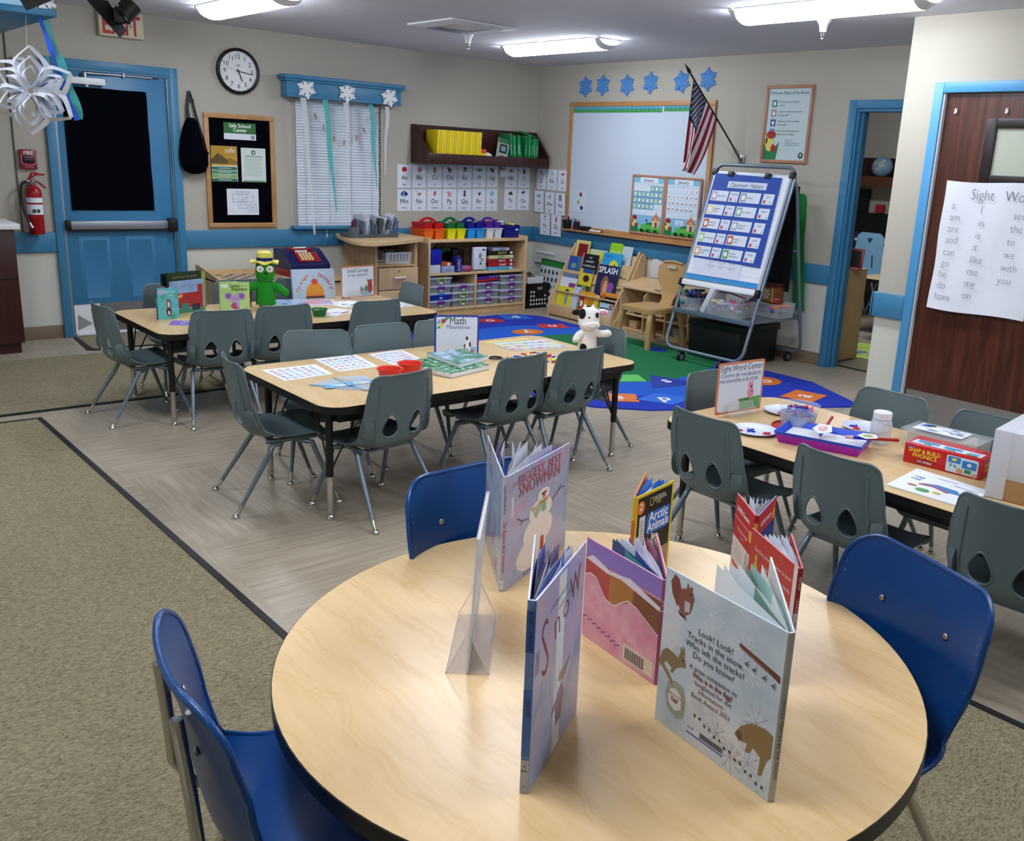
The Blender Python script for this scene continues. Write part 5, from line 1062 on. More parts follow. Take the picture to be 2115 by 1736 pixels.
bx('clear_tray_lid', 'clear tray under the tall white box on the shelf', -1.16, -.98, -.46, -.2, Z1, .016, 'clear')
for i, (h_, k, lb, tx, tc, x1) in enumerate(((.036, '4aa6cc', 'light blue game box at the bottom of the stack in the shelf unit', '', 'd8d8d8', -.80), (.040, 'a0161e', 'red game box second from the bottom of the stack', 'GAMES', 'e8e0e0', -.80), (.040, '8e121c', 'red game box in the middle of the stack', 'BINGO', 'e0d8d8', -.80), (.036, 'c8c484', 'cream and green striped game box in the stack', '', '2a6a6a', -.80), (.045, '0c0c10', 'black game box at the top of the stack', 'SPOT IT', 'd8c84a', -.80), (.030, '9aa0b4', 'pale thin box lying on the black game box', 'MATH', '3a3a5a', -.86))):
    z0 = Z1+sum((.036, .040, .040, .036, .045, .030)[:i])+.0004*i; x0_ = -.965+.012*(i % 2)+(.05 if i == 5 else 0); x1_ = x1+.15
    def fn(b, w, h, tx=tx, tc=tc, i=i):
        if tx: b.text(tx, w*.55, h*.25, h*.7, tc, bold=True)
        if i == 3:
            for q in range(7): b.poly([(w*.35+.012*q, 0), (w*.35+.012*q+.005, 0), (w*.35+.012*q+.013, h), (w*.35+.012*q+.008, h)], '2a7a7a')
        b.rect(w*.85, h*.2, w*.95, h*.8, 'd8d8d8', 2)
    bx('game_box', lb, x0_, x1_+.02, -.46, -.16, z0, h_, k, fn=fn)
# lidded bins in the lower cubbies
def lidbin(x0, x1, z0, h, cols, latch, lab, seed, k='clear', y0=-.485, y1=-.16):
    t = thing('lidded_bin', lab, 'bin', ((x0+x1)/2, (y0+y1)/2, z0), 0, 'lidded bins in the lower shelf cubbies'); hx, hy = (x1-x0)/2, (y1-y0)/2
    bin_(MB(), -hx+.006, hx-.006, -hy+.006, hy-.006, 0, h-.016, k, .003, .012).build('tub', t)
    MB().box(-hx, hx, -hy, hy, h-.018, h, mat('bin_lid', 'aeb8c4', .35), bev=.004).build('lid', t)
    L = MB(); lk = latch
    L.box(-.04, .04, -hy-.010, -hy+.004, h-.03, h-.004, lk, bev=.003) if lk != 'lime' else L.box(-.045, .045, -hy-.008, -hy+.004, h-.012, h-.004, 'a9c93a', bev=.002).box(-.045, -.035, -hy-.008, -hy, h-.05, h-.01, 'a9c93a').box(.035, .045, -hy-.008, -hy, h-.05, h-.01, 'a9c93a')
    L.build('latch', t); MB().box(-.018, .018, -hy+.001, -hy+.006, h*.25, h*.25+.014, 'paper').build('label', t)
    if cols: c = clutter(MB(), -hx*.75, hx*.75, -hy*.8, hy*.8, h*.12, 9, cols, .03, seed); clutter(c, -hx*.75, hx*.75, -hy*.8, hy*.8, h*.38, 7, cols, .026, seed+5); c.build('contents', t)['kind'] = 'stuff'
vi = mat('violet_latch', '7a1f8a', .4); bcs = ['2a5ab8', '3a6ac8', '1f4aa0']
for (x0, x1, n0, items) in ((-1.682, -1.42, 0, ((.075, ['6a6a80', '9a9aa8'], vi, 'clear'), (.075, ['1a3a9a', '1a4ab0'], mat('blue_latch', '1f5ab8', .4), mat('blue_clear', '1238b0', .3, alpha=.85)), (.07, ['a85a6a', '8a8a98'], vi, 'clear'), (.082, ['8a929c', '9aa4ae'], 'lime', 'clear'))),
  (-1.415, -1.145, 1, ((.078, ['3a4a7a', '4a5a8a'], 'lime', 'clear'), (.068, ['b03a4a', '3a3a9a', 'a02a3a'], 'lime', 'clear'), (.075, ['5a7a9a', 'b06a7a'], vi, 'clear'))),
  (-1.112, -.82, 2, ((.076, bcs, vi, 'clear'), (.076, ['4a5a8a', '6a7a9a'], vi, 'clear'), (.076, bcs, vi, 'clear'))),
  (-.812, -.512, 3, ((.066, ['c8b060', '2a2a5a', 'd8d0b0'], 'lime' if False else vi, 'clear'), (.074, ['2a8ab0', '3a9ac0'], vi, 'clear'), (.076, ['8a4a6a', '6a6a90'], vi, 'clear'), (.074, ['9aa0a8', '8a8a98'], vi, 'clear')))):
    z = .0885
    for j, (h_, cols, lk, kk) in enumerate(items):
        lidbin(x0, x1, z, h_, cols, lk, 'clear lidded bin, %s in the %s stack of the lower shelf' % (('lowest', 'second from the bottom', 'third from the bottom', 'topmost')[j], ('leftmost', 'second', 'third', 'rightmost')[n0]), 10*n0+j, kk); z += h_+.0008
b = MB(Matrix.Rotation(R_(-4), 4, 'Y')).box(-.14, .14, -.15, .15, 0, .022, 'b01020', bev=.006).box(-.13, .15, -.14, .14, .0225, .052, '3a1f8a', bev=.006)
for i in range(3): b.ball((.04+.04*i, -.142, .037), .007, ['8ab0e0', 'c8c8e0', '8ab0e0'][i], 8)
solo('red_blue_case', b, 'red and violet flat case lying on the third stack of lidded bins', 'case', (-.985, -.34, .330))
# crate and things in the corner
t = thing('milk_crate', 'black plastic crate with white dots beside the shelf unit', 'crate', (-.25, -.27, 0))
bin_(MB(), -.16, .16, -.17, .17, 0, .265, 'black', .008, .004).build('crate_body', t)
b = MB(); b.canvas((0, -.1705, 0), X_, Z_)
for j, r in enumerate(((0, 1, 2, 3, 4, 5), (0, 1, 2, 3, 4, 5), (0, 1, 5), (0, 1))):
    for i in r: b.ell(-.105+.040*i, .045+.044*j, .0125, .014, 'e0e0e4', 2, 14)
b.rect(-.02, .20, .05, .228, '8a8c90', 2).build('dot', t)['kind'] = 'stuff'
b = MB(); bin_(b, -.12, .10, -.15, .10, 0, .07, 'white', .005, .004); clutter(b, -.08, .06, -.1, .06, .06, 10, ['5a5a3a', '3a4a2a', '6a6a5a'], .035, 6)
solo('white_tray', b, 'white tray of small leafy scraps on top of the black crate', 'tray', (-.27, -.27, .266))
b = MB(Matrix.Rotation(R_(-10), 4, 'X') @ Matrix.Rotation(R_(2), 4, 'Y')).box(-.2, .2, -.004, .004, 0, .50, 'c9d0d4').box(-.21, .21, -.008, .006, .44, .50, '1a7a30').box(-.215, .215, -.01, .008, .50, .508, '141430')
b.canvas((0, -.009, 0), X_, Z_); b.T = Matrix.Rotation(R_(-10), 4, 'X') @ b.T
for i in range(6):
    for j in range(5): b.ell(-.16+.065*i, .06+.08*j, .018, .026, ('3a2a3a', '2a2a6a', '5a2a2a', '2a5a5a')[(i*3+j) % 4], 2, 4+(i+j) % 4)
solo('picture_chart', b, 'white picture chart with green top leaning behind the crate', 'chart', (-.125, -.42, .004), -PI/2)
b = MB(Matrix.Rotation(R_(-6), 4, 'X')).box(-.2, .12, -.02, .0, 0, .585, 'clear').box(-.2, .12, -.021, -.019, .56, .585, 'd8dce0').box(-.2, .12, -.018, -.012, .43, .455, '181850').canvas((-.1, -.022, .50), X_, Z_).text('1001', .02, 0, .03, '44484c', l=2)
solo('plastic_portfolio', b, 'clear plastic portfolio standing in the corner above the crate', 'portfolio', (-.055, -.29, .003), -PI/2)
# book display rack
t = thing('book_rack', 'low maple book display rack with tiered shelves facing the rug', 'book rack', (0, 0, 0))
for y in (-.838, -1.775):
    m_ = MB(Matrix(((1, 0, 0, 0), (0, 0, 1, y), (0, 1, 0, 0), (0, 0, 0, 1)))); m_.prism([(-.44, 0), (-.03, 0), (-.03, .72), (-.10, .74), (-.42, .18), (-.44, .12)], 0, .018, 'birch').build('side_panel', t)
MB().box(-.44, -.425, -1.757, -.838, .012, .125, 'birch', bev=.003).build('front_panel', t)
tiers = [(-.42, .06), (-.345, .255), (-.27, .38), (-.19, .475)]
for i, (x, z) in enumerate(tiers):
    MB().box(x+.0, x+.075, -1.757, -.838+.0, z-.008, z+.004, 'birch').add([(x+.07, -1.757, z), (x+.07, -.838, z), (x+.118, -.838, z+.21), (x+.118, -1.757, z+.21), (x+.08, -1.757, z), (x+.08, -.838, z), (x+.128, -.838, z+.21), (x+.128, -1.757, z+.21)], [(0, 1, 2, 3), (7, 6, 5, 4), (0, 3, 7, 4), (1, 5, 6, 2), (3, 2, 6, 7)], 'birch').build('tier', t)
def rackbook(tier, yc, w, h, lab, k, fn, lift=0, fwd=0):
    w *= 1.13; h *= 1.06
    x, z = tiers[tier]; t4 = Matrix(((0, .224, -.9746, x+.055-fwd), (-1, 0, 0, yc+w/2), (0, .9746, .224, z+.006+lift), (0, 0, 0, 1)))
    b = MB(t4); b.box(0, w, 0, h, -.008, 0, k).box(.004, w-.004, .004, h+.0005, -.0065, -.0015, 'paper'); fn(b, w, h)
    return solo('picture_book', b, lab, 'book', group='books on the display rack')
T_ = lambda s, y=.75, c='f0f0f0', sz=.035, r=None: (lambda b, w, h: (b.rect(w*r[0], h*r[1], w*r[2], h*r[3], r[4]) if r else None, b.text(s, w/2, h*y, sz, c, l=3, bold=True, fit=w*.85)))
rackbook(3, -.93, .19, .26, 'yellow book with dark red panel, top left of the book rack', 'd8c878', lambda b, w, h: b.rect(w*.22, h*.25, w*.9, h*.88, '7e0f1c'), lift=.02)
rackbook(3, -1.43, .15, .24, 'lime green book at the top right of the book rack', '8fc81e', T_('BOB BOOKS', .62, 'd8f0a0', .03), lift=.06)
rackbook(3, -1.56, .17, .26, 'grey and white book at the top right corner of the book rack', 'b9c8cc', T_('', .7), lift=.02)
rackbook(3, -1.18, .22, .21, 'pale green thin book on the top tier of the book rack', 'c8d0a0', lambda b, w, h: b.rect(w*.5, h*.05, w*.8, h*.9, 'd8d84a'))
rackbook(2, -.92, .20, .19, 'teal and blue book on the left of the book rack', '2f6f80', lambda b, w, h: b.rect(w*.1, h*.3, w*.7, h*.95, '2a4aa8').ell(w*.5, h*.5, .04, .03, '6a9a8a', 2), lift=.03)
rackbook(2, -1.16, .20, .24, 'black book with white title and pink edge in the book rack', '121014', lambda b, w, h: (b.rect(-.01, 0, .012, h, 'c86a86'), b.text('THE', w/2, h*.82, .026, 'e8e8e8'), b.text('HUNGRY', w/2, h*.66, .03, 'e8e8e8', fit=w*.8), b.text('CATERPILLAR', w/2, h*.48, .03, 'e8e8e8', fit=w*.8)), fwd=.012, lift=.02)
rackbook(2, -1.46, .24, .27, 'bright blue book with yellow circle on the right of the rack', '2a9ad4', lambda b, w, h: (b.ell(w*.62, h*.55, .065, .06, 'd8d83a'), b.ell(w*.68, h*.5, .02, .035, 'c0302a', 2), b.text('Ready Set', w*.3, h*.85, .03, '1a5a9a', l=3)), lift=.03)
rackbook(1, -.93, .22, .15, 'purple book with light title on the second tier of the rack', '5f2a86', lambda b, w, h: (b.rect(0, h*.72, w, h, '6a7a90'), b.text('WILL THERE BE', w/2, h*.55, .022, 'd0a8a8', l=3, fit=w*.9)), lift=.025)
rackbook(1, -1.19, .17, .24, 'yellow and green reader book at the middle of the rack', 'd6c32a', lambda b, w, h: (b.rect(w*.2, h*.84, w, h, '1f4a90'), b.rect(0, 0, w, h*.33, '2a4a26'), b.ell(w*.55, h*.62, .045, .035, '2a2018', 2), b.ell(w*.5, h*.12, .04, .045, '8a7a5a', 2), b.text('Henry', w*.5, h*.26, .02, 'e0e8d0', l=4)), fwd=.012)
rackbook(1, -1.50, .25, .31, 'large navy SPLASH book on the right of the rack', '16204a', lambda b, w, h: (b.rect(0, 0, w, h*.05, 'd8dce4'), b.ell(w*.45, h*.38, .055, .10, '8a5a3a'), b.ell(w*.5, h*.3, .03, .08, 'd0a070', 2), b.ell(w*.76, h*.35, .045, .05, '8a4a9a', 3), b.ell(w*.7, h*.2, .05, .04, '4a7a9a', 1), b.text('SPLASH', w/2, h*.76, .085, 'eef0f4', l=4, bold=True, fit=w*.92)), fwd=.02)
rackbook(1, -.96, .22, .20, 'plain white sheet cover on the left of the rack', 'd2d8e2', lambda b, w, h: b.rect(w*.55, h*.1, w*.98, h*.75, '8a3a6a'), fwd=.035, lift=-.07)
rackbook(0, -.96, .20, .23, 'yellow book with a grey figure at the lower left of the rack', 'd6cb2a', lambda b, w, h: (b.rect(0, 0, w, h*.08, 'e0e0e0'), b.ell(w*.62, h*.5, .025, .07, '8a9a9a', 2), b.ell(w*.6, h*.82, .03, .02, '2a2420', 3)))
rackbook(0, -1.13, .10, .25, 'pale blue plastic covered book in the lower tier', 'b8c8dc', T_('', .5))
rackbook(0, -1.28, .21, .22, 'orange yellow book with red tag at the lower middle of the rack', 'dc9a1c', lambda b, w, h: (b.rect(w*.12, h*.15, w*.42, h*.75, 'b02a20'), b.ell(w*.27, h*.45, .022, .035, 'e8e8e0', 2), b.rect(w*.6, h*.2, w*.9, h*.7, 'c8841a')))
rackbook(0, -1.44, .12, .20, 'small yellow book behind the orange one on the rack', 'd8b83a', T_('', .5))
rackbook(0, -1.60, .23, .25, 'black and orange book with white patches at the lower right', '111214', lambda b, w, h: (b.rect(0, h*.84, w, h, 'd88a2a'), b.ell(w*.2, h*.84, .03, .02, 'c8502a', 2), b.rect(w*.1, h*.42, w*.8, h*.6, 'a8d0dc', 2), b.rect(w*.62, h*.44, w*.75, h*.56, 'c02a3a', 3), b.rect(0, 0, w, h*.38, 'b8bccc', 2)))
b = MB()
for i in range(9): a = R_(40*i); b.add([(0, 0, .03), (.0, .03*math.cos(a)-.005, .03+.05*math.sin(a)), (.012, .04*math.cos(a+.25), .03+.06*math.sin(a+.25))], [(0, 1, 2)], '2f7a34')
solo('green_finger_toy', b, 'small green leafy toy hanging at the front of the book rack', 'toy', (-.452, -1.30, .12))
# toy unit with lid
t = thing('toy_shelf', 'maple toy shelf with slanted lid and cubbies right of the book rack', 'shelf', (0, 0, 0))
for y in (-1.835, -2.14, -2.42, -2.70):
    m_ = MB(Matrix(((1, 0, 0, 0), (0, 0, 1, y), (0, 1, 0, 0), (0, 0, 0, 1)))); m_.prism([(-.38, 0), (-.03, 0), (-.03, .44), (-.33, .41), (-.38, .36)], 0, .014, 'birch').build('divider', t)
MB().box(-.375, -.04, -2.70, -1.83, .165, .178, 'birch').build('shelf_board', t); MB().box(-.375, -.04, -2.70, -1.83, .02, .032, 'birch').box(-.37, -.36, -2.70, -1.83, .0, .02, 'birch').build('base', t); MB().box(-.04, -.025, -2.70, -1.83, 0, .46, 'birch').build('back_panel', t)
m_ = MB().add([(-.37, -2.71, .415), (-.37, -1.78, .415), (-.06, -1.78, .485), (-.06, -2.71, .485), (-.37, -2.71, .43), (-.37, -1.78, .43), (-.06, -1.78, .50), (-.06, -2.71, .50)], [(3, 2, 1, 0), (4, 5, 6, 7), (0, 1, 5, 4), (2, 3, 7, 6), (0, 4, 7, 3), (1, 2, 6, 5)], 'birch')
m_.box(-.345, -.325, -2.30, -2.23, .430, .441, '2a1c12'); m_.build('lid', t)
m_ = MB(Matrix(((1, 0, 0, 0), (0, 0, 1, -1.795), (0, 1, 0, 0), (0, 0, 0, 1)))); m_.prism([(-.42, 0), (-.03, 0), (-.03, .70), (-.06, .72), (-.10, .70), (-.38, .10), (-.42, .06)], 0, .016, 'birch').build('tall_end_panel', t)
b = MB().tube([(0, .02, .022), (0, -.09, .026)], [.022, .014], 'c8ccd4', 10).tube([(0, .035, .022), (0, .02, .022)], [.022, .022], 'a81420', 10).box(-.03, .02, -.15, -.09, 0, .018, '1a1a20', bev=.004).tube([(.02, -.10, .03), (.02, -.20, .03)], .013, 'b8606a', 8)
solo('toy_figures', b, 'small red and white toys on the upper level of the toy shelf', 'toys', (-.32, -1.90, .179))
solo('wood_block', MB().box(-.05, .05, -.07, .07, .02, .03, 'birch').box(-.04, -.03, -.06, -.05, 0, .02, 'birch').box(.03, .04, .05, .06, 0, .02, 'birch').box(-.03, -.02, .05, .06, 0, .02, 'birch'), 'small wooden toy bench inside the toy shelf', 'toy', (-.30, -2.27, .179))
solo('wood_blocks_box', MB().box(-.04, .04, -.05, .05, 0, .07, 'birch', bev=.004), 'small wooden block on the bottom level of the toy shelf', 'block', (-.28, -1.95, .033))
tub('clear jar of wooden pieces at the bottom of the toy shelf', -.33, -.22, -2.56, -2.47, .033, .09, 'clear', ['6a5a4a', '8a7a5a'], 6, 44, s=.02, name='clear_box')
b = MB().prism([(-1.86, .50), (-1.98, .50), (-2.0, .64), (-1.88, .68)], 0, .004, 'd0cfd0'); b = MB(Matrix(((0, 0, -1, -.014), (-1, 0, 0, 0), (0, 1, 0, 0), (0, 0, 0, 1)))).prism([(1.86, .50), (2.0, .50), (2.02, .66), (1.90, .70), (1.86, .66)], 0, .004, 'd0cfd0')
solo('white_cloth_sheet', b, 'pale sheet standing on the wall behind the toy shelf', 'sheet')
# pressed wood chair
t = thing('wooden_chair', 'small honey coloured pressed wood chair in front of the toy shelf', 'chair', (-.66, -2.50, 0), R_(88)); t.scale = (1.13, 1.13, 1.1)
b = MB()
for sx in (-1, 1):
    MB().tube(crom([(sx*.17, .19, 0), (sx*.165, .185, .15), (sx*.155, .17, .25), (sx*.13, .14, .30)], 4), [.024]*4+[.024]*8+[.022], 'lwood', 10).build('leg', t); MB().tube(crom([(sx*.17, -.21, 0), (sx*.16, -.19, .15), (sx*.15, -.16, .25), (sx*.13, -.13, .30)], 4), [.022]*13, 'lwood', 10).build('leg', t)
b = MB(); pts = rrect(-.18, -.16, .18, .20, .07, 6); b.prism(pts, .285, .318, 'lwood', True); b.prism(rrect(-.165, -.15, .165, .19, .06, 6), .318, .324, 'lwood'); b.build('seat', t)
bk = MB(); prof = [(-.14, .31, .07), (-.165, .36, .06), (-.185, .42, .085), (-.195, .50, .145), (-.20, .56, .16), (-.205, .62, .155), (-.21, .66, .10)]
for (ya, za, wa), (yb, zb, wb) in zip(prof[:-1], prof[1:]):
    bk.add([(-wa, ya, za), (wa, ya, za), (wb, yb, zb), (-wb, yb, zb), (-wa, ya-.02, za), (wa, ya-.02, za), (wb, yb-.02, zb), (-wb, yb-.02, zb)], [(0, 1, 2, 3), (7, 6, 5, 4), (0, 3, 7, 4), (1, 5, 6, 2)], 'lwood', False)
bk.tube([(.10, -.21, .66), (0, -.21, .672), (-.10, -.21, .66)], .010, 'lwood', 8).box(-.045, .045, -.197, -.192, .615, .637, 'c8c4b4').build('backrest', t)
# ================= game table and register =================
t = thing('game_table', 'low wooden game table with a brown checkerboard top at the far wall', 'table', (0, 0, 0))
GX0, GX1, GY0, GY1, GZ = -3.80, -2.72, -.72, -.06, .47
MB().box(GX0, GX1, GY0, GY1, GZ-.02, GZ, 'birch', bev=.003).build('tabletop', t)
b = MB(); b.canvas((GX0+.12, GY0+.06, GZ+.0005), X_, Y_)
for i in range(8):
    for j in range(8):
        if (i+j) % 2: b.rect(.058*i, .062*j, .058*(i+1), .062*(j+1), '6a4a36')
        else: b.rect(.058*i, .062*j, .058*(i+1), .062*(j+1), 'c8b49a')
b.build('checkerboard', t)
MB().box(GX0+.03, GX1-.03, GY0+.02, GY0+.04, .2, GZ-.02, 'birch').box(GX0+.03, GX1-.03, GY0, GY0+.03, GZ-.03, GZ-.022, 'darkwood').build('apron', t)
for x in (GX0, GX1-.02): m_ = MB(Matrix(((0, 0, 1, x), (1, 0, 0, 0), (0, 1, 0, 0), (0, 0, 0, 1)))); m_.prism([(GY0, 0), (GY1, 0), (GY1, GZ+.085), (GY1-.10, GZ+.08), (GY0, GZ-.01)], 0, .018, 'birch').build('side_panel', t)
MB().box(GX0, GX1, GY1, GY1+.015, .1, GZ+.03, 'birch').build('back_panel', t)
t = thing('toy_cash_register', 'dark blue and red toy cash register on the game table', 'toy', (-2.965, -.36, GZ), R_(4))
dk, rd = mat('register_navy', '17184a', .3), mat('register_red', '8c1420', .3)
sidep = [(-.16, .06), (.15, .06), (.15, .225), (.02, .225), (-.03, .20), (-.145, .115), (-.16, .10)]
m_ = MB(Matrix(((0, 0, 1, -.19), (1, 0, 0, 0), (0, 1, 0, 0), (0, 0, 0, 1)))); m_.prism(sidep, 0, .38, dk).build('body', t)
MB().box(-.195, .195, -.165, .155, 0, .062, rd, bev=.006).box(-.12, .17, -.175, -.16, .008, .055, rd, bev=.004).build('drawer', t)
sl = Matrix.Translation((0, -.088, .163)) @ Matrix.Rotation(R_(36.5), 4, 'X')
MB(sl).box(-.10, .12, -.06, .062, -.004, .006, rd, bev=.003).build('keypad_panel', t)
b = MB(sl)
for i in range(4):
    for j in range(4): b.box(-.07+.032*i, -.048+.032*i, -.045+.024*j, -.028+.024*j, .006, .014, 'e0c890')
b.build('key', t)['kind'] = 'stuff'
MB(Matrix.Translation((0, .01, .0))).box(-.11, .09, -.035, .09, .205, .235, rd, bev=.006).build('top_cover', t)
MB(Matrix.Translation((-.02, -.012, .215)) @ Matrix.Rotation(R_(55), 4, 'X')).box(-.06, .06, -.03, .03, 0, .012, 'b4c6bc').build('display', t)
# ================= soffit, streamers, hanging things (upper left) =================
b = MB().box(-7.6, -5.33, -2.475, -.9, 2.165, 2.20, 'blue', bev=.004)
t = thing('ceiling_soffit', 'blue ledge with pale board hanging from the ceiling at top left', 'ledge')
b.build('ledge', t); pb_ = mat('pale_blue_board', 'a8cfe6', .6); MB().box(-7.6, -5.35, -2.455, -2.43, 2.20, H, pb_).build('front_board', t); MB().box(-5.37, -5.35, -2.43, -.9, 2.20, H, pb_).build('side_board', t)
for i, (x, y, ph) in enumerate(((-5.40, -2.46, 8),)):
    o = flake(.075, ph).build('foam_snowflake'); o.rotation_euler = (PI/2, 0, 0); o.location = (x, y-.0, 2.245); tag(o, 'white foam snowflake on the pale board at top left', 'snowflake')
def bent(pts, w_, k, name, lab, nrm=(0, 1, 0)):
    P_ = crom(pts, 6); vs = []
    for i, p in enumerate(P_):
        d = (P_[min(i+1, len(P_)-1)]-P_[max(i-1, 0)]).normalized(); s = d.cross(Vector(nrm)).normalized()*w_/2*(1+.25*math.sin(i*.9)); tw = Vector((0, .012*math.sin(i*.7), 0)); vs += [p-s-tw, p+s+tw]
    return solo(name, MB().add(vs, [(2*i, 2*i+1, 2*i+3, 2*i+2) for i in range(len(P_)-1)], k, True), lab, 'streamer')
bent([(-5.375, -2.40, 2.15), (-5.33, -2.38, 2.0), (-5.28, -2.38, 1.85), (-5.245, -2.40, 1.66)], .042, teal, 'paper_streamer', 'teal crepe streamer hanging from the blue ledge at top left')
bent([(-5.40, -2.41, 2.16), (-5.37, -2.41, 2.05), (-5.335, -2.40, 1.93), (-5.30, -2.40, 1.80), (-5.258, -2.41, 1.655)], .022, bcr, 'paper_streamer', 'bright blue crepe streamer hanging from the blue ledge at top left')
t = thing('paper_snowflake', 'large white cut paper snowflake hanging by a thread at top left', 'snowflake', (-5.475, -2.42, 1.79), R_(-25))
rs = random.Random(2)
for a in range(6):
    b = MB(); ang = R_(60*a+26); u_ = Vector((math.cos(ang), 0, math.sin(ang))); v_ = Vector((-math.sin(ang), 0, math.cos(ang)))
    for q, (r0, r1, wd) in enumerate(((.015, .225, .078), (.02, .175, .05), (.025, .13, .026))):
        for s in (-1, 1):
            P_ = crom([u_*r0, u_*(r0+(r1-r0)*.5)+v_*wd*s+Vector((0, (.02+.02*q)*s*(-1)**a, 0)), u_*r1+Vector((0, .012*(q-1), 0))], 7)
            vs = []
            for i, p in enumerate(P_): hh = .026*(1-.6*abs(i/len(P_)-.5)); dd = (v_*s*.5+Vector((0, 1, 0))*.9).normalized(); vs += [p-dd*hh, p+dd*hh]
            b.add(vs, [(2*i, 2*i+1, 2*i+3, 2*i+2) for i in range(len(P_)-1)], 'paper', True)
    b.build('petal', t)
MB().tube([(0, 0, .2), (.01, 0, .375)], .0012, 'c8c0a8', 5).build('thread', t)
t = thing('track_spotlight', 'black spotlight with open barn doors hanging in front of the EXIT sign', 'spotlight', (-4.985, -2.3, 2.25))
MB().cyl((.09, 0, .05), (.03, 0, -.02), .055, 'black', 20).cyl((.14, .0, .16), (.14, 0, .25), .02, 'black', 12).box(.06, .16, -.02, .02, .09, .15, 'black', bev=.006).build('lamp_body', t)
b = MB().add([(-.16, -.02, .045), (-.03, .03, .055), (.06, .03, -.09), (.0, -.04, -.14), (-.03, -.03, -.10)], [(0, 1, 2, 3, 4)], 'black').add([(-.16, -.024, .045), (-.03, .026, .055), (.06, .026, -.09), (.0, -.044, -.14), (-.03, -.034, -.10)], [(4, 3, 2, 1, 0)], 'black').box(-.02, .05, -.02, .03, -.06, .02, 'black', bev=.01).build('barn_door', t)
MB().tube([(.0, -.02, .04), (.06, -.03, -.06), (.07, -.03, -.08)], .006, 'chrome', 8).ball((.055, -.03, -.05), .012, 'black', 8).tube([(.04, -.03, .05), (.11, -.02, .02)], .008, 'chrome', 8).build('bracket', t)
t = thing('track_spotlight', 'black spotlight with square flap in front of the pale board at top left', 'spotlight', (-5.46, -2.62, 2.30))
MB().box(-.04, .07, -.05, .04, -.04, .22, 'black', bev=.01).build('lamp_body', t); MB(Matrix.Rotation(R_(-28), 4, 'Y')).box(-.12, .06, -.06, -.055, -.10, -.01, 'black').build('barn_door', t)
# dark cabinet with pale counter at the far left
t = thing('counter_cabinet', 'dark brown base cabinet with white countertop at the left edge', 'cabinet', (0, 0, 0))
MB().box(-7.58, -5.235, -.50, -.03, .08, .905, 'darkwood', bev=.003).box(-7.58, -5.235, -.503, -.5, .55, .556, 'black').build('body', t)
MB().box(-7.58, -5.255, -.46, -.03, 0, .08, 'darkwood').build('toe_kick', t); MB().box(-7.58, -5.20, -.53, -.0232, .905, .945, 'white', bev=.004).build('countertop', t)
# ================= next room =================
t = thing('storage_cabinet', 'plain tan cabinet end just inside the open doorway', 'cabinet', (0, 0, 0))
MB().box(.20, .56, -3.86, -3.52, .012, .79, 'c9a878', bev=.003).build('body', t); MB().box(.195, .565, -3.865, -3.5, .79, .797, 'd8c8a8').build('top', t)
t = thing('toy_laptop', 'red framed toy laptop standing on the tan cabinet', 'toy', (.40, -3.76, .797), R_(-70))
b = MB(Matrix.Rotation(R_(-12), 4, 'X')); b.box(-.10, .12, 0, .012, 0, .17, 'red', bev=.004).box(-.08, .10, -.002, 0, .02, .15, '15161c'); b.build('screen', t); MB().box(-.1, .12, -.13, 0, 0, .015, 'red', bev=.004).build('base', t)
t = thing('red_crate', 'dark red slatted crate beside the toy laptop', 'crate', (.28, -3.62, .797)); MB().box(-.06, .06, -.06, .06, 0, .22, '7a1420', bev=.004).build('crate_body', t)
t = thing('activity_table', 'maple table with black edge in the next room, seen through the doorway', 'table', (2.45, -3.32, 0))
MB().box(-.5, .5, -.45, .45, .52, .55, 'maple', bev=.004).build('tabletop', t); MB().box(-.505, .505, -.455, .455, .515, .546, 'edge').build('edge_band', t)
for sx in (-.42, .42):
    for sy in (-.38, .38): MB().cyl((sx, sy, 0), (sx, sy, .515), .016, 'chrome', 10).build('leg', t)
lb_ = mat('light_blue_plastic', '86b8d4', .4); nb = mat('navy_chair', '12204a', .4)
def back_chair(x, y, rz, k, lab, z=.36, hh=.36, w_=.19):
    t = thing('school_chair', lab, 'chair', (x, y, 0), rz)
    p = [(-w_*1.25, 0), (-w_*.95, hh*.55), (-w_*.85, hh*.92), (-w_*.6, hh), (w_*.6, hh), (w_*.85, hh*.92), (w_*.95, hh*.55), (w_*1.25, 0)]
    b = MB(Matrix(((1, 0, 0, 0), (0, 0, 1, -.2), (0, 1, 0, z), (0, 0, 0, 1)))); b.prism(p, 0, .015, k)
    for s_ in (-1, 1):
        b.poly([(-.035, hh*.88), (.035, hh*.88), (0, hh*.76)], '2a3a4a', 32) if s_ > 0 else None
        b.poly([(s_*.06, hh*.22), (s_*.075, hh*.22), (s_*.06, hh*.5), (s_*.045, hh*.5)], '1a2a4a', 32)
    for s_ in (-1, 1): b.poly([(s_*.06, hh*.22), (s_*.075, hh*.22), (s_*.06, hh*.5), (s_*.045, hh*.5)], '1a2a4a', -1)
    b.build('backrest', t); MB().box(-w_, w_, -.2, .2, z-.02, z, k, bev=.008).build('seat', t)
    for sx in (-1, 1):
        for sy in (-1, 1): MB().tube([(sx*.13, sy*.1, z-.02), (sx*.2, sy*.21, 0)], .011, 'chrome', 8).build('leg', t)
back_chair(2.80, -2.42, R_(90), lb_, 'light blue plastic chair at the table in the next room', .44, .50)
back_chair(3.35, -2.02, R_(120), nb, 'navy chair at the left, behind the light blue chair in the next room', .52, .38)
back_chair(3.35, -2.60, R_(70), nb, 'navy chair behind the red board in the next room', .52, .42)
b = MB().box(-.01, .01, -.13, .13, 0, .22, 'red', bev=.006)
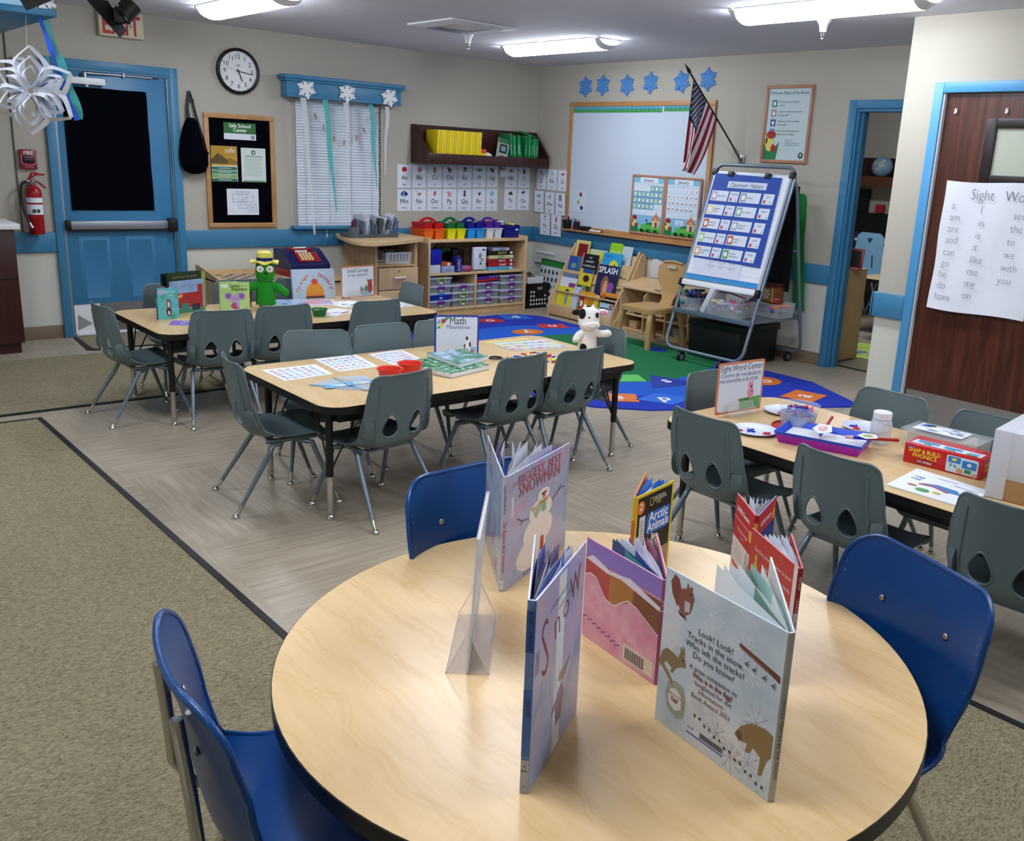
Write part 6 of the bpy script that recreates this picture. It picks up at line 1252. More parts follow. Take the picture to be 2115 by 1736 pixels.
solo('red_board', b, 'red plastic board standing on the table in the next room', 'board', (2.12, -3.24, .551), R_(20))
b = MB().ball((0, 0, .45), .17, 'sky', 12, sz=.5)
solo('blue_stool_seat', MB().lathe([(.001, .30), (.15, .30), (.17, .33), (.15, .36), (.001, .36)], mat('stool_blue', '1f4ac8', .4), 24).cyl((0, 0, 0), (0, 0, .30), .03, 'chrome', 10), 'blue round stool under the table in the next room', 'stool', (1.75, -3.42, 0))
t = thing('wall_shelf', 'dark wooden wall shelf in the next room carrying a globe', 'shelf', (3.998, -1.9, 1.44))
MB().box(-.28, 0, -.9, .6, 0, .03, 'darkwood').box(-.29, -.27, -.9, .6, 0, .12, mat('shelf_front', '5c3420', .5)).build('board', t); MB().box(-.02, 0, -.9, .6, .03, .34, 'darkwood').build('back_panel', t)
t = thing('globe', 'pale blue globe on a blue foot on the shelf in the next room', 'globe', (3.84, -1.955, 1.4715))
g = MB().ball((0, 0, .20), .125, mat('globe_blue', '7fa4bc', .4), 20); g.build('sphere', t); MB().lathe([(.06, 0), (.06, .02), (.015, .04), (.012, .07)], 'navy', 16).tube([(0, .09, .29), (0, .13, .2), (0, .06, .09)], .006, 'navy', 8).build('foot', t)
b = MB()
for (a, e_, r) in ((200, 15, .04), (185, -10, .03), (160, 25, .035), (215, 35, .03)):
    d = Vector((math.cos(R_(a))*math.cos(R_(e_)), math.sin(R_(a))*math.cos(R_(e_)), math.sin(R_(e_)))); s1 = d.cross(Vector((0, 0, 1))).normalized(); s2 = s1.cross(d); b.add([(d*.1255+(s1*math.cos(R_(45*q))+s2*math.sin(R_(45*q)))*r*(1 if q % 2 else .6)).normalized()*.1262+Vector((0, 0, .2)) for q in range(8)], [tuple(range(8))], 'c0b89a')
b.build('continents', t)
t = thing('wall_monitor', 'black wall monitor below the shelf in the next room', 'monitor', (3.97, -1.72, .96)); MB().box(-.04, 0, -.05, .45, .16, .44, 'black').box(-.06, 0, -.55, .45, -.12, .16, 'black').build('screen', t)
bx2 = MB().box(-.02, 0, -.06, .06, 0, .13, 'b01c28').ell(0, 0, .01, .01, 'b01c28')
solo('red_picture_box', MB().box(-.08, 0, -.045, .045, 0, .10, 'a8182a', bev=.004), 'small red box beside the monitor in the next room', 'box', (3.95, -1.96, 1.13))
t = thing('white_counter', 'white counter along the far wall of the next room', 'counter', (3.7, -2.0, .0)); MB().box(-.2, .29, -1.4, 1.6, .80, .83, 'white').build('countertop', t); MB().box(-.15, .28, -1.4, 1.6, 0, .80, '2a2c34').build('body', t)
b = MB().box(.60, 1.32, -4.1, -3.46, 0, .008, 'b8d85a'); b.canvas((.62, -4.08, .0085), X_, Y_); r_ = random.Random(4)
for i in range(26): x, y = r_.uniform(0, .6), r_.uniform(0, .52); b.poly([(x, y), (x+.14, y+.03), (x+.10, y+.12), (x-.02, y+.07)], r_.choice(['8fa8b8', '5a90c8', 'c8d84a', 'b0603a', 'a8b0b0']), 1+i % 3)
solo('patterned_rug', b, 'bright green patterned rug on the floor of the next room', 'rug')
for i, (y, x0) in enumerate(((-3.3, 1.5), (-2.6, 2.6))):
    pass
# ================= books =================
def blot(name, stops, scale=7, rough=.3):
    m = mat(name, '888888', rough, spec=.5, coat=.15); nt = m.node_tree; b = nt.nodes['Principled BSDF']; tc = [n for n in nt.nodes if n.type == 'TEX_COORD'][0]
    n = nt.nodes.new('ShaderNodeTexNoise'); n.inputs['Scale'].default_value = scale; n.inputs['Detail'].default_value = 5; nt.links.new(tc.outputs['Object'], n.inputs['Vector'])
    r = ramp(nt, n.outputs[0], stops); nt.links.new(r.outputs[0], b.inputs['Base Color']); return m
def open_book(lab, z, L, S, R, h, kL, kR, kS, artL=None, artR=None, artS=None, npg=9, pcols=('d9dbe2', 'cfd4e0', 'e0e2e6'), th=.0032, sp=.012, end=None, pf=.93, fan=(.06, .94)):
    S = Vector(S+(0,)); L = Vector(L+(0,)); R = Vector(R+(0,)); o = S.copy(); z0 = z+.0006
    t = thing('open_book', lab, 'book', (S.x, S.y, z0)); L = L-o; R = R-o
    dl, dr = L.normalized(), R.normalized(); bis = (dl+dr); bis = bis.normalized() if bis.length > .05 else Vector((-dl.y, dl.x, 0)); pe = Vector((-bis.y, bis.x, 0))
    if pe.dot(dl) < 0: pe = -pe
    Sl, Sr = pe*sp/2, -pe*sp/2
    inn = lambda d, ref: (Vector((-d.y, d.x, 0)) if Vector((-d.y, d.x, 0)).dot(ref) > 0 else Vector((d.y, -d.x, 0)))
    def board(A, B, ref, k):
        d = (B-A).normalized(); n = inn(d, ref)*th; b = MB(); q = [A, B, B+n, A+n]
        return b.add([(p.x, p.y, zz) for zz in (0, h) for p in q], [(0, 1, 2, 3), (7, 6, 5, 4)]+[(i, 4+i, 4+(i+1) % 4, (i+1) % 4) for i in range(4)], k)
    def cv(b, A, B): b.ls = .00012; return b.canvas((A.x, A.y, 0), B-A, Z_)
    b = board(L, Sl, bis, kL); 
    if artL: artL(cv(b, L, Sl), (Sl-L).length, h)
    b.build('back_cover', t)
    b = board(Sr, R, bis, kR)
    if artR: artR(cv(b, Sr, R), (R-Sr).length, h)
    b.build('front_cover', t)
    b = MB(); q = [Sl-bis*.001, Sl-bis*.002-pe*.002, Sr-bis*.002+pe*.002, Sr-bis*.001, (Sl+Sr)/2+bis*.003]
    b.add([(p.x, p.y, zz) for zz in (0, h) for p in q], [(4, 3, 2, 1, 0), (5, 6, 7, 8, 9)]+[(i, (i+1) % 5, 5+(i+1) % 5, 5+i) for i in range(5)], kS)
    if artS:
        b.T = Matrix.Identity(4); c = Sl-bis*.0021; b.ls = .0001; b.canvas((c.x, c.y, 0), Sr-Sl, Z_); artS(b, sp, h)
    b.build('spine', t)
    aL, aR = math.atan2(dl.y, dl.x), math.atan2(dr.y, dr.x); da = (aR-aL+PI) % (2*PI)-PI; rr = random.Random(int(abs(S.x*1000)))
    ln = (L.length+R.length)/2*pf; pb = bis*.004
    for i in range(npg):
        f = fan[0]+(fan[1]-fan[0])*(i+.5)/npg+rr.uniform(-.02, .02); a = aL+da*f; d = Vector((math.cos(a), math.sin(a), 0)); cvx = Vector((-d.y, d.x, 0))*.05*ln*math.sin(i*2.1)
        P_ = [pb+d*ln*u+cvx*math.sin(PI*u) for u in (0, .3, .6, .85, 1)]; hh = h-.006
        k = pcols[i % len(pcols)]
        if end and i in (0, npg-1): k = end
        MB().add([(p.x, p.y, zz) for p in P_ for zz in (.003, hh)], [(2*j, 2*j+2, 2*j+3, 2*j+1) for j in range(4)], k, True).build('page', t)
    return t
snowm = blot('snowman_cover', [(.3, '8f9cc4'), (.45, 'a9b6d2'), (.6, 'b3a3c8'), (.75, 'c9b4d0')], 14); snowb = blot('snowman_back', [(.3, '8f9fc0'), (.55, 'a8bcc8'), (.7, 'a05a80'), (.8, 'c0a8b8')], 12)
def a_snowman(b, w, h):
    b.ell(w*.40, h*0.177, w*.235, h*0.137, 'e6e4de', 2, 30).ell(w*.42, h*0.208, w*.22, h*0.124, 'ece9e2', 3, 30).ell(w*.50, h*0.354, w*.24, h*0.150, 'e9e7e2', 4, 30).ell(w*.53, h*0.531, w*.19, h*0.106, 'e9e7e2', 5, 30)
    b.ell(w*.57, h*0.659, w*.10, h*0.058, 'eceae4', 7, 24).ell(w*.55, h*0.668, .004, .004, '4a3a3a', 9).ell(w*.60, h*0.673, .004, .004, '4a3a3a', 9).ell(w*.575, h*0.655, .004, .008, '9a2a4a', 9).line([(w*.53, h*0.639), (w*.57, h*0.628), (w*.61, h*0.639)], .0014, '5a3a3a', 9)
    b.poly([(w*.49, h*0.611), (w*.65, h*0.619), (w*.64, h*0.589), (w*.50, h*0.580)], 'b9974a', 10).poly([(w*.50, h*0.593), (w*.42, h*0.531), (w*.46, h*0.473), (w*.56, h*0.566)], '9ec4a6', 11).poly([(w*.55, h*0.593), (w*.55, h*0.504), (w*.62, h*0.500), (w*.61, h*0.593)], '8ab89a', 11).poly([(w*.38, h*0.584), (w*.49, h*0.593), (w*.40, h*0.549)], 'c8a054', 10)
    for p in ([(.72, .63), (.86, .70), (.94, .69)], [(.80, .67), (.88, .74)], [(.34, .585), (.22, .61), (.16, .66)], [(.26, .60), (.20, .575)]): b.line([(w*x, h*y*.885) for x, y in p], .0022, '6a5a5a', 12)
    b.poly([(w*.55, h*0.248), (w*.60, h*0.248), (w*.595, h*0.150), (w*.545, h*0.146)], 'b0483a', 12).ell(w*.572, h*0.252, .008, .008, 'c0705a', 13)
    b.text('THE', w*.07, h*.885, .014, 'c8647a', 'L', 14).text('BIGGEST, BEST', w*.16, h*.875, .034, 'c25c76', 'L', 14, fit=w*.76)
    b.text('SNOWMAN', w*.17, h*.765, .044, 'b8686e', 'L', 14, fit=w*.66)
    b.rect(w*.06, h*.62, w*.10, h*.80, 'd6d2d6', 3).text('BY MARGERY CUYLER', w*.62, h*.055, .012, '3a3a4a', l=14, fit=w*.62).text('ILLUSTRATED BY WILL HILLENBRAND', w*.55, h*.02, .010, '4a4a5a', l=14, fit=w*.8)
def spine_txt(top, col, sz=.009, bot=None, bc=None): 
    def f(b, w, h):
        b.text(top, w*.38, h*.62, sz, col, 'L', 3, rot=-PI/2)
        if bot: b.text(bot, w*.38, h*.93, sz*.8, bc or col, 'L', 3, rot=-PI/2)
        b.rect(w*.1, h*.02, w*.9, h*.10, 'd8d8d4', 2).text('E CUY', w*.5, h*.06, .004, '222222', l=3)
    return f
open_book('snowman picture book standing open at the far side of the round table', RZ, (-5.372, -6.315), (-5.528, -6.592), (-5.232, -6.479), .283, snowb, snowm, 'b9b7c8', None, a_snowman, spine_txt('The Biggest, Best Snowman', 'c04a5a', .0115, 'Cuyler/Hillenbrand', '3a4a7a'), end='7a62b8')
snowc = blot('snow_cover', [(.3, '8c9ccc'), (.45, 'a3aed2'), (.58, 'b6aacb'), (.75, 'cbbac4')], 11)
def a_snow(b, w, h):
    [b.text(c, w*x, h*y, s, '8c4a4e', 'L', 4, rot=r, sx=sx, bold='thin') for c, x, y, s, r, sx in (('S', .17, .53, .155, .12, .55), ('n', .40, .655, .085, .15, .8), ('o', .56, .70, .075, .15, .85), ('w', .70, .745, .115, .18, .72))]
    b.text('CYNTHIA RYLANT', w*.28, h*.84, .011, '8d82ac', 'L', 3, rot=.12, fit=w*.36)
    b.text('LAUREN STRINGER', w*.45, h*.80, .010, '9388b2', 'L', 3, rot=.12, fit=w*.33)
    b.poly([(w*.50, h*.14), (w*.60, h*.15), (w*.64, h*.30), (w*.58, h*.36), (w*.50, h*.32), (w*.47, h*.24)], '9a8494', 3).ell(w*.575, h*.40, w*.055, h*.032, 'c09a80', 4).poly([(w*.60, h*.36), (w*.76, h*.43), (w*.74, h*.45), (w*.57, h*.39)], '9a8494', 4).poly([(w*.48, h*.30), (w*.40, h*.25), (w*.41, h*.23), (w*.5, h*.27)], '9a8494', 4)
    b.rect(w*.03, h*.60, w*.10, h*.72, '9a8aa8', 2)
    rr = random.Random(8)
    for i in range(60):
        x, y = rr.uniform(0.02, .9)*w, rr.uniform(.02, .5)*h; b.line([(x, y), (x+.004, y+rr.uniform(.008, .02))], .0008, rr.choice(['8f90b0', 'a0a0b8', 'c4bccc', 'b0a8b8']), 2)
def s_snow(b, w, h):
    b.rect(0, h*.74, w, h*.95, '3a62b0', 2).text('RYLANT / STRINGER', w*.3, h*.94, .009, '16265a', 'L', 4, rot=-PI/2, fit=h*.19); b.rect(0, h*.2, w, h*.55, '4a70b8', 2).text('SNOW', w*.3, h*.5, .010, '16265a', 'L', 4, rot=-PI/2)
    b.rect(w*.02, 0, w*.98, h*.18, 'b4b6c0', 3).text('E', w*.5, h*.14, .006, '16181c', l=5, bold=True).text('RYL', w*.5, h*.115, .006, '16181c', l=5, bold=True).text('13', w*.5, h*.03, .006, '3a4a8a', l=5)
open_book('tall pale blue Snow picture book standing open at the front of the round table', RZ, (-5.772, -6.985), (-5.935, -7.177), (-5.717, -7.061), .337, snowc, snowc, blot('snow_spine', [(.3, '4a72bc'), (.6, '7a9ac8')], 20), None, a_snow, s_snow, pcols=('d4d8e4', '5a6ab8', 'c9cede', 'dfe2ea', '7a6a8a'), sp=.014)
pink = blot('pink_hills', [(.35, 'cc7f98'), (.6, 'd9a0ae'), (.75, 'c97c96')], 16)
def a_pink(b, w, h):
    b.rect(0, h*.93, w, h, '8a6cb4', 2).rect(0, h*.82, w, h*.93, '8b70b8', 2).poly([(0, h*.80), (w*.1, h*.86), (w*.35, h*.80), (w*.62, h*.84), (w, h*.74), (w, h*.70), (w*.5, h*.78), (w*.3, h*.76)], 'd8ccd8', 5)
    b.rect(0, h*.40, w*.34, h*.82, 'b04a44', 3).rect(w*.34, h*.36, w*.66, h*.80, 'a8703c', 3).rect(w*.66, h*.36, w, h*.80, '7c4a30', 3)
    p = [(0, 0), (w, 0), (w, h*.46), (w*.86, h*.52), (w*.74, h*.58), (w*.64, h*.62), (w*.52, h*.55), (w*.38, h*.48), (w*.26, h*.54), (w*.14, h*.66), (w*.04, h*.66), (0, h*.62)]; b.poly(p, pink, 6)
    b.line([(0, h*.63), (w*.08, h*.67), (w*.16, h*.66), (w*.3, h*.5), (w*.42, h*.49), (w*.6, h*.62), (w*.72, h*.60), (w, h*.47)], .003, 'dcc4cc', 7)
    for i in range(16): b.ell(w*(.02+.033*i), h*(.215-.006*i+(.012 if i % 2 else -.01)), .0036, .0020, '5a4a86', 8, 8)
    b.rect(w*.58, h*.04, w*.97, h*.20, 'd6c2b4', 8)
    for i in range(24): b.rect(w*(.61+.0105*i), h*.06, w*(.61+.0105*i)+(.0009 if i % 3 else .0018), h*.17, '3a2a3a', 10)
open_book('pink picture book with brown hills standing open in the middle of the round table', RZ, (-5.511, -6.851), (-5.528, -7.087), (-5.371, -6.919), .222, pink, pink, 'a8577a', a_pink, None, None, 10, ('d8d4e2', '2f8a90', 'd8d4e2', 'e0dce6', '3a4aa8', 'e0dce6', 'd8d4e2', 'e0dce6', 'a8627a', 'e0dce6'), end='2f4a7a', fan=(.3, .97))
lookm = blot('winter_cover', [(.3, 'a9bac6'), (.5, 'c2ccd2'), (.62, 'd2d2d0'), (.75, 'b9bcc4')], 9)
def sprig(b, x, y, s, c, n=9, l=2):
    for i in range(n):
        a = 2*PI*i/n; b.line([(x, y), (x+s*math.cos(a), y+s*math.sin(a))], .0012, c, l); b.line([(x+s*.6*math.cos(a), y+s*.6*math.sin(a)), (x+s*.9*math.cos(a+.3), y+s*.9*math.sin(a+.3))], .0009, c, l)
def a_look(b, w, h):
    P = lambda pts, c, l=4: b.poly([(w*x, h*y) for x, y in pts], c, l)
    for (x, y, s) in ((.42, .86, .03), (.72, .78, .026), (.78, .66, .022), (.85, .40, .03), (.08, .74, .03), (.18, .50, .02), (.68, .10, .03), (.82, .14, .034), (.55, .18, .024)): sprig(b, w*x, h*y, s, 'dfe3e6' if y > .6 else 'b0aab4')
    P([(.07, .86), (.05, .93), (.08, .985), (.12, .97), (.15, .90), (.155, .84), (.12, .80)], '7c4636'); P([(.12, .84), (.15, .92), (.19, .935), (.20, .975), (.215, .945), (.24, .965), (.245, .93), (.265, .90), (.255, .85), (.24, .80), (.20, .77), (.15, .78)], '8a5240', 5); P([(.185, .86), (.235, .86), (.235, .80), (.19, .79)], 'c0b8b4', 6); P([(.13, .78), (.20, .765), (.215, .745), (.15, .755)], '5a342c', 6); b.ell(w*.232, h*.915, .0018, .002, '1a1010', 8)
    P([(.0, .40), (.02, .47), (.06, .505), (.12, .50), (.17, .485), (.185, .52), (.19, .575), (.205, .55), (.215, .585), (.225, .54), (.225, .50), (.245, .475), (.24, .45), (.20, .44), (.16, .415), (.13, .37), (.11, .37), (.12, .40), (.06, .42), (.03, .37), (.01, .37)], '8a7350', 4); P([(.04, .40), (.10, .36), (.145, .31), (.13, .295), (.09, .325), (.03, .37)], '9a8058', 5); b.ell(w*.218, h*.49, .0018, .002, '1a1010', 8)
    P([(.66, .80), (.80, .775), (.985, .74), (.985, .70), (.83, .745), (.67, .775)], '6a3c30', 4); P([(.66, .785), (.76, .765), (.90, .735), (.89, .725), (.68, .77)], '8a5a48', 5)
    P([(.70, .26), (.74, .33), (.82, .385), (.92, .40), (.985, .39), (.985, .26), (.955, .22), (.93, .12), (.905, .11), (.91, .22), (.85, .25), (.82, .20), (.79, .195), (.80, .25), (.745, .24)], '8a6e46', 4); P([(.70, .26), (.72, .30), (.76, .28), (.74, .235)], '6a5236', 6)
    for i, (x, y) in enumerate(((.72, .70), (.78, .69), (.86, .68), (.93, .665))): b.line([(w*x, h*y), (w*(x+.035), h*(y+.004))], .0014, '4a4a50', 6).line([(w*(x+.03), h*(y+.022)), (w*x, h*y), (w*(x+.03), h*(y-.014))], .0012, '4a4a50', 6)
    for i in range(14): b.ell(w*(.36+.045*i), h*(.20-.012*i+(.012 if i % 2 else 0)), .0026, .0034, '4a4448', 6, 8)
    P([(.08, .22), (.10, .30), (.16, .33), (.24, .32), (.27, .24), (.26, .13), (.20, .10), (.11, .13)], '9aa08a', 3); P([(.11, .22), (.13, .27), (.18, .285), (.23, .25), (.235, .17), (.18, .14), (.12, .17)], 'ddd6d2', 5); b.text('Egg?', w*.175, h*.20, .011, '8a3a3a', l=8, bold=True).text('Who is in the', w*.175, h*.235, .006, '8a3a3a', l=8)
    for i, s in enumerate(('Look! Look!', 'Tracks in the snow.', 'Who left the tracks?', 'Do you know?')): b.text(s, w*.475, h*(.705-.052*i), .0165, '3c4654', l=8)
    for i, (s, c, bo) in enumerate((('A great companion to', '4a3c50', 0), ('Who is in the Egg?', '7a2a3a', 1), ('- longlisted for the', '4a3c50', 0), ('Information', '7a4a4a', 0), ('Book Award 2021', '7a4a4a', 0))): b.text(s, w*.48, h*(.475-.042*i), .0125, c, l=8, bold=bool(bo))
    b.rect(w*.30, h*.065, w*.62, h*.075, '3a6ab0', 4).rect(w*.30, h*.075, w*.62, h*.125, 'd0d0d4', 4).text('$17.99', w*.335, h*.10, .0055, '222222', l=8)
    for i in range(34): b.rect(w*(.42+.0058*i), h*.083, w*(.42+.0058*i)+(.0007 if i % 3 else .0013), h*.118, '222228', 8)
open_book('large winter animal book standing open with its back cover text facing forward', RZ, (-5.615, -7.162), (-5.634, -7.436), (-5.425, -7.245), .300, lookm, lookm, blot('winter_spine', [(.3, 'a8aa9c'), (.7, 'bfc4c0')], 14), a_look, None, lambda b, w, h: b.text('WHOSE TRACKS IN THE SNOW?', w*.3, h*.62, .010, '7a6a86', 'L', 3, rot=-PI/2), 7, ('d8dcda', 'd2dade', 'cfd6d8', 'd8dcd8', '5f8a80', 'a8c8c4', 'd8dcda'), fan=(.45, .93))
redc = mat('red_book', 'b53a34', .35, noise=.06)
def a_red(b, w, h):
    b.rect(w*.93, 0, w, h, 'd8d0cc', 2)
    for i, s in enumerate(('The first snow of winter is here!', 'Sarah wants to play outside.', 'But Mama says: Put on your coat,', 'your boots, and your mittens.', 'Is it very wet?')): b.text(s, w*(.10 if i == 0 else .32), h*(.84-.10*i), .0125, 'ecd8d2', 'L', 4, fit=w*(.80 if i == 0 else .58))
    b.poly([(w*.08, h*.56), (w*.11, h*.72), (w*.16, h*.75), (w*.21, h*.72), (w*.25, h*.55), (w*.19, h*.57), (w*.13, h*.54)], 'b0a83a', 4).ell(w*.165, h*.775, w*.035, h*.04, 'b0a03a', 5).ell(w*.18, h*.77, w*.018, h*.022, 'c08a6a', 6).ell(w*.78, h*.18, w*.10, h*.13, 'c8a89a', 3)
open_book('red first snow of winter picture book standing open behind the winter animal book', RZ, (-5.236, -7.062), (-5.322, -7.243), (-5.19, -7.13), .25, redc, redc, mat('red_spine', 'a01e28', .35), a_red, None, lambda b, w, h: (b.rect(0, 0, w, h*.35, '8a8ec0', 2), b.rect(0, h*.35, w, h*.62, 'c9c6d2', 2), b.text('dePaola', w*.35, h*.93, .009, 'e8d8d8', 'L', 4, rot=-PI/2), b.text('LEMNISCATES', w*.35, h*.74, .006, 'e8d8d8', 'L', 4, rot=-PI/2), b.text('JOEY & SADIE', w*.35, h*.55, .007, '2a3a8a', 'L', 4, rot=-PI/2)), 7, ('d8dae2', 'e0e2e8', 'cdd0dc'), sp=.010, pf=.95)
def a_superL(b, w, h):
    b.rect(0, h*.62, w, h, 'ae2028', 2).rect(0, 0, w, h*.62, 'cfc6be', 2).rect(0, h*.80, w, h*.805, 'e8e0e0', 4).text('SUPER Readers', w*.45, h*.87, .016, 'ece4e4', l=4, bold=True, fit=w*.7).ell(w*.9, h*.78, .010, .014, 'd8a040', 4).text('Beginning to Read', w*.5, h*.71, .010, 'ece0e0', l=4, fit=w*.7).text('Level 1', w*.5, h*.66, .008, 'e0c8c8', l=4)
    for i in range(6): b.rect(w*.12, h*(.575-.025*i), w*.62, h*(.58-.025*i), '8a8a8a', 4)
    b.ell(w*.82, h*.50, .014, .03, 'a8a49e', 4)
    for i, c in enumerate(('c8564a', 'd8a04a', 'd8cf7a', '8ab08a', '7a9ab8')): b.poly([(w*.1, h*(.40-.055*i)), (w, h*(.36-.055*i)), (w, h*(.32-.055*i)), (w*.1, h*(.36-.055*i))], c, 4)
    b.poly([(0, 0), (w, 0), (w, h*.03), (0, h*.12)], 'a82a30', 4)
    for i in range(10): b.rect(w*(.1+.018*i), h*.04, w*(.1+.018*i)+.0009, h*.11, '333333', 6)
def a_superR(b, w, h):
    b.rect(0, h*.80, w, h, 'b4222c', 2).rect(0, 0, w, h*.80, '1c2f7a', 2).text('SUPER Readers', w*.45, h*.87, .014, 'ece4e4', l=4, bold=True, fit=w*.7).ell(w*.88, h*.86, .009, .014, 'd8a040', 4).text('Arctic', w*.5, h*.62, .03, '8ab4e8', l=4, bold=True, fit=w*.8).text('Wolf', w*.45, h*.50, .03, '8ab4e8', l=4, bold=True).ell(w*.5, h*.25, w*.3, h*.14, 'c8d4e4', 3)
open_book('slim red SUPER Readers book standing open at the back right of the round table', RZ, (-5.109, -6.921), (-5.185, -7.035), (-5.045, -6.985), .258, redc, mat('navy_book', '1c2f7a', .35), mat('red_spine2', 'b01c26', .35), a_superL, a_superR, lambda b, w, h: b.rect(w*.1, h*.86, w*.9, h*.93, 'd8a83a', 3), 8, ('d8dae2', 'e0e2e8', 'cdd0dc'), sp=.010)
def a_nat(b, w, h):
    b.rect(w*.05, h*.03, w*.95, h*.97, '14110f', 2).rect(w*.05, h*.03, w*.95, h*.30, '9a8468', 3).poly([(w*.35, h*.03), (w*.38, h*.34), (w*.46, h*.48), (w*.56, h*.50), (w*.64, h*.36), (w*.66, h*.03)], 'cfc9bd', 4).poly([(w*.46, h*.46), (w*.45, h*.56), (w*.50, h*.50)], 'cfc9bd', 5).ell(w*.5, h*.43, .003, .003, '222222', 7).ell(w*.57, h*.44, .003, .003, '222222', 7).ell(w*.535, h*.40, .004, .003, '3a2a2a', 7)
    b.ell(w*.13, h*.86, .016, .017, 'e07a28', 4).text('2', w*.13, h*.835, .026, 'f0f0ea', l=6, bold=True).line([(w*.36, h*.84), (w*.36, h*.92), (w*.44, h*.92), (w*.44, h*.84), (w*.36, h*.84)], .0018, 'd8d040', 5)
    b.text('NATIONAL', w*.62, h*.895, .010, 'e8e4d8', l=5, fit=w*.3).text('GEOGRAPHIC', w*.64, h*.865, .010, 'e8e4d8', l=5, fit=w*.34).text('KIDS', w*.6, h*.83, .010, 'd8d040', l=5)
    b.poly(rrect(w*.30, h*.52, w*.92, h*.76, .01), '2a6ac8', 6).text('Arctic', w*.61, h*.655, .036, 'eef4fa', l=8, bold=True, fit=w*.52).text('Animals', w*.61, h*.55, .034, 'eef4fa', l=8, bold=True, fit=w*.58).rect(w*.10, h*.45, w*.25, h*.76, 'dcdce0', 9)
    for i in range(9): b.rect(w*.12, h*(.48+.028*i), w*.22, h*(.487+.028*i), '444448', 11)
open_book('yellow bordered Arctic Animals book standing open behind the pink book', RZ, (-5.116, -6.640), (-5.272, -6.755), (-5.104, -6.726), .23, mat('orange_cover', 'd8803a', .4), mat('yellow_border', 'd8c024', .4), mat('yellow_spine', 'dcae2a', .4), None, a_nat, lambda b, w, h: b.rect(w*.05, h*.42, w*.95, h*.75, 'd06a22', 2), 7, ('3a7ad0', '4a8ad8', 'd8dce4', '2a6ac0'), sp=.009, pf=.94)
def sign(lab, z, L, R, h, kb, fn, lean=0):
    L = Vector(L); R = Vector(R); t = thing('table_sign', lab, 'sign', (L.x, L.y, z+.0006)); d = (R-L); w = d.length; ang = math.atan2(d.y, d.x); t.rotation_euler = (0, 0, ang)
    b = MB(); T0 = Matrix(((1, 0, 0, 0), (0, 0, -1, 0), (0, 1, 0, .006), (0, 0, 0, 1))) @ Matrix.Rotation(-lean, 4, 'X'); b.T = T0
    b.prism(rrect(0, 0, w, h, .012), -.001, .001, kb); b.poly(rrect(.010, .010, w-.010, h-.010, .006), 'd6deec', 3); b.T = T0 @ Matrix.Translation((0, 0, .0016)); b.ls = .00015; fn(b, w, h); b.build('sign_card', t)
    MB(T0).prism(rrect(0, 0, w, h, .004), .0045, .0055, mat('sign_acrylic', 'f0f6fa', .04, alpha=.02)).prism(rrect(0, 0, w, h, .004), -.0035, -.0025, mat('sign_acrylic', 'f0f6fa', .04, alpha=.02)).build('acrylic_sleeve', t)
    MB().box(w*.2, w*.8, -.04, .04, 0, .002, 'acryl').add([(w*.2, -.038, .002), (w*.8, -.038, .002), (w*.8, -.004, .055), (w*.2, -.004, .055)], [(0, 1, 2, 3)], 'acryl').build('acrylic_foot', t); return t
def s_small(b, w, h):
    b.text('Small Group', w*.5, h*.80, .040, '101418', l=2, fit=w*.62).text('Grupo pequeño', w*.5, h*.68, .028, '24407c', l=2, fit=w*.62)
    b.ell(w*.86, h*.42, w*.065, h*.12, 'b02630', 3).ell(w*.86, h*.28, w*.08, h*.16, 'b02630', 3).ell(w*.80, h*.52, .008, .009, 'b02630', 3).ell(w*.91, h*.52, .008, .009, 'b02630', 3).ell(w*.75, h*.26, w*.06, h*.11, '3a8a4a', 4).ell(w*.62, h*.20, w*.06, h*.10, '8a8aa0', 4).ell(w*.74, h*.10, w*.16, h*.06, '5aa4d8', 5).ell(w*.60, h*.30, .008, .012, '8a8aa0', 4).rect(w*.06, h*.09, w*.55, h*.095, 'b0bccc', 3).ell(w*.07, h*.05, .005, .005, '3a4a5a', 4)
sign('Small Group sign with orange border standing on the far table', TZ, (-3.578, -2.215), (-3.285, -2.170), .228, mat('orange_border', 'd0784a', .4), s_small)
def s_math(b, w, h):
    b.text('Math', w*.52, h*.77, .058, '101418', l=2, fit=w*.36).text('Matemáticas', w*.53, h*.66, .030, '24306c', l=2, fit=w*.52)
    b.poly([(w*.04, h*.66), (w*.10, h*.66), (w*.34, h*.95), (w*.25, h*.95)], '2a9a5a', 2).poly([(w*.05, h*.78), (w*.15, h*.78), (w*.10, h*.90)], '6ab4d8', 3).rect(w*.15, h*.81, w*.24, h*.90, 'b8262e', 3).ell(w*.145, h*.755, .012, .012, 'e0d040', 4)
    b.ell(w*.74, h*.20, w*.07, h*.13, 'ececec', 3).ell(w*.74, h*.40, w*.055, h*.075, 'ececec', 4).ell(w*.73, h*.42, w*.03, h*.05, '16161a', 5).poly([(w*.66, h*.42), (w*.60, h*.38), (w*.67, h*.37)], 'dcdcdc', 4).poly([(w*.80, h*.42), (w*.87, h*.39), (w*.80, h*.37)], 'dcdcdc', 4).ell(w*.68, h*.20, .006, .016, '16161a', 5).ell(w*.80, h*.26, .005, .015, '16161a', 5).ell(w*.74, h*.12, .008, .008, '16161a', 5)
    b.poly([(w*.52, h*.06), (w*.62, h*.06), (w*.60, h*.16)], '8abf9a', 3).ell(w*.60, h*.10, .008, .010, 'd8d04a', 5).rect(w*.82, h*.06, w*.94, h*.20, '7ac0dc', 3).ell(w*.85, h*.10, .009, .009, 'c0404a', 5)
sign('Math sign with dark blue border standing on the middle table', TZ, (-4.052, -4.10), (-3.842, -4.21), .213, mat('blue_border', '1a2a9a', .4), s_math)
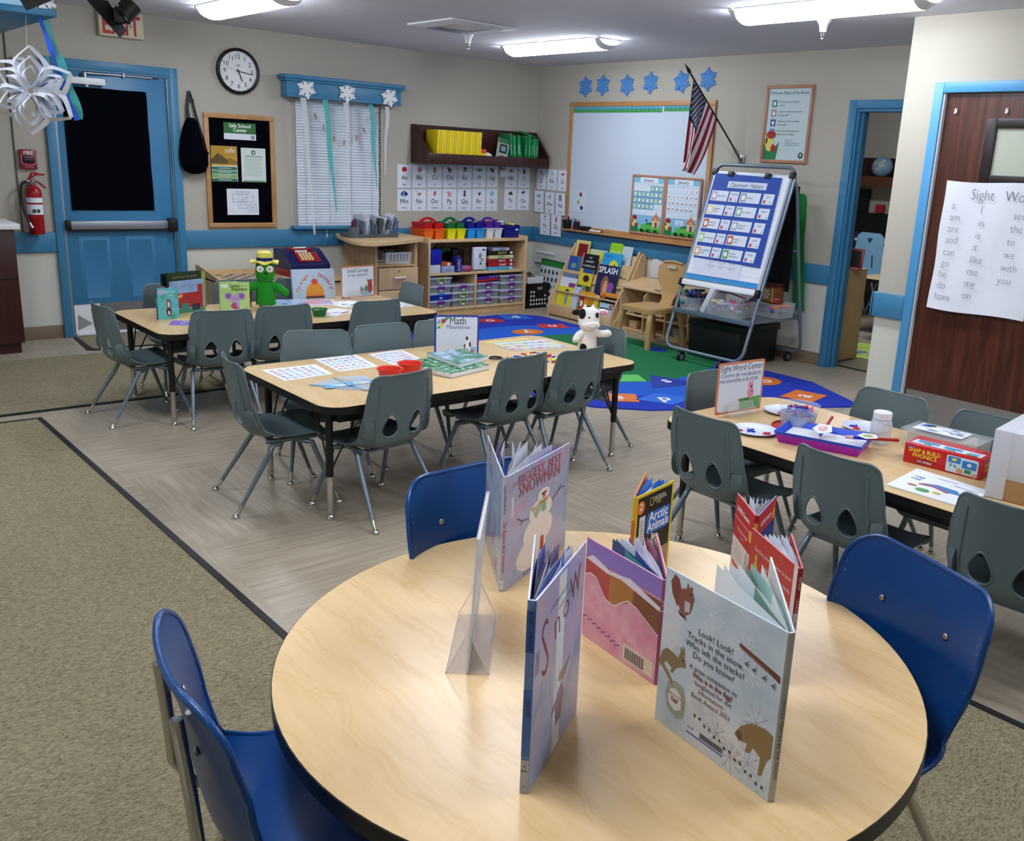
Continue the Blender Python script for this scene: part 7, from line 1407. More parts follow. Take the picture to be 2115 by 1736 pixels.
def s_sight(b, w, h):
    b.text('Sight Word Center', w*.5, h*.83, .038, '14161a', l=2, fit=w*.90).text('Centro de vocabulario', w*.5, h*.71, .028, '22306a', l=2, fit=w*.86).text('reconocible a la vista', w*.46, h*.61, .028, '22306a', l=2, fit=w*.82)
    b.poly([(w*.52, h*.05), (w*.96, h*.05), (w*.96, h*.28), (w*.52, h*.26)], '4aa84a', 3).ell(w*.74, h*.36, w*.07, h*.11, 'e0889a', 4).ell(w*.73, h*.50, w*.05, h*.07, 'e0889a', 5).poly([(w*.69, h*.55), (w*.69, h*.62), (w*.72, h*.57)], 'e0889a', 5).poly([(w*.75, h*.57), (w*.77, h*.63), (w*.78, h*.55)], 'e0889a', 5).ell(w*.745, h*.48, .006, .006, '3a2a6a', 6).line([(w*.74, h*.40), (w*.78, h*.36)], .004, '5a4aa0', 6)
    b.text('WORD', w*.60, h*.20, .022, '2a2a1a', l=5, bold=True).text('like', w*.80, h*.20, .020, 'a85a2a', l=5).text('play', w*.82, h*.10, .024, '1f6a8a', l=5).line([(w*.15, h*.06), (w*.2, h*.15), (w*.5, h*.13)], .002, 'b8c4cc', 3).ell(w*.06, h*.05, .005, .005, '3a4a5a', 4)
sign('Sight Word Center sign with orange border on the right table', TZ, (-3.695, -5.715), (-3.41, -5.742), .228, mat('orange_border', 'd0784a', .4), s_sight)
# acrylic sign holder seen edge-on
t = thing('sign_holder', 'clear acrylic sign holder seen edge on, at the left of the round table', 'sign holder', (-5.722, -6.745, RZ+.0006), math.atan2(.19, .165))
b = MB(Matrix.Rotation(R_(3), 4, 'X')); b.box(-.125, .125, -.0012, .0012, .004, .285, 'paper').box(-.127, .127, -.004, -.003, .002, .287, 'acryl').box(-.127, .127, .003, .004, .002, .287, 'acryl').box(-.127, .127, -.004, .004, .286, .289, 'acryl'); b.build('sheet', t)
b = MB()
for s in (-1, 1): b.add([(-.12, s*.040, .002), (.12, s*.040, .002), (.12, s*.005, .075), (-.12, s*.005, .075), (-.12, s*.043, .002), (.12, s*.043, .002), (.12, s*.008, .077), (-.12, s*.008, .077)], [(0, 1, 2, 3), (7, 6, 5, 4), (0, 4, 5, 1), (1, 5, 6, 2), (3, 7, 4, 0)], mat('acrylic_foot', 'efe2dc', .05, alpha=.22, spec=.9))
b.box(-.12, .12, -.043, .043, 0, .002, 'acryl')
for s in (-1, 1):
    for x in (-.12, .12): b.tube([(x, s*.0415, .001), (x, s*.0065, .076)], .0009, 'e6d8d4', 5)
    b.tube([(-.12, s*.0425, .002), (.12, s*.0425, .002)], .001, 'e6d8d4', 5)
b.build('foot', t)
# ================= things on the far table =================
def art_dots(cols, seed, n=14, l=2):
    def f(b, w, h):
        r = random.Random(seed)
        for i in range(n): x, y = r.uniform(.1, .9)*w, r.uniform(.1, .9)*h; b.ell(x, y, w*r.uniform(.03, .14), h*r.uniform(.02, .08), r.choice(cols), l+i % 3, 10)
    return f
open_book('squirrel picture book standing open at the left of the far table', TZ, (-4.845, -2.36), (-4.921, -2.466), (-4.795, -2.469), .185, '6a6a7a', blot('teal_forest', [(.3, '3aa6c0'), (.5, '6ac0c8'), (.7, '3f9a80')], 18), '1f5a62', None,
  lambda b, w, h: (b.ell(w*.52, h*.24, w*.13, h*.15, '5a2a26', 3), b.ell(w*.52, h*.48, w*.11, h*.13, '8a5a3a', 4), b.ell(w*.52, h*.47, w*.05, h*.09, 'e0d8cc', 5), b.ell(w*.52, h*.2, w*.05, h*.07, 'e0d8cc', 5), b.ell(w*.46, h*.62, .006, .006, '8a5a3a', 4), b.ell(w*.58, h*.62, .006, .006, '8a5a3a', 4), b.text('Squirrel', w*.55, h*.85, .024, 'c8ecf0', l=4, fit=w*.55), b.text('Day', w*.6, h*.74, .024, 'c8ecf0', l=4), b.rect(w*.06, h*.8, w*.30, h*.95, 'b8a8d0', 2)), lambda b, w, h: b.text('SQUIRREL DAY', w*.3, h*.7, .008, 'd8e8e8', 'L', 3, rot=-PI/2), 6, ('d8dae2', '222228', 'e0e0e6'), sp=.012)
def flatbook(lab, L, R, h, k, fn, d=.012, z=TZ, name='picture_book', yb=0):
    L = Vector(L); R = Vector(R); dd = R-L; w = dd.length; t = thing(name, lab, 'book', (L.x, L.y, z+.0006), math.atan2(dd.y, dd.x))
    b = MB(); b.box(0, w, 0, .003, 0, h, k).box(0, w, d-.003, d, 0, h, k).box(-.0005, .003, 0, d, 0, h, k); b.ls = .00015; b.canvas((0, 0, 0), X_, Z_); fn(b, w, h); b.build('cover', t); MB().box(.003, w-.003, .003, d-.003, .003, h-.003, 'paper').build('page_block', t); return t
barn = blot('barn_sky', [(.3, '7a9ad0'), (.6, '9ab4dc')], 10)
flatbook('red barn picture book standing upright in front of the dark green book', (-4.79, -2.335), (-4.555, -2.245), .20, barn, lambda b, w, h: (b.rect(0, 0, w, h*.12, '3a8a6a'), b.rect(w*.12, h*.15, w*.85, h*.62, 'a8282c', 2), b.rect(w*.02, h*.05, w*.2, h*.78, '9a2228', 3), b.rect(w*.80, h*.12, w*.95, h*.85, 'a8282c', 3), b.rect(w*.30, h*.12, w*.50, h*.3, '2f8a7a', 3), b.rect(w*.60, h*.05, w*.85, h*.25, '24344a', 3), b.poly([(w*.16, h*.55), (w*.34, h*.60), (w*.32, h*.50), (w*.14, h*.46)], 'd8a860', 4), b.ell(w*.5, h*.42, .005, .005, '2a1a1a', 4), b.ell(w*.62, h*.42, .005, .005, '2a1a1a', 4)), .014)
flatbook('dark green title book standing behind the red barn book', (-4.78, -2.26), (-4.545, -2.185), .245, mat('bottle_green', '1f3d22', .4), lambda b, w, h: (b.text('HARMONY & HEART', w*.5, h*.84, .022, 'b08a5a', l=3, fit=w*.75), b.text('STORIES TO SHARE', w*.5, h*.75, .011, '9a8a5a', l=3), b.poly([(w*.42, h*.70), (w*.66, h*.72), (w*.62, h*.55), (w*.46, h*.58)], 'c8944a', 3), b.ell(w*.22, h*.62, w*.10, h*.10, '5a9a80', 3)), .012)
flatbook('black and yellow book at the back of the upright books on the far table', (-4.80, -2.21), (-4.50, -2.13), .235, '1a1a20', lambda b, w, h: b.rect(w*.85, 0, w, h, 'a8a84a'), .01)
ele = blot('elephant_green', [(.3, '9ac870'), (.6, 'b4d88a'), (.8, 'c8e0a8')], 12)
open_book('pale green elephant picture book standing open on the far table', TZ, (-4.385, -2.235), (-4.471, -2.282), (-4.305, -2.357), .18, '7aa06a', ele, 'a8c88a', None,
  lambda b, w, h: (b.text('Listen', w*.5, h*.82, .026, '2a3a2a', l=3, bold=True, fit=w*.36), b.text('for the', w*.82, h*.83, .013, '2a3a2a', l=3), b.text('Elephant', w*.66, h*.70, .028, '2a3a2a', l=3, bold=True, fit=w*.6), b.ell(w*.17, h*.86, w*.14, h*.07, 'd8e8e0', 2), b.ell(w*.28, h*.50, w*.14, h*.14, 'a894c4', 3), b.ell(w*.72, h*.50, w*.14, h*.14, 'a894c4', 3), b.ell(w*.28, h*.50, w*.09, h*.09, '7a62a4', 4), b.ell(w*.72, h*.50, w*.09, h*.09, '7a62a4', 4), b.ell(w*.5, h*.38, w*.16, h*.17, 'b09ccc', 5), b.ell(w*.50, h*.15, w*.15, h*.12, 'b04a8a', 6), b.ell(w*.60, h*.22, w*.06, h*.12, 'b8a6d2', 7), b.ell(w*.44, h*.42, .003, .003, '222222', 8), b.ell(w*.58, h*.42, .003, .003, '222222', 8)), None, 5)
orr = blot('january_sky', [(.3, 'a8c4dc'), (.6, 'bcd2e4')], 6)
t = flatbook('pale blue picture book with an orange hat leaning on the far table', (-3.875, -2.08), (-3.565, -2.115), .21, orr, lambda b, w, h: (b.ell(w*.52, h*.02, w*.22, h*.30, '5a3a2a', 3, 24, 0, 180), b.ell(w*.52, h*.16, w*.21, h*.40, 'e0942a', 4, 24, 0, 180), b.ell(w*.52, h*.58, w*.075, h*.10, 'd04a3a', 5), b.rect(w*.31, h*.10, w*.73, h*.19, 'd8862a', 5),
  [b.text(c, w*(.50-.34*math.cos(R_(14+10.5*i))), h*(.12+.66*math.sin(R_(14+10.5*i))), .040, 'd87a4a' if i < 6 else 'c02a34', l=6, rot=R_(70-11*i), bold=True) for i, c in enumerate('Orange in January'[:0]+'Orange')], [b.text(c, w*(.54-.36*math.cos(R_(102+9.8*i))), h*(.12+.66*math.sin(R_(102+9.8*i))), .038, 'c02a34', l=6, rot=R_(-12-10*i), bold=True) for i, c in enumerate('January')], b.text('in', w*.49, h*.74, .018, '9a5a7a', l=6)), .012)
t.rotation_euler = (R_(-9), 0, t.rotation_euler[2])
solo('magazine', MB().prism([(0, 0), (.14, .19), (.49, .05), (.42, -.13), (.20, -.12)], 0, .008, 'paper').canvas((0, 0, .0082), X_, Y_).poly([(.01, .0), (.14, .18), (.34, .10), (.22, -.10)], blot('magazine_blue', [(.3, '6a8ac0'), (.5, 'a8c0dc'), (.7, '4a6aa8')], 14)).poly([(.22, -.10), (.34, .10), (.48, .045), (.41, -.12)], blot('magazine_pink', [(.3, '8aa0cc'), (.5, 'c8a0c0'), (.65, 'a0c0dc')], 12)).ell(.28, .0, .05, .03, 'd87a8a', 2), 'open blue and pink picture magazine lying on the far table', 'magazine', (-4.136, -2.262, TZ+.0006))
for i, (x, y, rz, w_, h_, c, lab) in enumerate(((-4.80, -2.66, -.5, .22, .15, ['7a5ab8', '6a4aa8', 'a8c8e0'], 'purple and blue open leaflet before the squirrel book'), (-4.70, -2.72, -.35, .18, .12, ['8ab07a', 'c8b878'], 'green and tan leaflet at the near edge of the far table'), (-4.47, -2.70, .7, .10, .19, ['2f6a5a', '5a9a8a', '7ab0a0'], 'dark teal booklet between the two near chairs of the far table'), (-3.86, -2.66, .45, .26, .18, ['d8a8b0', 'a8b8d8', 'b0485a'], 'white printed worksheet beside the green bowl'), (-3.34, -2.52, 0, .20, .27, ['a8c8dc', '8a9ac8', 'c8a8b8'], 'pale blue worksheet at the right end of the far table'), (-3.62, -2.38, .3, .25, .2, ['8a8a94', 'c8ccd8'], 'white paper with thin lines before the Small Group sign'))):
    T = Matrix.Translation((-w_/2, -h_/2, 0)); b = MB(T).box(0, w_, 0, h_, 0, .0015, 'paper'); b.T = T @ Matrix.Translation((0, 0, .0016))
    if i < 3: b.rect(0, 0, w_, h_, c[0])
    art_dots(c, i+40, 10)(b, w_, h_); solo('leaflet' if i < 3 else 'worksheet', b, lab, 'paper', (x, y, TZ+.0006+(.002 if i == 1 else 0)), rz)
solo('green_bowl', MB().lathe([(.001, 0), (.038, 0), (.050, .040), (.054, .046), (.052, .047), (.047, .041), (.036, .004), (.001, .004)], mat('bowl_green', '0f6a34', .3), 32), 'green plastic bowl on the near edge of the far table', 'bowl', (-4.015, -2.74, TZ+.0006))
# green hand puppet with yellow hat
def blob(b, secs, k, n=20, c=(0, 0, 0)): # stacked ellipses (z, rx, ry, x, y)
    vs = [(c[0]+x+rx*math.cos(2*PI*j/n), c[1]+y+ry*math.sin(2*PI*j/n), c[2]+z) for z, rx, ry, x, y in secs for j in range(n)]; m = len(secs)
    return b.add(vs, [(i*n+j, i*n+(j+1) % n, (i+1)*n+(j+1) % n, (i+1)*n+j) for i in range(m-1) for j in range(n)]+[tuple(range(n))[::-1], tuple(range((m-1)*n, m*n))], k, True)
t = thing('hand_puppet', 'green plush hand puppet wearing a yellow hat on the far table', 'puppet', (-4.185, -2.33, TZ+.0006), R_(-25))
b = MB(); blob(b, [(.025, .062, .045, 0, 0), (.06, .064, .048, 0, 0), (.11, .060, .045, 0, 0), (.15, .054, .042, 0, 0), (.172, .040, .036, 0, 0), (.182, .046, .043, 0, 0), (.20, .056, .052, 0, 0), (.24, .060, .056, 0, 0), (.28, .056, .054, 0, 0), (.31, .046, .045, 0, 0), (.325, .02, .02, 0, 0)], 'greenfelt', 28)
b.tube(crom([(.03, 0, .155), (.075, -.01, .14), (.12, -.015, .108), (.142, -.015, .095)], 4), [.026, .026, .026, .027, .027, .026, .026, .026, .026, .026, .024, .021, .012], 'greenfelt', 14).tube(crom([(-.03, 0, .155), (-.075, -.01, .145), (-.115, -.01, .125), (-.13, -.01, .12)], 4), [.026]*11+[.021, .012], 'greenfelt', 14)
b.build('body', t)
e = MB()
for sx in (-.028, .030): e.ball((sx, -.052, .262), .023, 'white', 12, sy=.4).ball((sx, -.0615, .262), .005, 'black', 8, sy=.5)
e.build('eye', t); MB().ball((.006, -.060, .236), .008, 'kplush', 10).build('nose', t); MB().tube([(-.018, -.052, .208), (.0, -.056, .203), (.022, -.052, .208)], .0012, '1a3a1a', 5).build('mouth', t)
hb = MB(); n = 40; vs = []
for r_, dz in ((.045, 0), (.085, -.004), (.088, .006), (.045, .012)):
    vs += [(r_*math.cos(2*PI*j/n), r_*math.sin(2*PI*j/n), .30+dz+(.008*math.sin(2*PI*j/n*5) if r_ > .05 else 0)) for j in range(n)]
hb.add(vs, [(i*n+j, i*n+(j+1) % n, (i+1)*n+(j+1) % n, (i+1)*n+j) for i in range(3) for j in range(n)], 'yplush', True).lathe([(.050, .30), (.050, .345), (.046, .362), (.030, .372), (.001, .375)], 'yplush', 28); hb.build('hat', t)
MB().lathe([(.0515, .308), (.0515, .332)], 'navy', 28).build('hat_band', t); MB().lathe([(.001, .0), (.04, .0), (.045, .028), (.03, .03)], 'a8481c', 20).build('base_felt', t)
b = MB().lathe([(.001, 0), (.045, 0), (.06, .10), (.04, .12)], '5c1410', 18); solo('red_felt_cone', b, 'dark red felt puppet base standing behind the green puppet', 'toy', (-4.275, -2.19, TZ+.0006))
# ================= things on the middle table =================
def sheet(lab, q, seed, z=TZ):
    q = [Vector(p) for p in q]; o = q[0]; b = MB(); b.prism([(p.x-o.x, p.y-o.y) for p in q], 0, .001, 'paper')
    P_ = lambda u, v: (q[0].lerp(q[1], u).lerp(q[3].lerp(q[2], u), v)-o); r = random.Random(seed)
    for i in range(6):
        for j in range(5):
            c = P_(.12+.145*i, .14+.17*j); k = r.choice(['8a9ac8', 'c88aa0', '7aa0c0', 'a0a8d0', '6a7aa8', '9ac0a8', 'c0707a']); b.add([(c.x+.014*math.cos(R_(60*a)), c.y+.010*math.sin(R_(60*a)), .0016) for a in range(6)], [tuple(range(6))], k)
            b.add([(c.x-.010, c.y-.022, .0014), (c.x+.010, c.y-.022, .0014), (c.x+.010, c.y-.019, .0014), (c.x-.010, c.y-.019, .0014)], [(0, 1, 2, 3)], '9aa4b4')
    e0, e1 = P_(.05, .03), P_(.95, .03)
    return solo('printed_sheet', b, lab, 'paper', (o.x, o.y, z+.0006))
sheet('printed picture sheet nearest the left end of the middle table', ((-4.955, -4.24), (-4.70, -4.215), (-4.68, -3.99), (-4.955, -3.985)), 1)
sheet('printed picture sheet at the far edge of the middle table, between two chairs', ((-4.655, -4.19), (-4.435, -4.18), (-4.395, -3.88), (-4.632, -3.885)), 2)
sheet('printed picture sheet left of the Math sign, nearest the far edge', ((-4.355, -4.19), (-4.15, -4.12), (-4.12, -3.885), (-4.335, -3.905)), 3)
lamf = mat('laminate', 'cfdcec', .15, alpha=.55)
for i, (q, lab) in enumerate((([(-4.90, -4.37), (-4.76, -4.31), (-4.70, -4.58), (-4.80, -4.52)], 'clear pouch with blue picture cards, left one on the middle table'), ([(-4.75, -4.30), (-4.60, -4.34), (-4.66, -4.62), (-4.74, -4.58)], 'clear pouch with blue picture cards, right one beside the red cups'))):
    o = q[0]; b = MB().prism([(x-o[0], y-o[1]) for x, y in q], 0, .004, lamf); cx_ = sum(x for x, y in q)/4-o[0]; cy_ = sum(y for x, y in q)/4-o[1]
    for r_, k, l in ((.085, '6aa4d4', 9), (.045, 'b0d0e8', 10)): b.add([(cx_+r_*math.cos(R_(a)), cy_+r_*.8*math.sin(R_(a)), .0005*l) for a in (20, 140, 200, 320)], [(0, 1, 2, 3)], k)
    b.add([(cx_-.03, cy_-.02, .0056), (cx_+.03, cy_-.03, .0056), (cx_+.035, cy_-.015, .0056), (cx_-.025, cy_-.008, .0056)], [(0, 1, 2, 3)], 'e0b8a0').tube([(q[0][0]-o[0], 0, .005), (q[2][0]-o[0], q[2][1]-o[1], .005)], .003, 'd8c890' if i else '7ab4d0', 6)
    solo('card_pouch', b, lab, 'pouch', (o[0], o[1], TZ+.0006+(.0045 if i else 0)))
rc = mat('red_cup', 'd8382c', .35)
for x, y, lab in ((-4.545, -4.47, 'red plastic cup on the middle table, left of two'), (-4.40, -4.415, 'red plastic cup on the middle table, right of two')):
    solo('red_cup', MB().lathe([(.001, 0), (.042, 0), (.056, .055), (.062, .058), (.062, .062), (.054, .060), (.040, .004), (.001, .004)], rc, 32), lab, 'cup', (x, y, TZ+.0006))
gb1, gb2 = blot('green_print', [(.35, '0f5a34'), (.52, '1f7a48'), (.60, 'a8c8b4')], 40), blot('green_print2', [(.42, '0f6a3c'), (.5, '2f8a60'), (.56, '7f9cc0'), (.62, 'a8b8d0')], 22)
def stackbook(lab, q, z, h, k, coil=False, side='paper'):
    o = q[0]; t = thing('teacher_book', lab, 'book', (o[0], o[1], z)); P_ = [(x-o[0], y-o[1]) for x, y in q]
    MB().prism(P_, .002, h-.002, side).build('page_block', t); MB().prism(P_, h-.002, h, k).prism(P_, 0, .002, 'green').build('cover', t)
    if coil:
        a, b_ = Vector(P_[0]+(0,)), Vector(P_[1]+(0,)); cb = MB()
        for i in range(30): p = a.lerp(b_, (i+.5)/30); d = (b_-a).normalized(); n_ = Vector((d.y, -d.x, 0)); cb.tube([p-n_*.006+Vector((0, 0, -.0+h)), p+n_*.004+Vector((0, 0, h*.8)), p+n_*.006+Vector((0, 0, h*.4)), p-n_*.002+Vector((0, 0, .001))], .0016, 'e4e2dc', 5)
        cb.build('spiral_binding', t)
    else: MB().prism([(P_[0][0]-.002, P_[0][1]), (P_[0][0]+.002, P_[0][1]-.001), (P_[3][0]+.002, P_[3][1]), (P_[3][0]-.002, P_[3][1])], 0, h, 'green').build('spine', t)
    return t
stackbook('spiral bound green teacher book lying under the closed green book', [(-4.345, -4.26), (-4.27, -4.57), (-3.985, -4.50), (-4.04, -4.18)], TZ+.0006, .024, gb1, True)
stackbook('closed green teacher book with blue picture lying on the spiral bound book', [(-4.16, -4.20), (-4.17, -4.50), (-3.925, -4.41), (-3.95, -4.20)], TZ+.0252, .022, gb2)
b = MB().tube(crom([(0, 0, .012), (.02, .02, .014), (.05, .02, .014), (.07, .0, .012), (.05, -.02, .012), (.02, -.015, .012)], 5), .005, 'black', 8, closed=True).box(.06, .16, -.008, .004, .004, .010, 'steel')
solo('scissors', b, 'scissors with black handle lying right of the green books', 'scissors', (-3.86, -4.33, TZ), R_(-15))
for i, (q, lab) in enumerate((([(-3.60, -4.20), (-3.58, -3.98), (-3.42, -3.99), (-3.44, -4.23)], 'plastic sleeve with small pictures, left one of the pair on the middle table'), ([(-3.44, -4.24), (-3.42, -4.0), (-3.22, -4.03), (-3.24, -4.27)], 'plastic sleeve with small pictures, right one of the pair on the middle table'))):
    o = q[0]; P_ = [(x-o[0], y-o[1]) for x, y in q]; b = MB().prism(P_, 0, .0025, 'c9cfd6'); r = random.Random(i+5)
    for u in range(4):
        for v in range(3):
            c = Vector(P_[0]).lerp(Vector(P_[3]), .13+.25*u).lerp(Vector(P_[1]).lerp(Vector(P_[2]), .13+.25*u), .14+.3*v); b.add([(c.x-.017, c.y-.022, .0032), (c.x+.017, c.y-.022, .0032), (c.x+.017, c.y+.022, .0032), (c.x-.017, c.y+.022, .0032)], [(0, 1, 2, 3)], r.choice(['9ab0c0', 'a8b890', 'b09aa8', '8aa0b4', 'c07a80', 'c8c87a']))
    solo('picture_sleeve', b, lab, 'sleeve', (o[0], o[1], TZ+.0006))
b = MB().box(0, .30, 0, .035, 0, .002, 'd8cf7a'); solo('yellow_strip', b, 'yellow strip edging the picture sleeves at the far side', 'strip', (-3.60, -3.965, TZ+.0006), R_(-3))
pbs = [([(0, 0), (.028, 0), (.042, .018), (.014, .018)], '2438b0', 'blue'), ([(0, 0), (.03, 0), (.024, .014), (.006, .014)], 'c01c24', 'red'), ([(0, 0), (.02, 0), (.03, .013), (.02, .026), (0, .026), (-.01, .013)], 'e0cc28', 'yellow'), ([(0, 0), (.022, 0), (.011, .019)], '168a3c', 'green'), ([(0, 0), (.022, 0), (.022, .022), (0, .022)], 'e07a1c', 'orange')]
r = random.Random(19)
for i in range(52):
    p, c, nm = pbs[r.choice((0, 1, 2, 2, 3, 4, 1, 0))]; a = r.uniform(0, 2*PI); rr_ = r.random()**.7; x, y = -3.62+.165*rr_*math.cos(a), -4.425+.125*rr_*math.sin(a); lay = .0006+(.0062*(i % 3))
    solo('pattern_block', MB().prism(p, 0, .006, c), '%s wooden pattern block in the loose pile before the cow puppet' % nm, 'block', (x, y, TZ+lay), r.uniform(0, 6), group='pattern blocks on the middle table')
# cow puppet
t = thing('hand_puppet', 'black and white cow hand puppet standing on the middle table', 'puppet', (-3.225, -4.40, TZ+.0006), R_(-28)); t.scale = (.88,)*3
b = MB(); blob(b, [(0, .060, .045, 0, 0), (.03, .063, .047, 0, 0), (.08, .060, .045, 0, 0), (.115, .052, .042, 0, 0), (.14, .046, .040, 0, 0), (.152, .052, .048, 0, -.006), (.175, .066, .062, 0, -.012), (.205, .068, .060, 0, -.006), (.24, .070, .056, 0, 0), (.265, .060, .050, 0, 0), (.285, .035, .030, 0, 0), (.29, .01, .01, 0, 0)], 'wplush', 28)
blob(b, [(-.028, .02, .016, 0, 0), (-.020, .048, .03, 0, 0), (0, .060, .036, 0, 0), (.018, .050, .030, 0, 0), (.028, .02, .012, 0, 0)], 'wplush', 24, (.004, -.048, .176))
b.tube(crom([(.03, -.005, .125), (.075, -.02, .118), (.12, -.025, .120), (.142, -.025, .132)], 4), [.024]*10+[.025, .020, .012], 'wplush', 14).tube(crom([(-.03, -.01, .125), (-.065, -.025, .11), (-.085, -.04, .085), (-.085, -.05, .07)], 4), [.024]*10+[.024, .019, .012], 'wplush', 14)
for x in (-.030, .022): b.tube([(x, 0, .275), (x+.004, 0, .300)], [.011, .008], 'wplush', 10)
b.build('body', t)
for c_, r_, kw in (((-.050, -.026, .245), .034, dict(sx=.7, sy=.9)), ((-.005, .0, .284), .022, dict(sz=.4)), ((-.028, -.026, .03), .030, dict(sx=.9, sy=.75, sz=1.1)), ((.041, -.046, .240), .018, dict(sx=.7, sy=.6))): MB().ball(c_, r_, 'kplush', 12, **kw).build('black_patch', t)
MB().ball((.086, -.005, .252), .030, 'wplush', 10, sx=1.3, sy=.4, sz=.75).ball((.088, -.014, .251), .022, 'skin', 10, sx=1.3, sy=.35, sz=.7).build('ear', t); MB().ball((-.082, .0, .25), .026, 'kplush', 10, sx=1.2, sy=.4, sz=.7).build('ear', t)
MB().ball((-.012, -.056, .226), .007, 'black', 8).ball((.043, -.058, .243), .007, 'black', 8).build('eye', t); MB().tube(crom([(-.032, -.080, .178), (-.01, -.088, .166), (.02, -.088, .167), (.040, -.078, .180)], 4), .0011, '3a3036', 5).build('mouth', t)
# ================= things on the right table =================
def plate(x, y, lab): solo('white_plate', MB().lathe([(.001, 0), (.070, 0), (.092, .010), (.094, .012), (.092, .013), (.070, .004), (.001, .004)], mat('plate_white', 'c8d0e6', .35), 40), lab, 'plate', (x, y, TZ+.0006))
plate(-3.35, -5.835, 'white plate farthest back, behind the letter bowl'); plate(-3.725, -5.955, 'white plate with letters K and E beside the sight word sign'); plate(-3.275, -6.185, 'white plate with letters behind the clear jar')
def letter(ch, x, y, z, k, rz, lab, s=.05):
    vs, fs = text_mesh(ch, True); xs = [v.x for v in vs]; cx_ = (min(xs)+max(xs))/2; b = MB()
    for zz in (0, .007): b.add([((v.x-cx_)*s, v.y*s, zz) for v in vs], fs if zz else [f[::-1] for f in fs], k)
    ed = {}
    for f in fs:
        for i in range(len(f)): ed[(f[i], f[(i+1) % len(f)])] = 1
    for (a, c) in ed:
        if (c, a) not in ed: va, vc = vs[a], vs[c]; b.add([((va.x-cx_)*s, va.y*s, 0), ((vc.x-cx_)*s, vc.y*s, 0), ((vc.x-cx_)*s, vc.y*s, .007), ((va.x-cx_)*s, va.y*s, .007)], [(0, 1, 2, 3)], k)
    solo('magnetic_letter', b, lab, 'letter', (x, y, z), rz, 'magnetic letters')
mb_, mr_ = mat('letter_blue', '1c3fb0', .35), mat('letter_red', 'd0364a', .35)
letter('K', -3.755, -5.96, TZ+.005, mb_, R_(-50), 'blue letter K on the plate beside the sight word sign'); letter('E', -3.735, -6.005, TZ+.005, mr_, R_(-130), 'red letter E on the plate beside the sight word sign', .04); letter('T', -3.775, -5.93, TZ+.005, mr_, R_(30), 'red letter T partly hidden on the plate by the sight word sign', .04)
letter('L', -3.285, -6.155, TZ+.005, mb_, R_(40), 'blue letter farthest back on the plate behind the jar', .045); letter('O', -3.325, -6.19, TZ+.005, mr_, R_(0), 'red letter O on the plate behind the jar', .04); letter('I', -3.34, -6.235, TZ+.005, mb_, R_(30), 'blue letter nearest the rim of the plate behind the jar', .05)
letter('C', -3.40, -5.86, TZ+.005, mr_, R_(20), 'red letter on the farthest plate beside the bowl', .035)
solo('red_saucer', MB().lathe([(.001, 0), (.090, 0), (.093, .008), (.088, .012), (.083, .004), (.001, .004)], mat('lid_red', 'b01824', .3), 40), 'red round lid under the clear letter bowl', 'lid', (-3.535, -6.01, TZ+.0006))
t = thing('letter_bowl', 'clear plastic tub full of blue and red letters on the red lid', 'bowl', (-3.525, -6.02, TZ+.0058))
MB().lathe([(.001, 0), (.062, 0), (.070, .02), (.082, .095), (.086, .098), (.084, .100), (.079, .094), (.068, .022), (.060, .004), (.001, .003)], 'clear', 40).build('tub', t)
MB().lathe([(.0645, .006), (.0765, .062)], mat('label_film', 'a8b2c8', .4, alpha=.8), 40).build('label', t)
r = random.Random(33); lt = []
for i in range(58):
    ch = r.choice('abcdeopstLKRTH'); vs, fs = text_mesh(ch, True); xs = [v.x for v in vs]; cx_ = (min(xs)+max(xs))/2; a = r.uniform(0, 6.28); q = r.random()**.5*.052
    c = MB(Matrix.Translation((q*math.cos(a), q*math.sin(a), .018+.00125*i)) @ Matrix.Rotation(r.uniform(0, 6.28), 4, 'Z') @ Matrix.Rotation(r.uniform(-.5, .5), 4, 'X')); s = .036
    k = mr_ if r.random() < .22 else mb_
    for zz in (0, .006): c.add([((v.x-cx_)*s, (v.y-.35)*s, zz) for v in vs], fs, k)
    ed = {}
    for f in fs:
        for j in range(len(f)): ed[(f[j], f[(j+1) % len(f)])] = 1
    for (a_, c_) in ed:
        if (c_, a_) not in ed: va, vc = vs[a_], vs[c_]; c.add([((va.x-cx_)*s, (va.y-.35)*s, 0), ((vc.x-cx_)*s, (vc.y-.35)*s, 0), ((vc.x-cx_)*s, (vc.y-.35)*s, .006), ((va.x-cx_)*s, (va.y-.35)*s, .006)], [(0, 1, 2, 3)], k)
    o = c.build('magnetic_letter'); o.location = (-3.525, -6.02, TZ+.0058); tag(o, '%s plastic letter heaped in the clear tub on the right table' % ('red' if k is mr_ else 'blue'), 'letter', 'plastic letters in the tub')
t = thing('sand_tray', 'blue tray nested in a purple tray with white sand on the right table', 'tray', (-3.625, -6.215, TZ+.0006), R_(-72))
b = MB(); bin_(b, -.168, .168, -.105, .105, 0, .035, mat('magenta_tray', 'a81ab8', .35), .003, .014); b.build('purple_tray', t)
b = MB(); bin_(b, -.172, .172, -.109, .109, .012, .047, mat('tray_blue', '1a50d8', .35), .003, .014); b.build('blue_tray', t)
MB().prism(rrect(-.15, -.088, .15, .088, .02), .018, .024, mat('white_sand', 'd6d8de', .9, bump=.8, bscale=200)).build('sand', t)['kind'] = 'stuff'
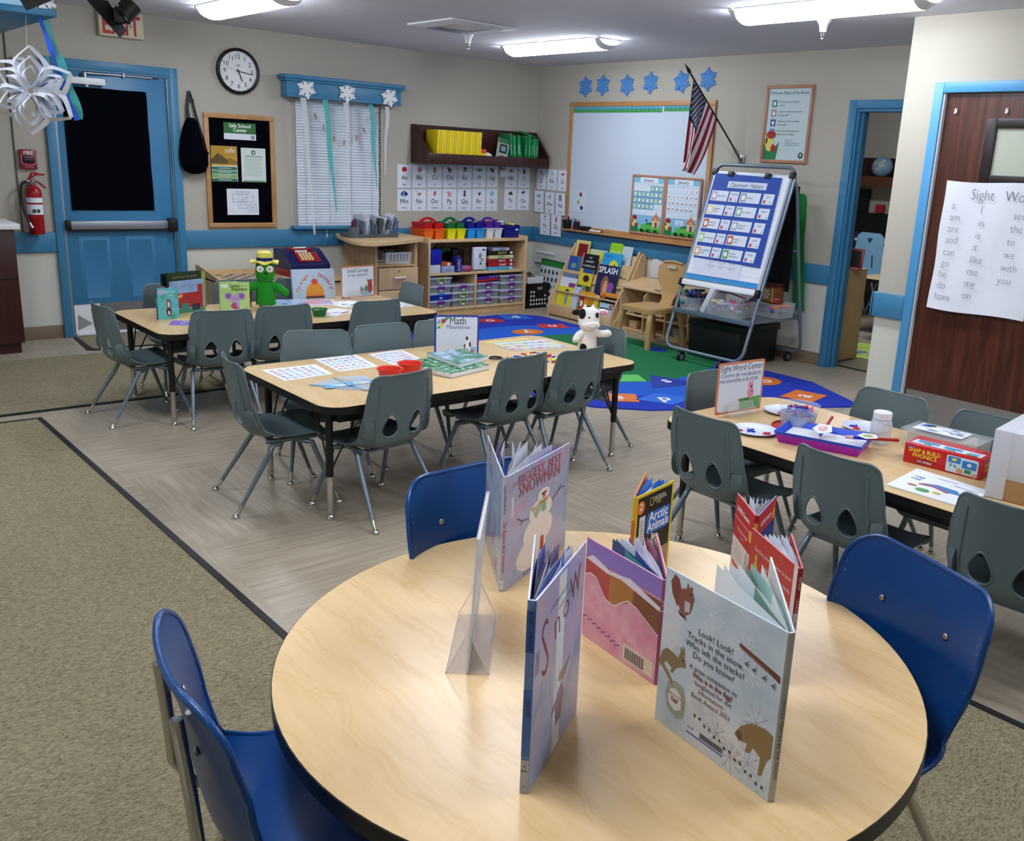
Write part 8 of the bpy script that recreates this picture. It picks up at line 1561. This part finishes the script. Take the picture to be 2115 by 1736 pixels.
def wand(x, y, z, rz, tilt, lab, kind):
    t = thing('paint_brush', lab, 'brush', (x, y, z), rz); T = Matrix.Rotation(-tilt, 4, 'Y')
    MB(T).tube([(0, 0, 0), (.05, 0, 0)], .007, mat('brush_blue', '1a2ab8', .3), 10).build('ferrule', t); MB(T).tube([(-.03, 0, 0), (0, 0, 0)], [.006, .0075], 'd8a8a0', 10).build('bristles', t); MB(T).tube([(.05, 0, 0), (.17, 0, 0)], [.006, .007], 'red', 10).build('handle', t)
    b = MB(T); b.prism([(.055+.034*(1+.22*(i % 2))*math.cos(2*PI*i/10), .034*(1+.22*(i % 2))*math.sin(2*PI*i/10)) for i in range(10)], .008, .0095, 'paper'); b.T = T @ Matrix.Translation((.055, 0, .0098)); b.ell(0, 0, .020, .018, 'd89aa0' if kind else '8ab05a', 1).ell(.005, .004, .008, .008, 'e8c0c0' if kind else 'c8904a', 2); b.build('animal_tag', t)
wand(-3.665, -6.215, TZ+.035, R_(17), R_(16), 'brush with red handle and pig tag leaning on the far rim of the blue tray', 1); wand(-3.60, -6.325, TZ+.052, R_(-52), R_(2), 'brush with red handle and green animal tag on the right rim of the blue tray', 0)
t = thing('plastic_jar', 'empty clear plastic jar with white screw lid on the right table', 'jar', (-3.415, -6.335, TZ+.0006))
MB().lathe([(.001, 0), (.038, 0), (.042, .006), (.042, .085), (.038, .097), (.033, .102), (.033, .108), (.031, .108), (.031, .10), (.036, .094), (.040, .084), (.040, .008), (.036, .003), (.001, .003)], mat('jar_plastic', 'e2e6ee', .08, alpha=.38, spec=.7), 36).build('jar_body', t)
MB().lathe([(.036, .103), (.0365, .128), (.034, .131), (.001, .131)], 'white', 36).build('screw_lid', t)
t = thing('phonics_box', 'red SNAP & BUILD PHONICS game box on the right table', 'box', (-3.552, -6.515, TZ+.0006), R_(-84.5))
pr_ = mat('phonics_red', 'c01820', .35); b = MB().box(0, .285, 0, .135, 0, .075, pr_, bev=.0015); b.canvas((0, -.0002, 0), X_, Z_); w, h = .285, .075
b.text('SNAP & BUILD', w*.27, h*.62, .0215, 'e8d43a', bold=True, fit=w*.42).text('PHONICS', w*.28, h*.38, .0215, 'e8d43a', bold=True).poly(rrect(w*.17, h*.10, w*.40, h*.28, .006), '7a0f18', 2).text('CVC WORDS', w*.285, h*.14, .0125, 'f0e8e8', l=4, bold=True, fit=w*.2)
b.poly(rrect(w*.56, h*.08, w*.96, h*.90, .006), 'c8d8e8', 2).poly(rrect(w*.58, h*.55, w*.74, h*.86, .003), '2a7ac0', 3).poly(rrect(w*.76, h*.40, w*.94, h*.78, .003), '2a7ac0', 3).ell(w*.66, h*.72, .010, .006, 'd8c84a', 4).ell(w*.85, h*.60, .008, .007, 'e0d0d0', 4).line([(w*.62, h*.50), (w*.62, h*.36)], .006, '2a8a4a', 4).line([(w*.66, h*.46), (w*.69, h*.36)], .005, '2a8a4a', 4).rect(w*.80, h*.18, w*.88, h*.36, '2a8a4a', 4).ell(w*.74, h*.22, .012, .010, 'c89a80', 4).ell(w*.93, h*.14, .010, .008, 'c89a80', 4).rect(w*.03, h*.82, w*.13, h*.88, '5a5ab8', 2)
b.canvas((0, 0, .0752), X_, Y_); b.rect(w*.05, .02, w*.95, .075, 'd0d8e4', 2).poly(rrect(w*.10, .04, w*.38, .07, .003), '3a8ac8', 3).poly(rrect(w*.45, .035, w*.68, .065, .003), '3a8ac8', 3).rect(w*.76, .03, w*.90, .06, '8aa0c8', 3).line([(w*.2, .04), (w*.3, .03)], .012, '2f8a4a', 4).line([(w*.5, .035), (w*.62, .028)], .010, '2f8a4a', 4).line([(w*.75, .028), (w*.9, .025)], .010, '3a9a4a', 4).text('EVERYTHING YOU NEED TO', w*.6, .10, .012, 'e8c8c8', l=3, fit=w*.6)
b.canvas((.2852, 0, 0), (0, 1, 0), Z_).text('SNAP &', .06, h*.55, .018, 'e8d43a', bold=True, fit=.09).text('PHONICS', .06, h*.30, .016, 'e8d43a', bold=True, fit=.09); b.build('box', t)
t = thing('clear_card_box', 'clear lidded box with picture cards behind the red phonics box', 'box', (-3.235, -6.52, TZ+.0006), R_(-86))
MB().box(-.15, .15, -.08, .08, 0, .055, 'clear', bev=.008).build('tub', t); MB().box(-.155, .155, -.085, .085, .055, .064, 'clear', bev=.004).build('lid', t); MB().box(-.13, .10, -.065, .065, .004, .05, 'c8b8a8').build('card_stack', t)
b = MB().box(-.12, .08, -.055, .055, .0645, .0655, 'paper'); b.canvas((-.12, -.055, .0657), X_, Y_); art_dots(['5a9ac8', 'c86a8a', '8ac0dc', '3a6ab0', 'd8dce8'], 77, 16)(b, .2, .11); b.build('picture_label', t)
T_w = [(-3.87, -6.63), (-3.86, -6.88), (-3.62, -6.89), (-3.60, -6.60)]
o = T_w[0]; b = MB().prism([(x-o[0], y-o[1]) for x, y in T_w], 0, .004, 'paper'); b.canvas((T_w[0][0]-o[0], T_w[0][1]-o[1], .0042), (0, -1, 0), (1, 0, 0)); w, h = .25, .24
b.poly([(w*.25, h*.5), (w*.45, h*.62), (w*.75, h*.60), (w*.85, h*.45), (w*.6, h*.42), (w*.4, h*.50)], '3a7ab8', 2).line([(w*.25, h*.44), (w*.45, h*.50), (w*.7, h*.40)], .010, 'c0485a', 3).ell(w*.42, h*.22, w*.10, h*.07, '4a9a5a', 3).ell(w*.6, h*.27, w*.06, h*.05, 'c8c84a', 4).ell(w*.22, h*.32, w*.07, h*.04, 'b07a5a', 3).text('ongi', w*.12, h*.72, .022, '3a6a9a', l=4, bold=True).text('ongi', w*.12, h*.60, .022, '3a6a9a', l=4, bold=True).line([(w*.3, h*.92), (w*.6, h*.92)], .003, '3a8a6a', 3).line([(w*.6, h*.80), (w*.95, h*.80)], .003, '333333', 3)
solo('coloured_worksheet', b, 'stack of worksheets with a coloured drawing at the near edge of the right table', 'paper', (o[0], o[1], TZ+.0006))
t = thing('wrapped_carton', 'carton wrapped in white paper at the right edge of the right table', 'carton', (-3.675, -6.89, TZ+.0006), R_(-83))
MB().box(0, .36, 0, .38, 0, .235, mat('cardboard', 'a8845a', .7), bev=.003).build('carton', t)
b = MB().box(-.003, .36, -.003, .38, .075, .238, mat('tissue_paper', 'c9ccd6', .6, bump=.5, bscale=25, alpha=.93), bev=.004).box(-.005, .055, -.005, .38, .001, .240, mat('tissue_paper', 'c9ccd6', .6), bev=.004).build('white_wrap', t)
MB().box(.10, .30, .10, .30, .2385, .250, 'b8c0cc').box(.08, .28, .12, .34, .250, .256, 'd8b8a8').build('papers_on_top', t)
